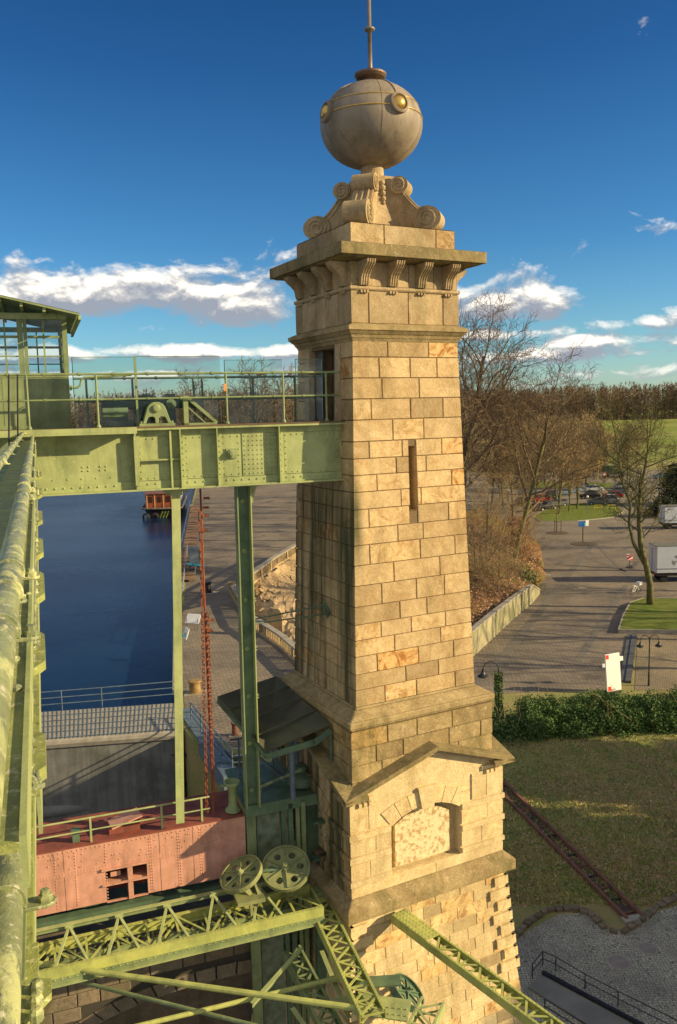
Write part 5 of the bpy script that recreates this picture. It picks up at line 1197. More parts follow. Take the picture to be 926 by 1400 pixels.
# barge
bc=G(222,708,-1.5); 
t=thing('barge','barge with varnished wooden wheelhouse and dark hull moored at the quay, stern towards the viewer','boat',bc,R(8))
def hull(): 
    mb=MB(); L_,Wd=34,4.1; secs=[]
    for i in range(13):
        f=i/12; y=L_*f; wd=Wd*(1-(1-min(1,f*5+.35))**2)*(1 if f<.8 else math.cos((f-.8)/.2*1.35)); secs.append((y,wd))
    vs=[];
    for y,wd in secs: vs+=[(-wd*.78,y+.6,-.3),(-wd,y,1.9),(wd,y,1.9),(wd*.78,y+.6,-.3)]
    fs=[(i*4+k,i*4+k+1,(i+1)*4+k+1,(i+1)*4+k) for i in range(12) for k in range(3)]+[(0,1,2,3),(48,49,50,51)]
    mb.add(vs,fs); return mb
o_=hull().build('hull',simple('tarred_hull',(.012,.012,.015),(.03,.028,.028),1,.4),t)
mb=MB(); mb.path([(-4.1*math.sin(a)*1.0 if False else 4.15*math.sin(a),1.0-1.2*math.cos(a),1.95) for a in [R(-90+180*i/14) for i in range(15)]],.2,8); mb.path([(-4.15,1,1.95),(-4.15,26,1.95)],.2,8); mb.path([(4.15,1,1.95),(4.15,26,1.95)],.2,8); mb.build('rubbing_strake',simple('deck_grey',(.16,.13,.12),(.1,.09,.08),2,.7),t)
mb=MB(); mb.prism([(-3.3,1.6),(3.3,1.6),(3.5,2.6),(3.5,7),(-3.5,7),(-3.5,2.6)],lambda a,b,d:(a,b,d),1.9,4.9); wh=mb.build('wheelhouse',ORWOOD,t)
mb=MB(); mb.prism([(-3.5,1.3),(3.5,1.3),(3.7,2.6),(3.7,7.2),(-3.7,7.2),(-3.7,2.6)],lambda a,b,d:(a,b,d),4.9,5.05); mb.build('wheelhouse_roof',simple('brown_roof',(.22,.09,.05),(.14,.06,.04),1,.6),wh)
for x in (-2.4,-.6,1.2,2.6): mb=MB(); mb.box(x-.42,x+.42,1.56,1.60,3.1,4.4); mb.build('window',simple('dark_opening',(.05,.02,.015),(.03,.015,.01),3,.2),wh)
for x in (-3.1,-1.5,.3,2.0,3.1): mb=MB(); mb.box(x-.10,x+.10,1.50,1.555,1.95,4.85); mb.build('door_post',simple('pale_wood',(.62,.36,.14),(.5,.27,.1),3,.4),wh)
mb=MB(); mb.box(-3.2,3.2,9,28,1.9,2.9); mb.build('hatch_cover',simple('hatch_grey',(.25,.26,.27),(.2,.2,.2),.5,.7),t)
for x in (-3.2,-1.4): mb=MB(); mb.lathe([(.45,-.22),(.8,-.15),(.85,0),(.8,.15),(.45,.22),(.45,-.22)],18,(x,-.45,.35),(0,1,0)); mb.build('tyre_fender',RUBBER,t,smooth=True)
mb=MB(); 
for x,y in ((-.4,-.5),(.2,-.6),(.8,-.5)): mb.tube((x,y,.1),(x+.6,y-.1,1.4),.14,6)
mb.build('green_fender',simple('mossy_rope',(.13,.20,.03),(.2,.22,.05),3,.9),t)
# gangway and ladder strip on the quay edge
t=thing('gangway','brown plank gangway with grey side rails leading along the quay to the barge','gangway',G(262,760)); a=G(254,790,.35);b=G(268,690,.35)
mb=MB(); d=(b-a)/26; sx=Vector((d.y,-d.x,0)).normalized()
for i in range(26): p=a+d*i; mb.bar(p-sx*1.1,p+sx*1.1,abs(d.length)*.72,.08,up=(0,0,1))
mb.build('planks',simple('weathered_plank',(.26,.15,.085),(.17,.105,.065),.8,.85),t)
for sg in (-1.2,1.2): mb=MB(); mb.tube(a+sx*sg+Vector((0,0,1)),b+sx*sg+Vector((0,0,1)),.06,6); mb.tube(a+sx*sg,b+sx*sg,.09,6); 
for sg in (-1.2,1.2):
    mb=MB(); mb.tube(a+sx*sg+Vector((0,0,1)),b+sx*sg+Vector((0,0,1)),.06,6)
    for i in range(0,27,3): p=a+d*i+sx*sg; mb.tube(p,p+Vector((0,0,1)),.04,5)
    mb.build('side_rail',BLUEG,t)
# information box with turquoise panel
def board(name,label,cat,px,py,wd,h,tilt,z0,m,leg=BLUEG,yaw=0.,legs=1):
    p=G(px,py); t=thing(name,label,cat,p,R(yaw))
    mb=MB(); c,s_=math.cos(R(tilt)),math.sin(R(tilt))
    mb.add([(x,y+z*s_,z0+z*c) for y in (-.03,.03) for z in (0,h) for x in (-wd/2,wd/2)],((0,2,3,1),(4,5,7,6),(0,1,5,4),(2,6,7,3),(0,4,6,2),(1,3,7,5))); mb.build('panel',m,t)
    for x in ([0] if legs==1 else [-wd*.4,wd*.4]): mb=MB(); mb.tube((x,.07,0),(x,.07,z0+h*.6*c),.04,6); mb.build('leg',leg,t)
    return t
p=G(267,783); t=thing('control_cabinet','grey upright cabinet with a turquoise desk on a tube frame at the canal edge','cabinet',p,R(15))
mb=MB(); mb.box(-.65,.65,.0,.9,.9,3.2); mb.build('housing',simple('cabinet_grey',(.20,.24,.27),(.15,.18,.2),2,.5),t,bevel=.03)
mb=MB(); mb.bar((-1.0,-.5,1.25),(1.2,-.5,.95),.9,.10); mb.build('desk',CYAN,t)
for x in (-.6,.6): mb=MB(); mb.tube((x,-.3,0),(x,-.3,1.0),.05,6); mb.build('leg',BLUEG,t)
mb=MB(); mb.tube((-.6,.2,.9),(-1.6,-3.0,0),.05,6); mb.tube((.6,.2,.9),(-1.0,-3.2,0),.05,6); mb.build('strut',BLUEG,t)
board('notice_board','slanting white notice board on the quay beside the rusty chain','sign',263,862,1.4,.95,40,.7,WHITE,yaw=-18,legs=2)
t=board('notice_board','small white and turquoise board half hidden by the flat steel leg','sign',253,882,.9,.9,20,.6,WHITE,yaw=-60); mb=MB(); mb.box(-.4,.4,-.24,-.22,.8,1.1); mb.build('blue_stripe',CYAN,t)
def bollard(px,py,r,h,label,m,top=1.15):
    p=G(px,py); t=thing('mooring_bollard',label,'bollard',p); mb=MB(); mb.lathe([(r*1.25,0),(r*1.25,h*.08),(r,h*.14),(r*.92,h*.8),(r*top,h*.88),(r*top,h*.97),(r*.8,h)],20,(0,0,0)) if False else mb.lathe([(r*1.25,0),(r*1.25,h*.08),(r,h*.14),(r*.92,h*.8),(r*top,h*.88),(r*top,h*.97),(r*.8,h),(.001,h)],20,p); mb.build('drum',m,t)
    mb=MB(); mb.box(p.x-r*1.7,p.x+r*1.7,p.y-r*1.5,p.y+r*1.5,.013,.07); mb.build('base_plate',COPE,t)
bollard(284,811,.42,1.3,'short dark bollard on the quay below the turquoise desk',BLACK)
bollard(267,948,.42,1.0,'rusty yellow brown mooring bollard at the corner of the quay',simple('ochre_iron',(.33,.22,.07),(.2,.12,.05),3,.7))
bollard(392-70,1006,.22,.9,'small rusty bollard beside the dark canopy',simple('rusty_iron',(.2,.09,.05),(.12,.06,.04),3,.8))
# lower balustrade, rock face, upper balustrade
def balustrade(label,pts,z0s,h=1.15,step=.42,m=STONEC,grp='stone balustrades by the quay'):
    t=thing('stone_balustrade',label,'balustrade',pts[0],0.,grp)
    for a,b in zip(pts[:-1],pts[1:]):
        a=Vector(a);b=Vector(b); d=(b-a).normalized(); L_=(b-a).length
        mb=MB(); mb.bar(a+Vector((0,0,h-.08)),b+Vector((0,0,h-.08)),.55,.17); mb.build('coping',COPE,t)
        mb=MB(); mb.bar(a+Vector((0,0,.1)),b+Vector((0,0,.1)),.5,.2); mb.build('base_course',m,t)
        n=int(L_/step)
        for i in range(1,n):
            p=a+d*(L_*i/n)
            big=i%9==0; mb=MB(); w_=.42 if big else .17; mb.bar(p+Vector((0,0,.2)),p+Vector((0,0,h-.17)),w_,w_,up=d); mb.build('pier' if big else 'baluster',m,t)
    for p in (pts[0],pts[-1]): p=Vector(p); mb=MB(); mb.box(p.x-.35,p.x+.35,p.y-.35,p.y+.35,p.z,p.z+h+.05); mb.box(p.x-.42,p.x+.42,p.y-.42,p.y+.42,p.z+h+.052,p.z+h+.2); mb.build('end_pier',m,t)
    return t
balustrade('stone balustrade on the quay in front of the sunlit rock face',[G(318,812),G(345,858),G(384,884),G(440,934)],0)
balustrade('raised stone balustrade climbing to the tower above the sunlit rock face',[G(342,800,2.9),G(378,773,2.9),G(440,735,2.9)],0)
LB_=[G(338,812),G(352,840),G(385,868),G(440,910)]; UB=[G(344,800,2.7),G(362,788,2.7),G(392,768,2.7),G(440,738,2.7)]
t=thing('rock_face','sunlit rough golden rock face with a dark square recess between the two balustrades','rock wall',LB_[1])
mb=MB(); NU,NV=60,30; vs=[]
def pl(P,f):
    f=f*(len(P)-1); i=min(len(P)-2,int(f)); return Vector(P[i]).lerp(Vector(P[i+1]),f-i)
for j in range(NV+1):
    for i in range(NU+1):
        p=pl(LB_,i/NU).lerp(pl(UB,i/NU),j/NV); s_=mnoise.fractal(p*.9,1.,2.,4)*.55+mnoise.cell(p*1.1)*.35
        p=p+Vector((-.6,-.8,.25))*s_; vs.append(p)
mb.add(vs,[(j*(NU+1)+i,j*(NU+1)+i+1,(j+1)*(NU+1)+i+1,(j+1)*(NU+1)+i) for j in range(NV) for i in range(NU)]); mb.build('rock',ROCK,t)
c=G(380,862,.2)+Vector((-.2,-.6,0)); mb=MB(); mb.prism([(-.7,0),(.7,0),(.7,1.7),(.4,2.05),(-.4,2.05),(-.7,1.7)],lambda a,b,d:(c.x+a,c.y+d+a*-.5,b+.4),-.25,.25); mb.build('niche_stone',STONEC,t)
# ================= ROAD SIDE =================
t=thing('retaining_wall','weathered concrete retaining wall stepping up the leafy bank beside the road','wall',RW[1])
mb=MB(); HW=[2.1,2.1,1.95,1.8,.4]
for i in range(len(RW)-1):
    a,b=RW[i],RW[i+1]; d=(b-a).normalized(); n_=Vector((d.y,-d.x,0))*.18
    vs=[a-n_,b-n_,b+n_,a+n_]; mb.add([(v.x,v.y,0) for v in vs]+[(vs[0].x,vs[0].y,HW[i]),(vs[1].x,vs[1].y,HW[i+1]),(vs[2].x,vs[2].y,HW[i+1]),(vs[3].x,vs[3].y,HW[i])],((0,1,2,3),(4,5,6,7),(0,1,5,4),(1,2,6,5),(2,3,7,6),(3,0,4,7)))
mb.build('wall_face',CONCL,t)
mb=MB()
for i in range(len(RW)-1): a,b=RW[i],RW[i+1]; mb.bar((a.x,a.y,HW[i]+.06),(b.x,b.y,HW[i+1]+.06),.5,.12)
mb.build('coping',COPE,t)
# white advertising board with red corners
p=G(840,947); t=thing('white_board','tall blank white board with red corner squares standing on the pavement behind the hedge','board',p,R(24))
def slab(mb,x0,x1,z0,z1,y0,y1,lean=.08): mb.add([(x-z*lean*.3,y+z*lean,z) for y in (y0,y1) for z in (z0,z1) for x in (x0,x1)],((0,2,3,1),(4,5,7,6),(0,1,5,4),(2,6,7,3),(0,4,6,2),(1,3,7,5)))
mb=MB(); slab(mb,-.62,.62,.15,2.75,-.05,.05); mb.build('panel',WHITE,t)
mb=MB(); slab(mb,-.60,-.34,2.42,2.72,-.056,-.052); mb.build('red_square',REDS,t); mb=MB(); slab(mb,-.56,-.28,.17,.50,-.056,-.052); mb.build('red_square',REDS,t)
mb=MB(); slab(mb,.62,.95,2.15,2.45,-.02,.04); mb.build('side_tab',WHITE,t); mb=MB(); slab(mb,-.9,-.64,1.9,2.15,-.02,.03); mb.build('side_tab',GREYW,t)
mb=MB(); slab(mb,-.5,.4,0,.15,-.2,.4,0); mb.build('foot',BLACK,t)
def lamp_head(mb,c,s=1.): mb.lathe([(.05*s,.34*s),(.07*s,.22*s),(.13*s,.12*s),(.26*s,.02*s),(.27*s,-.02*s),(.001,-.03*s)],16,c)
p=G(887,938); H_=3.55
t=thing('street_lamp','dark twin arm street lamp with bell shaped heads in the paved side yard','street lamp',p)
mb=MB(); mb.path([p,p+Vector((0,0,1)),p+Vector((0,0,1.02)),p+Vector((0,0,H_))],[.07,.06,.045,.04],10); mb.build('post',BLACK,t)
for sx in (-1,1):
    mb=MB(); arc=[p+Vector((sx*(.62-.62*math.cos(a)) if False else sx*(.33-.33*math.cos(a)),0,H_-.25+.42*math.sin(a))) for a in [math.pi*i/12 for i in range(13)]]; mb.path(arc,.025,8); ar=mb.build('arm',BLACK,t); mb=MB(); lamp_head(mb,arc[-1]+Vector((0,0,-.38))); mb.build('lamp_head',BLACK,ar); mb=MB(); mb.lathe([(.2,-.05),(.12,-.12),(.001,-.14)],12,arc[-1]+Vector((0,0,-.38))); mb.build('bulb_cover',LAMPG,ar)
p=G(682,985); H_=3.35
t=thing('street_lamp','single arched street lamp on an ivy covered post right beside the tower','street lamp',p)
mb=MB(); mb.path([p,p+Vector((0,0,H_))],[.06,.04],8); mb.build('post',BLACK,t)
mb=MB(); arc=[p+Vector((-(.5-.5*math.cos(a)),0,H_+.55*math.sin(a))) for a in [math.pi*i/14 for i in range(15)]]; mb.path(arc,.03,8); ar=mb.build('arm',BLACK,t); mb=MB(); lamp_head(mb,arc[-1]+Vector((0,0,-.40)),1.35); mb.build('lamp_head',BLACK,ar)
def leaves(mb,rng,fn,n,s0,s1):
    for i in range(n):
        c=fn(rng); a=Vector((rng.gauss(0,1),rng.gauss(0,1),rng.gauss(0,.7))).normalized(); b=a.orthogonal().normalized(); b=(b*math.cos(rng.random()*6)+a.cross(b)*math.sin(rng.random()*6)); s=rng.uniform(s0,s1)
        mb.add([c-a*s,c+b*s*.55,c+a*s,c-b*s*.55],[(0,1,2,3)],rng.random())
rng=random.Random(12)
mb=MB()
def ivf(r): z=r.uniform(0,H_-.2); rr=.16+.12*r.random()+.18*max(0,1-z); a=r.random()*6.28; return p+Vector((rr*math.cos(a),rr*math.sin(a),z))
leaves(mb,rng,ivf,1500,.05,.10); mb.build('ivy',IVY,t,fix=False)
# hedge
h0=G(690,1012);h1=G(1040,1000)
t=thing('hedge','broad dark green leafy hedge between the lawn and the paved road','hedge',G(800,1005))
mb=MB(); ctr=[G(716,1000),G(760,994),G(800,992),G(850,990),G(900,988),G(960,988),G(1040,988)]
def hf(r):
    f=r.random(); c=pl(ctr,f); rx=2.0+.2*math.sin(f*31); hz=1.8+.12*math.sin(f*17+1)+.08*math.sin(f*43); a=r.uniform(0,math.pi); q=r.random()**.33*(.95+mnoise.noise(Vector((f*30,a*2.2,0)))*.38+mnoise.noise(Vector((f*95,a*6,4)))*.22)
    return Vector((c.x+r.gauss(0,.15),c.y+math.cos(a)*rx*q,max(.03,math.sin(a)*hz*q)))
leaves(mb,rng,hf,85000,.045,.095)
mb.build('foliage',LEAF,t,fix=False)
mb=MB(); 
for i in range(40): f=rng.random(); c=pl(ctr,f)+Vector((rng.uniform(-1,1),rng.uniform(-1.5,1.5),0)); mb.path([c,c+Vector((rng.gauss(0,.3),rng.gauss(0,.3),1)),c+Vector((rng.gauss(0,.7),rng.gauss(0,.7),rng.uniform(1.6,2.6)))],[.03,.02,.008],5)
mb.build('stems',TWIGY,t)
t=thing('ivy_bush','loose lighter green ivy bush at the left end of the hedge','bush',G(690,1000)); mb=MB(); c0=G(688,1002)
leaves(mb,rng,lambda r:c0+Vector((r.gauss(0,.75),r.gauss(0,.9),abs(r.gauss(0,.55)))),5000,.05,.10); mb.build('foliage',IVY,t,fix=False)
mb=MB()
for i in range(9): c=c0+Vector((rng.uniform(-.6,1.6),rng.uniform(-.8,.8),0)); mb.path([c,c+Vector((rng.gauss(0,.2),0,1.3)),c+Vector((rng.gauss(0,.5),0,rng.uniform(1.8,3)))],[.025,.02,.008],5)
mb.build('stems',TWIGY,t)
# kerb of cobbled yard and channel in the lawn
KP=[G(700,1286),G(724,1262),G(748,1246),G(780,1243),G(806,1250),G(828,1272),G(850,1278),G(876,1262),G(900,1240),G(960,1215),G(1050,1195)]
t=thing('stone_kerb','low curved rubble kerb between the lawn and the cobbled yard','kerb',KP[3]); mb=MB(); rk=random.Random(5)
for a,b in zip(KP[:-1],KP[1:]):
    n=max(1,int((b-a).length/.32))
    for i in range(n):
        p_=a.lerp(b,(i+.5)/n); mb.bar(p_+(b-a).normalized()*-.14+Vector((0,0,.06)),p_+(b-a).normalized()*.14+Vector((0,0,.06)),rk.uniform(.2,.32),rk.uniform(.12,.24),c=rk.uniform(.2,.8))
mb.build('kerb_stones',STONED,t,bevel=.02)
c0=G(680,1072,.0);c1=G(868,1258,.0); d=(c1-c0).normalized(); sx=Vector((d.y,-d.x,0))
t=thing('drain_channel','rusty edged open channel running straight across the lawn from the tower','channel',c1)
for sg,m in ((.34,simple('rusty_edge',(.20,.085,.05),(.12,.06,.04),3,.8)),(-.34,'rusty_edge')): mb=MB(); mb.bar(c0+sx*sg+Vector((0,0,.09)),c1+sx*sg+Vector((0,0,.09)),.13,.2); mb.build('edge_plate',m,t)
mb=MB(); mb.bar(c0+Vector((0,0,.012)),c1+Vector((0,0,.012)),.54,.012); mb.build('bed',simple('wet_earth',(.05,.035,.03),(.09,.065,.05),3,.8),t)
mb=MB(); mb.bar(c1+sx*-.5+Vector((0,0,.06)),c1+sx*.5+Vector((0,0,.06)),.35,.12); mb.build('end_slab',COPE,t)
for i in range(14): mb=MB(); f=c0.lerp(c1,(i+.5)/14); mb.bar(f-sx*.26+Vector((0,0,.05)),f+sx*.26+Vector((0,0,.05)),.10,.05); mb.build('cross_bar','rusty_edge' if i%2 else BLACK,t)
for i,(px,py,r_,lb) in enumerate(((846,1316,.36,'round pale manhole cover set in the cobbles nearer the black railing'),(886,1297,.30,'smaller manhole cover near the lawn kerb'))):
    p_=G(px,py); t=thing('manhole_cover',lb,'manhole cover',p_,0.,'manhole covers in the cobbled yard'); mb=MB(); mb.lathe([(r_*1.25,.011),(r_*1.25,.025),(r_,.026),(r_,.016),(.001,.017)],28,p_); mb.build('frame',COPE,t); mb=MB(); mb.lathe([(r_*.97,.017),(r_*.97,.03),(.001,.031)],28,p_); mb.build('lid',simple('pink_concrete',(.26,.22,.2),(.2,.17,.15),3,.8),t)
for i,(px,py) in enumerate(((748,786),(796,804))):
    p_=G(px,py); t=thing('manhole_cover',['round cover with a pale rim in the left half of the road','round cover with a pale rim in the middle of the road'][i],'manhole cover',p_,0.,'manhole covers in the road'); mb=MB(); mb.lathe([(.5,.02),(.5,.04),(.38,.041),(.38,.036),(.001,.037)],24,p_); mb.build('lid',COPE,t)
# black railing round the stair pit
pts=[G(728,1338),G(742,1320),G(760,1328),G(800,1352),G(845,1376),G(940,1424)]
line_rail('pit_railing','low black railing around the stair pit in the cobbled yard',[Vector((p_.x,p_.y,0)) for p_ in pts],.55,2,BLACK,1.5,r=.018)
t=thing('pit_slab','grey concrete slabs beside the black railing at the foot of the tower','slab',G(790,1372)); mb=MB(); 
sl=[G(722,1352),G(742,1335),G(800,1364),G(860,1396),G(900,1420),G(860,1440)]; mb.prism([(q.x,q.y) for q in sl],lambda a,b,d:(a,b,d),.012,.10); mb.build('slab',CONC,t)
mb=MB(); a_=G(742,1335);b_=G(900,1420); mb.bar((a_.x,a_.y,.16),(b_.x,b_.y,.16),.12,.12); mb.build('edge',BLACK,t)
for i,(x,y,z) in enumerate(((742,1356,0),)): 
    a_=G(735,1372,.0); line_rail('pit_railing','second black handrail on the inner side of the stair pit',[G(745,1385),G(800,1420)],.5,2,BLACK,1.2,r=.02)
# steps strip
mb=MB()
for k,(a,b) in enumerate((((861,870),(852,932)),((868,868),(859,934)))):
    p_=G(*a);q_=G(*b); mb.bar((p_.x,p_.y,.05+.04*k),(q_.x,q_.y,.05+.04*k),.42,.10+.04*k)
struct(mb.build('step_kerb',simple('dark_kerb',(.10,.10,.105),(.06,.06,.065),2,.7)))

# ================= TREES =================
def grow(rng,trunk,crown,p,d,L_,r,lv,mx,prm):
    n=prm['seg'][min(lv,len(prm['seg'])-1)]; pts=[p.copy()]; rs=[r]; d=d.normalized(); q=p.copy()
    for i in range(n):
        d=(d+Vector((rng.gauss(0,1),rng.gauss(0,1),rng.gauss(0,1)))*prm['bend'][min(lv,len(prm['bend'])-1)]+Vector((0,0,prm['up'][min(lv,len(prm['up'])-1)]))).normalized()
        q=q+d*(L_/n); pts.append(q.copy()); rs.append(r*(1-(i+1)/n*(.55 if lv<mx else .7)))
    (trunk if lv==0 else crown).path(pts,[max(x,prm['minr']) for x in rs],(8,5,4,3,3,3)[min(lv,5)],False)
    if lv>=mx: return
    nc=prm['kids'][lv]; t0=prm['start'][min(lv,len(prm['start'])-1)]
    for k in range(nc):
        t=t0+(1-t0)*(k+rng.random()*.8)/nc; t=min(t,.99); f=t*n; i=int(f); pp=pts[i].lerp(pts[i+1],f-i); dd=(pts[i+1]-pts[i]).normalized()
        az=(k*2.399+rng.uniform(-.5,.5)); o=dd.orthogonal().normalized(); s=dd.cross(o); side=o*math.cos(az)+s*math.sin(az)
        an=R(rng.uniform(*prm['ang'][min(lv,len(prm['ang'])-1)])); nd=dd*math.cos(an)+side*math.sin(an)
        sc=prm['ratio'][min(lv,len(prm['ratio'])-1)]*(1-.45*(t-t0)/(1-t0+.01) if lv==0 else rng.uniform(.7,1.05))
        rr=rs[i]*(1-(f-i))+rs[i+1]*(f-i)
        grow(rng,trunk,crown,pp,nd,L_*sc,max(prm['minr'],rr*prm['thin']),lv+1,mx,prm)
    # leader continues
def tree_mesh(seed,H_,prm,r,mt,mc,name='bare_tree',lean=(0,0)):
    rng=random.Random(seed); tk,cr=MB(),MB(); grow(rng,tk,cr,Vector((0,0,-.2)),Vector((lean[0],lean[1],1)),H_,r,0,prm['mx'],prm)
    return tk,cr
BASE=dict(seg=(8,6,4,3,2,2),bend=(.06,.13,.18,.22,.25),up=(.02,.07,.06,.04,.02),kids=(13,7,6,5,4),start=(.28,.2,.15,.1),ang=((35,65),(30,55),(25,50),(20,50)),ratio=(.48,.55,.55,.6),thin=.55,minr=.012,mx=4)
def plant(name,label,p,seed,H_,r,mt,mc,grp=None,lean=(0,0),**kw):
    prm=dict(BASE); prm.update(kw); t=thing(name,label,'tree',p,0.,grp,off=(0,0,0)); t.location=p
    tk,cr=tree_mesh(seed,H_,prm,r,mt,mc,lean=lean); tk.build('trunk',mt,t,smooth=True); cr.build('crown',mc,t,fix=False,smooth=True); return t
# big bare trees on the bank behind the tower
plant('bare_tree','tallest bare tree with a dense brown crown right behind the tower',G(664,800)+Vector((-3,6,2.5)),3,24,.42,BARK,TWIG,'bare trees on the leafy bank',lean=(.02,0),kids=(16,8,7,6,4),minr=.016)
plant('bare_tree','spreading bare tree leaning right with a sunlit leaning trunk on the bank',G(668,800)+Vector((3.5,3,2.)),8,20,.30,BARKM,TWIG,'bare trees on the leafy bank',lean=(.22,-.03),kids=(13,8,6,5,4),minr=.016)
plant('bare_tree','bare tree half hidden by the tower edge on the back of the bank',G(655,770)+Vector((-4,10,2)),14,21,.3,BARK,TWIG,'bare trees on the leafy bank',kids=(13,7,6,5,4),minr=.018)
plant('bare_tree','low bushy bare tree at the right foot of the bank',G(694,775)+Vector((1,2,2)),21,10,.15,BARK,TWIGY,'bare trees on the leafy bank',kids=(13,8,6,5),mx=3,start=(.08,.1),minr=.014,ratio=(.6,.6,.6))
plant('bare_tree','short twiggy bare tree just behind the retaining wall',G(676,815)+Vector((0,3,2)),25,9,.13,BARK,TWIGY,'bare trees on the leafy bank',kids=(13,8,6,5),mx=3,start=(.08,.1),minr=.014,ratio=(.6,.6,.6))
pb=plant('bare_shrub','tangled bare shrub on the leafy bank behind the tower',Vector((9,84,2.5)),55,5,.06,TWIG,TWIGY,'bare shrubs on the leafy bank',kids=(14,8,6),mx=2,start=(.02,.1),ratio=(.8,.6),minr=.014)
rs_=random.Random(17)
for i in range(18):
    px=rs_.uniform(640,716);py=rs_.uniform(735,805); c=copy_tree(pb); q_=G(px,py,3.); c.location=q_+Vector((0,0,-.9)); c.rotation_euler.z=i; f_=rs_.uniform(.5,1.0); c.scale=(f_,f_,f_)
# beech bush holding orange leaves
t=plant('beech_sapling','small beech holding orange brown leaves at the end of the retaining wall',G(712,790)+Vector((0,1.5,.5)),33,6.5,.09,BARKM,TWIGY,kids=(12,7,5),mx=2,start=(.15,.1),ratio=(.5,.5))
rng=random.Random(5); mb=MB(); 
def bf(r):
    f=r.random()**.8; a=r.random()*6.28; rr=2.3*math.sqrt(r.random())*(1-.55*f); return Vector((rr*math.cos(a),rr*math.sin(a),1.2+5.2*f))
cl=[bf(rng) for i in range(60)]
leaves(mb,rng,lambda r:(cl[r.randrange(60)]+Vector((r.gauss(0,.35),r.gauss(0,.35),r.gauss(0,.12)))),3000,.06,.12); mb.build('leaves',BEECH,t,fix=False)
t=thing('dark_bush','dark green evergreen bush below the orange beech leaves','bush',G(728,806),0.,None,(0,0,0)); t.location=G(728,806)+Vector((-1,1,0)); mb=MB(); leaves(mb,rng,lambda r:Vector((r.gauss(0,.9),r.gauss(0,.8),abs(r.gauss(0,.9)))),5000,.07,.13); mb.build('foliage',LEAF,t,fix=False)
mb=MB(); mb.path([(0,0,0),(.1,0,1),(0,.1,1.8)],[.05,.04,.02],5); mb.build('stem',BARK,t)
# two stemmed tree on the grass island
base=G(889,826,.35); t=thing('forked_tree','tall bare tree with two moss green stems on the grass island at the right','tree',base,0.,None,(0,0,0)); t.location=base
tk,cr=MB(),MB(); rng=random.Random(44)
P_=lambda px,py: YD(px,py,base.y)-base
st1=[Vector((0,0,-.2)),P_(889,800),P_(884,775),P_(876,745),P_(874,715),P_(874,690),P_(876,668),P_(882,640),P_(886,612)]
st2=[P_(884,775),P_(875,760),P_(866,742),P_(860,715),P_(862,690),P_(852,662),P_(846,630),P_(843,606)]
tk.path(st1,[.36,.32,.28,.24,.22,.20,.17,.12,.08],10); tk.path(st2,[.2,.18,.16,.14,.13,.12,.09,.05],8)
prm=dict(BASE); prm.update(kids=(6,5,5,4),mx=3,minr=.013,ratio=(.6,.6,.6),start=(.15,.1),seg=(5,4,3,3))
for st,i0,nn in ((st1,3,13),(st2,3,9)):
    for k in range(nn):
        f=i0+(len(st)-1.01-i0)*(k+.5)/nn; i=int(f); p=st[i].lerp(st[i+1],f-i); az=k*2.4+rng.random(); el_=rng.uniform(.3,1.1)
        grow(rng,cr,cr,p,Vector((math.cos(az),math.sin(az),el_)),rng.uniform(2.8,5.2)*(1.1 if f>5 else .8),.075,0,3,prm)
    grow(rng,cr,cr,st[-1],(st[-1]-st[-2]).normalized(),4.2,.07,0,3,prm)
tk.build('trunk',BARKM,t,smooth=True); cr.build('crown',BARKM,t,fix=False,smooth=True)
# car park trees: three prototypes with copies
PT=[]
spots=[(765,703,15),(727,706,10),(707,662,12),(718,660,12),(742,652,12),(778,700,8),(745,664,11),(800,668,11),(790,690,9),(775,655,13),(812,652,12),(805,648,13),(828,655,11),(858,668,10),(700,650,13),(730,645,13),(760,642,13),(788,640,13),(870,640,12),(690,640,14)]
lbl=['slender bare tree with a pale straight trunk at the front of the parking lawn','small pollarded tree at the left tip of the parking lawn','thin bare tree on the far verge above the dark estate car','thin bare tree on the far verge, right neighbour of the one above the dark estate','bare tree on the far verge behind the black cars','short bare tree just right of the slender pale one','bare tree behind the silver blue cars','bare tree between the two rows of parked cars','low bare tree in the middle of the parking lawn','bare tree behind the back row of silver cars','bare tree left of the yellow banner','bare tree left of the yellow banner, further back','bare tree right of the yellow banner','bare tree beyond the red and silver cars','bare tree at the left of the far hedge line','second bare tree of the far hedge line from the left','bare tree in the middle of the far hedge line','bare tree of the far hedge line behind the banner','bare tree near the green truck at the field edge','leftmost bare tree of the far hedge line beside the big bank trees']
for i,(px,py,h) in enumerate(spots):
    p=G(px,py)
    if i<3:
        t=plant('parking_tree',lbl[i],p,60+i,11,.20,BARKM,TWIGY if i!=1 else TWIG,'bare trees around the car park',kids=(14,7,5,4),mx=3,minr=.04,start=(.35,.1)); PT.append(t)
    else:
        t=copy_tree(PT[i%3]); t.location=p; t.rotation_euler.z=i*1.3; t['label']=lbl[i]
    t.scale=(h/11.,)*3
rng=random.Random(123)
for i in range(16):
    px=rng.uniform(668,850); py=rng.uniform(654,701); t=copy_tree(PT[i%3]); t.location=G(px,py); t.rotation_euler.z=i*.9; f_=rng.uniform(.85,1.25); t.scale=(f_,f_,f_); t['label']='slender bare tree standing among the parked cars'; t['group']='slender bare trees among the parked cars'
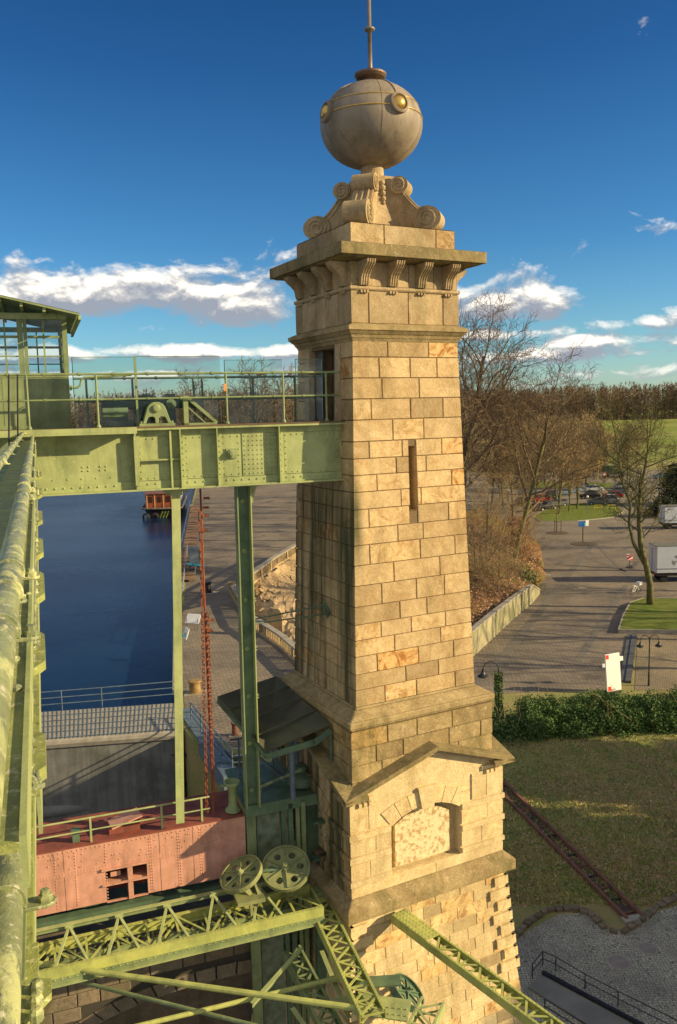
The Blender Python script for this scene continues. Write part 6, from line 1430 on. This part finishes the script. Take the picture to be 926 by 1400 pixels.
# scrub belt and trees beyond the car park
rng=random.Random(8); 
t0=plant('field_edge_tree','pale bare tree at the near edge of the green field, first of the ragged line',G(720,625),71,13,.2,BARK,TWIGY,'bare trees along the edge of the green field',kids=(13,7,5,4),mx=3,minr=.055,start=(.15,.1))
for i in range(26):
    px=648+i*8.5+rng.uniform(-4,4); 
    if px>840 and i%3: continue
    py=rng.choice((612,622,632,640)); t=copy_tree(t0); t.location=G(px,py); t.rotation_euler.z=i; s_=rng.uniform(.75,1.25); t.scale=(s_,s_,s_)
t0['label']='bare tree in the ragged line at the near edge of the green field'
for o in scene.objects:
    if o.get('group')=='bare trees along the edge of the green field' and o.parent is None: o['label']='bare tree in the ragged line at the near edge of the green field'
# two trees beyond the canal seen over the walkway
for px,py,h,sd_,lb in ((350,655,42,91,'tall bare crown standing against the sky above the walkway railing'),(404,655,40,92,'bare crown against the sky close to the tower doorway'),(262,655,36,93,'faint bare crown above the triangular bracket')):
    p=YD(px,600,300); p.z=0; plant('far_bare_tree',lb,p,sd_,h*.80,.5,BARK,TWIG,'bare trees beyond the canal',kids=(12,7,6,5),mx=3,minr=.07,start=(.35,.1),ratio=(.42,.5,.55))
# dark evergreen at right edge
def evergreen(name,label,p,H_,rad,n,m=LEAF,base=.1,s0=.1,s1=.2,grp=None,seed=1,pw=.7):
    rng=random.Random(seed); t=thing(name,label,'tree',p,0.,grp,(0,0,0)); t.location=p; mb=MB()
    cl=[]
    for i in range(90): f=rng.random(); a=rng.random()*6.28; rr=rad*(1-f)**pw*rng.uniform(.6,1.); cl.append((Vector((rr*math.cos(a),rr*math.sin(a),H_*(base+(1-base)*f))),rad*.28*(1.1-f*.6)))
    def fn(r): c,s=cl[r.randrange(len(cl))]; return c+Vector((r.gauss(0,s),r.gauss(0,s),r.gauss(0,s*.8)))
    leaves(mb,rng,fn,n,s0,s1); mb.build('crown',m,t,fix=False); mb=MB(); mb.path([(0,0,0),(0,0,H_*.5),(0,0,H_*.9)],[rad*.1,rad*.07,.03],8); mb.build('trunk',BARK,t); return t
evergreen('evergreen_tree','dark evergreen tree cut by the right edge above the white trailer',G(925,690),7.5,3.4,9000,m=SPRUCE,seed=4,base=.03,pw=.4,s0=.15,s1=.3)
evergreen('evergreen_tree','low brown green evergreen bush right behind the white trailer',G(908,706),3.0,2.6,5000,m=SPRUCE,seed=6,base=.03,pw=.4,s0=.12,s1=.25)
# unseen dense trees added on the right to shade lawn and tower base
for i,(x,y,h,r_) in enumerate(((41,12.,19,5.5),(42,20.5,24,5.6),(43,29.,23,4.6),(45,38.6,20,4.2))):
    evergreen('shade_tree',['tall dense evergreen by the cobbled yard, first of its row','dense evergreen, second of its row beside the lawn','dense evergreen, third of its row beside the lawn','narrower dense evergreen at the road end of its row'][i],(x,y,0),h,r_,14000,m=SPRUCE,seed=20+i,base=.0,pw=.35,s0=.45,s1=.8,grp='row of evergreens right of the lawn')
# bare avenue out of frame on the right that throws the striped shadows on the road
av=plant('avenue_tree','bare avenue tree beyond the right edge of the photo',Vector((48,58,0)),101,17,.33,BARK,TWIG,'bare avenue trees beside the road',kids=(8,5,4,3),mx=3,minr=.03,start=(.4,.1))
for i,(x,y) in enumerate(((50,66),(52,74),(55,84),(62,70),(58,96),(60,112))):
    c=copy_tree(av); c.location=(x,y,0); c.rotation_euler.z=i*1.7; s_=1+.25*math.sin(i*2.1); c.scale=(s_,s_,s_)
for i,(x,y) in enumerate(((4,128),(10,136),(2,146),(12,152),(0,163),(14,172),(3,182),(20,140),(24,160),(18,190))):
    c=copy_tree(av); c.location=(x,y,0); c.rotation_euler.z=i*1.1+.4; c.scale=(1.15,1.15,1.0); c['label']='bare tree on the terrace behind the tower, hidden from the high walkway'; c['group']='bare trees on the terrace behind the tower'
# woodland
def woodland():
    rng=random.Random(99); mb=MB(); 
    vs=[];fs=[];cs=[]
    def add(v,f,c): n=len(vs); vs.extend(v); fs.extend([tuple(n+i for i in q) for q in f]); cs.extend([c]*len(f))
    for i in range(4300):
        x=rng.uniform(-430,520); row=rng.random()**1.5; y=600+row*110+.06*abs(x-80)*0; 
        z=5.5+(y-520)*.0312 if y<600 else 8+(y-600)*.005
        h=(24.5+rng.gauss(0,2.2))*(1 if x>60 else 1.12)*(1+.16*mnoise.noise(Vector((x*.018,0,1)))+.10*mnoise.noise(Vector((x*.07,y*.03,2)))); w_=rng.uniform(2.4,4.6); c=rng.random()
        add([(x-.22,y,z),(x+.22,y,z),(x,y,z+h*.84)],[(0,1,2)],.6+c*.5)
        for k in range(60):
            f=rng.random()**.8; zz=z+h*(.16+.78*f); ww=w_*1.15*math.sin(math.pi*min(1,.25+.62*f))*rng.uniform(.3,1.1); a=rng.random()*6.28
            ex,ey=ww*math.cos(a),ww*math.sin(a); up=rng.uniform(.5,2.4); t_=rng.uniform(.05,.2)
            add([(x,y,zz-up*.6),(x+ex*.5+t_,y+ey*.5,zz-up*.1),(x+ex,y+ey,zz+up*.6),(x+ex*.5-t_,y+ey*.5,zz+t_)],[(0,1,2,3)],c)
    mb.v,mb.f,mb.c=vs,fs,cs; o=mb.build('woodland',WOODM,None,fix=False); tag(o,'long brown leafless woodland along the horizon beyond the green field','woodland',None,'stuff')
    rng=random.Random(98); mb=MB()      # understorey
    leaves(mb,rng,lambda r:Vector((r.uniform(-430,520),r.uniform(598,680),7.9+10*r.random()**2.2)),30000,.5,1.3)
    o=mb.build('undergrowth',WOODM,None,fix=False); tag(o,'dark brown undergrowth at the foot of the woodland','undergrowth',None,'stuff')
woodland()
# hedge line dots in the field and low scrub strip
rng=random.Random(51); mb=MB()
def sf(r):
    px=r.uniform(640,830); py=r.uniform(600,646); p=G(px,py); p.z=abs(r.gauss(0,1.3)); return p
leaves(mb,rng,sf,30000,.3,.7); o=mb.build('scrub',TWIGY,None,fix=False); tag(o,'brown scrub and brambles between the car park and the green field','scrub',None,'stuff')
mb=MB()

# lawn litter
rng=random.Random(77); mb=MB()
def lf(r):
    while True:
        px=r.uniform(690,930); py=r.uniform(1010,1290); p=G(px,py); k=mnoise.noise(Vector((p.x*.25,p.y*.25,3)))
        if (py<1240 or (px>870 and py<1225) or (px<850 and py<1238)) and r.random()<.35+k*1.3+(px-690)/500: 
            p.z=.02; return p
leaves(mb,rng,lf,9000,.035,.075); o=mb.build('fallen_leaves',DRYL,None,fix=False); tag(o,'pale brown fallen leaves scattered over the lawn','leaves',None,'stuff')
mb=MB()
for i in range(26000):
    px=rng.uniform(680,940); py=rng.uniform(985,1290); p=G(px,py)
    if py>1238 and not (px>905 and py<1225): continue
    a=rng.random()*3.14; h=rng.uniform(.05,.14); w_=rng.uniform(.02,.05); mb.add([(p.x-w_*math.cos(a),p.y-w_*math.sin(a),0),(p.x+w_*math.cos(a),p.y+w_*math.sin(a),0),(p.x+rng.gauss(0,.04),p.y+rng.gauss(0,.04),h)],[(0,1,2)],rng.random())
o=mb.build('grass_tufts',BLADE,None,fix=False); tag(o,'short uneven grass tufts on the lawn below the hedge','grass',None,'stuff')
mb=MB()
def cf(r):
    while True:
        p=Vector((r.uniform(3,33),r.uniform(60,108),0)); i_,d_=inside(p.x,p.y,MP)
        if i_ and d_>.3: p.z=min(.25+d_*.62 if p.y>84 else 1.5+d_*.32,4.6)+.25; return p
leaves(mb,rng,cf,14000,.07,.14); o=mb.build('leaf_litter',DRYL,None,fix=False); tag(o,'brown leaf litter covering the bank above the retaining wall','leaves',None,'stuff')

# ================= VEHICLES =================
def carpaint(name,c):
    m,N,b=mat(name,.38,.0,.35); b.inputs['Base Color'].default_value=c+(1,); b.inputs['Coat Weight'].default_value=.1; return m
CP={n:carpaint('car_paint_'+n,c) for n,c in dict(black=(.012,.013,.015),silver=(.42,.45,.48),blue=(.10,.18,.30),white=(.42,.42,.41),red=(.35,.02,.02),grey=(.16,.17,.18),teal=(.05,.22,.35),dark_green=(.02,.05,.03)).items()}
def car(label,p,yaw,col,kind='hatch',grp='cars parked on the far car park'):
    t=thing('parked_car',label,'car',p,yaw,grp,(0,0,0)); t.location=p
    L_,W_=4.3,1.76; hh=1.45 if kind!='suv' else 1.75
    xs=[-2.15,-2.12,-2.0,2.0,2.12,2.15]
    body=[(-2.15,.45),(-2.12,.80),(-1.95,.92),(-.95,.97),(1.75,1.0),(2.1,.92),(2.15,.5),(2.05,.28),(1.68,.26),(1.62,.5),(1.42,.62),(1.2,.62),(1.0,.5),(.94,.24),(-1.02,.24),(-1.08,.5),(-1.28,.62),(-1.5,.62),(-1.7,.5),(-1.76,.26),(-2.05,.28)]
    mb=MB(); mb.prism(body,lambda a,b,d:(a,d,b),-W_/2,W_/2); b_=mb.build('body',CP[col],t,bevel=.05)
    gl=[(-1.15,.965),(-.45,hh-.06),(-.2,hh),(1.35 if kind!='saloon' else .9,hh),(1.75 if kind=='suv' else 1.95 if kind!='saloon' else 1.5,.985)]
    mb=MB(); n=len(gl); vs=[(a,-W_/2+.06+max(0,(b-.96))*.35,b) for a,b in gl]+[(a,W_/2-.06-max(0,(b-.96))*.35,b) for a,b in gl]; mb.add(vs,[tuple(range(n-1,-1,-1)),tuple(range(n,2*n))]+[(i,(i+1)%n,n+(i+1)%n,n+i) for i in range(n)]); g=mb.build('windows',CARGL,t)
    mb=MB(); mb.box(-.3,1.3 if kind!='saloon' else .85,-W_/2+.22,W_/2-.22,hh-.02,hh+.03); mb.build('roof',CP[col],t,bevel=.02)
    for x in (-1.38,1.31):
        for sg in (-1,1):
            mb=MB(); mb.lathe([(.19,-.1),(.31,-.1),(.32,0),(.31,.08),(.19,.08)],18,(x,sg*(W_/2-.10),.32),(0,sg,0)); w_=mb.build('wheel',RUBBER,t); mb=MB(); mb.lathe([(.19,.07),(.08,.06),(.001,.07)],12,(x,sg*(W_/2-.10),.32),(0,sg,0)); mb.build('rim',CP['silver'],w_)
    for sg in (-1,1):
        mb=MB(); mb.box(-2.17,-2.08,sg*.62-.16,sg*.62+.16,.62,.78); mb.build('headlight',LAMPG,t); mb=MB(); mb.box(2.08,2.165,sg*.66-.12,sg*.66+.12,.65,.90); mb.build('tail_light',TAIL,t)
    return t
CARS=[(704,668,100,'black','suv','dark estate car with a pale rear, alone on the left of the car park'),(689,674,95,'silver','hatch','light car half hidden by twigs left of the dark estate'),
 (731,699,20,'black','hatch','nearest black car at the left end of the front row'),(748,697,25,'black','saloon','black saloon car, second in the front row'),(762,692,10,'grey','hatch','dark car with bright red tail light behind the pale slender trunk'),
 (752,682,5,'dark_green','suv','dark green off-road car in the second row'),(770,677,15,'blue','hatch','silver blue car in the second row'),(782,674,20,'blue','saloon','blue car beside the silver blue one'),(793,668,8,'grey','hatch','grey car at the right end of the second row'),
 (845,675,-15,'grey','saloon','long grey car at the back of the right hand group'),(838,681,-20,'red','hatch','dark red car between the silver and grey cars'),(832,688,-20,'silver','suv','large silver car nearest in the right hand group'),(818,690,-10,'grey','hatch','dark car tucked left of the large silver car'),
 (849,668,-15,'silver','hatch','pale car roof behind the long grey car'),(905,654,5,'teal','hatch','turquoise blue car parked on the road at the right edge'),
 (692,653,15,'silver','hatch','pale car beyond the verge at the far left'),(770,650,0,'grey','hatch','grey car beyond the verge behind the trees'),(714,690,95,'black','hatch','black hatchback by itself on the left part of the car park'),(722,676,10,'blue','hatch','dull blue car behind the nearest black one'),(738,686,10,'red','hatch','small dark red car squeezed behind the nearest black car'),(806,682,-8,'black','suv','black car between the two groups of parked cars'),(812,672,5,'silver','saloon','silver saloon behind the dark car in the middle'),(790,649,0,'white','hatch','white car beyond the verge left of the banner')]
for px,py,ya,c,k,lb in CARS: car(lb,G(px,py)+Vector((0,0,.024)),R(ya),c,k)
# green truck
p=G(838,652); t=thing('green_truck','small green covered truck at the field edge','truck',p,R(-10),None,(0,0,0)); t.location=p
mb=MB(); mb.prism([(-2.6,.9),(-2.6,2.7),(-2.0,3.1),(1.2,3.1),(1.5,2.7),(1.5,.9)],lambda a,b,d:(a,d,b),-1.2,1.2); mb.build('cover',simple('green_tarp',(.015,.13,.07),(.01,.09,.05),1,.6),t)
mb=MB(); mb.prism([(1.6,.5),(1.6,2.2),(2.3,2.2),(2.8,1.4),(3.2,1.3),(3.2,.5)],lambda a,b,d:(a,d,b),-1.05,1.05); mb.build('cab',CP['white'],t,bevel=.05)
for x in (-1.6,2.3):
    for sg in (-1,1): mb=MB(); mb.lathe([(.001,0),(.42,.0),(.45,.12),(.42,.24),(.001,.24)],16,(x,sg*.9,.45),(0,sg,0)); mb.build('wheel',RUBBER,t)
# white trailer with a faint tree print, and a second behind
def trailer(label,px,py,L_,H_,z0,yaw,twig):
    p=G(px,py); t=thing('box_trailer',label,'trailer',p,R(yaw),None,(0,0,0)); t.location=p
    mb=MB(); mb.box(0,L_,0,2.5,z0,z0+H_); mb.build('box_body',GREYW,t,bevel=.03)
    mb=MB(); mb.box(-.02,L_+.02,-.02,2.52,z0+H_+.003,z0+H_+.06); mb.build('roof',simple('grimy_roof',(.10,.10,.085),(.18,.17,.14),1.2,.8),t)
    mb=MB(); mb.box(-.01,L_,-.025,-.002,z0+.45,z0+.50); mb.build('dark_line',BLACK,t); mb=MB(); mb.box(.1,L_-.1,.1,2.4,z0-.35,z0-.003); mb.build('chassis',BLACK,t)
    for x in (1.0,L_-1.2):
        for y in (.3,2.2): mb=MB(); mb.lathe([(.001,-.12),(.42,-.12),(.45,0),(.42,.12),(.001,.12)],16,(x,y,.45),(0,1,0)); mb.build('wheel',RUBBER,t)
    for x in (.04,L_-.10): mb=MB(); mb.box(x,x+.06,-.022,-.002,z0+.01,z0+H_-.02); mb.build('corner_post',simple('dull_alloy',(.30,.32,.34),(.22,.24,.26),4,.5,.3),t)
    mb=MB(); mb.box(-.03,-.002,.2,2.3,z0+.1,z0+H_-.1); d_=mb.build('rear_door',GREYW,t); mb=MB(); mb.box(-.06,-.031,1.2,1.26,z0+.2,z0+H_-.3); mb.build('lock_bar',BLACK,d_)
    for y in (.25,2.25): mb=MB(); mb.box(-.05,-.003,y-.12,y+.12,z0-.18,z0-.06); mb.build('tail_light',TAIL,t)
    for x in (1.6,3.0,4.4): mb=MB(); mb.box(x-.05,x+.05,-.03,-.002,z0+.08,z0+.13); mb.build('side_marker',YEL,t)
    if twig:
        mb=MB(); rng=random.Random(3)
        def tw(x,z,a,l,r,n):
            x2,z2=x+math.cos(a)*l,z+math.sin(a)*l; mb.bar((x,-.012,z),(x2,-.012,z2),r,.006,up=(0,1,0))
            if n: 
                for k in range(3): tw(x2,z2,a+rng.uniform(-.9,.9),l*.65,r*.6,n-1)
        tw(2.9,z0+1.0,2.5,.5,.06,4); mb.build('printed_twig',simple('print_brown',(.14,.12,.12),(.2,.17,.16),5,.6),t)
    return t
trailer('large grey white box trailer parked at the right edge with a faint tree print',897,797,7.5,3.0,1.1,-1,True)
trailer('smaller grey white box trailer behind the evergreen bush, further back',908,724,6.5,2.6,1.0,-1,False)
# bicycle like white signpost, striped board
p=G(869,812); t=thing('cargo_bicycle','white bicycle leaning beside the forked mossy tree','bicycle',p,R(35),None,(0,0,0)); t.location=p; BW=simple('white_frame',(.75,.76,.72),(.6,.62,.6),5,.4)
for x in (-.52,.52): mb=MB(); mb.path([(x+.34*math.cos(a),0,.35+.34*math.sin(a)) for a in [R(15*i) for i in range(25)]],.022,6); mb.build('wheel',RUBBER,t)
mb=MB(); 
for a,b in (((-.52,.35),(-.12,.32)),((-.12,.32),(-.25,.85)),((-.52,.35),(-.22,.78)),((-.12,.32),(.35,.82)),((-.23,.8),(.34,.85)),((.34,.9),(.52,.35))): mb.tube((a[0],0,a[1]),(b[0],0,b[1]),.03,6)
mb.build('frame',BW,t); mb=MB(); mb.path([(.30,-.3,1.05),(.36,-.15,1.02),(.34,0,.98),(.36,.15,1.02),(.30,.3,1.05)],.02,6); mb.tube((.34,0,.88),(.34,0,1.0),.02,6); mb.build('handlebar',BW,t)
mb=MB(); mb.lathe([(.001,.88),(.12,.90),(.12,.94),(.001,.96)],10,(-.27,0,0)); mb.build('saddle',WHITE,t); mb=MB(); mb.box(.38,.85,-.22,.22,.9,1.2); mb.build('basket',BW,t)
p=G(861,776); t=thing('warning_board','small board with red and white diagonal stripes beside the road','sign',p,R(10),None,(0,0,0)); t.location=p
mb=MB(); mb.box(-.38,.38,-.02,.02,.9,1.7); pn=mb.build('panel',WHITE,t); mb=MB()
for k in (-.5,-.05,.4): mb.add([(max(-.37,min(.37,x)),-.024,1.3+z) for x,z in ((-.37,k-.22),(-.37,k+.0),(.37,k+.42 if k<.1 else .38),(.37,k+.2 if k<.1 else .38))] if False else [(x,-.024,1.3+max(-.39,min(.39,z))) for x,z in ((-.37,k-.3),(-.37,k-.08),(.37,k+.32),(.37,k+.10))],[(0,1,2,3)])
mb.build('stripes',REDS,t); mb=MB(); mb.box(-.04,.04,.025,.06,0,1.6); mb.box(-.3,.3,-.2,.25,0,.12); mb.build('stand',BLACK,t)
p=G(797,741); t=thing('guide_sign','blue and white sign on a thin sapling post in the round planting bed','sign',p,R(12),None,(0,0,0)); t.location=p
mb=MB(); mb.tube((0,0,0),(0,0,3.1),.07,8); mb.build('post',BLACK,t); mb=MB(); mb.box(-.75,.35,-.10,-.05,2.3,3.1); mb.build('blue_panel',simple('blue_sign',(.02,.13,.42),(.02,.10,.35),3,.4),t); mb=MB(); mb.box(.36,.85,-.12,-.06,2.35,3.2); mb.build('white_panel',WHITE,t); mb=MB(); mb.box(.1,.35,-.125,-.101,2.4,2.8); mb.build('cyan_panel',CYAN,t)
t=plant('young_tree','young sapling in the left round planting bed',G(762,727),131,5.2,.07,BARKM,TWIGY,kids=(8,4,3),mx=2,start=(.4,.1),minr=.02)
p=G(762,729); t=thing('tree_guard','three dark stakes around the young sapling','tree guard',p,0.,None,(0,0,0)); t.location=p
for a in (0,2.1,4.2): mb=MB(); mb.tube((.6*math.cos(a),.6*math.sin(a),0),(.6*math.cos(a),.6*math.sin(a),2.0),.05,6); mb.build('stake',BARK,t)
mb=MB(); mb.path([(.6*math.cos(a),.6*math.sin(a),1.8) for a in (0,2.1,4.2,6.283)],.03,5); mb.build('rail',BARK,t)
p=G(817,655); t=thing('banner_flag','tall narrow yellow banner tilted on a pole beside the car park','banner',p,0.,None,(0,0,0)); t.location=p
tp=YD(826,600,p.y)-p; lo=YD(819,634,p.y)-p
mb=MB(); mb.tube((0,0,0),lo,.09,6); mb.build('pole',YEL,t); mb=MB(); mb.bar(lo,tp,.55,.08,up=(0,1,0)); mb.build('banner',YEL,t)
p=G(827,660); t=thing('round_sign','round white and red traffic sign at the verge','sign',p,0.,None,(0,0,0)); t.location=p; mb=MB(); mb.tube((0,.05,0),(0,.05,1.9),.05,6); mb.build('post',BLACK,t); mb=MB(); mb.lathe([(.55,-.02),(.55,.02),(.001,.02)],20,(0,0,2.2),(0,-1,0)); d_=mb.build('disc',WHITE,t); mb=MB(); mb.lathe([(.56,.022),(.56,.03),(.40,.03),(.40,.022)],20,(0,0,2.2),(0,-1,0)); mb.build('red_ring',REDS,d_)
for i,(px,py) in enumerate(((818,697),(836,697))):
    p=G(px,py); t=thing('barrier_hoop',['yellow bent tube barrier at the left of the parking lawn edge','yellow bent tube barrier below the large silver car'][i],'barrier',p,0.,'yellow barriers on the parking lawn',(0,0,0)); t.location=p
    mb=MB(); mb.path([(-.7,0,0),(-.7,0,.9),(.7,0,.9),(.7,0,0)],.06,6); mb.build('hoop',YEL,t); mb=MB(); mb.tube((-.7,0,.45),(.7,0,.45),.04,6); mb.build('crossbar',YEL,t)
p=G(804,690) ; t=thing('park_lamp','slim park lamp with a round white head on the parking lawn','lamp',G(803,703),0.,None,(0,0,0)); t.location=G(803,703)
mb=MB(); mb.tube((0,0,0),(0,0,3.0),.05,6); mb.build('post',BLUEG,t); mb=MB(); mb.lathe([(.001,2.95),(.2,3.05),(.26,3.25),(.15,3.42),(.001,3.46)],14,(0,0,0)); mb.build('globe',LAMPG,t)
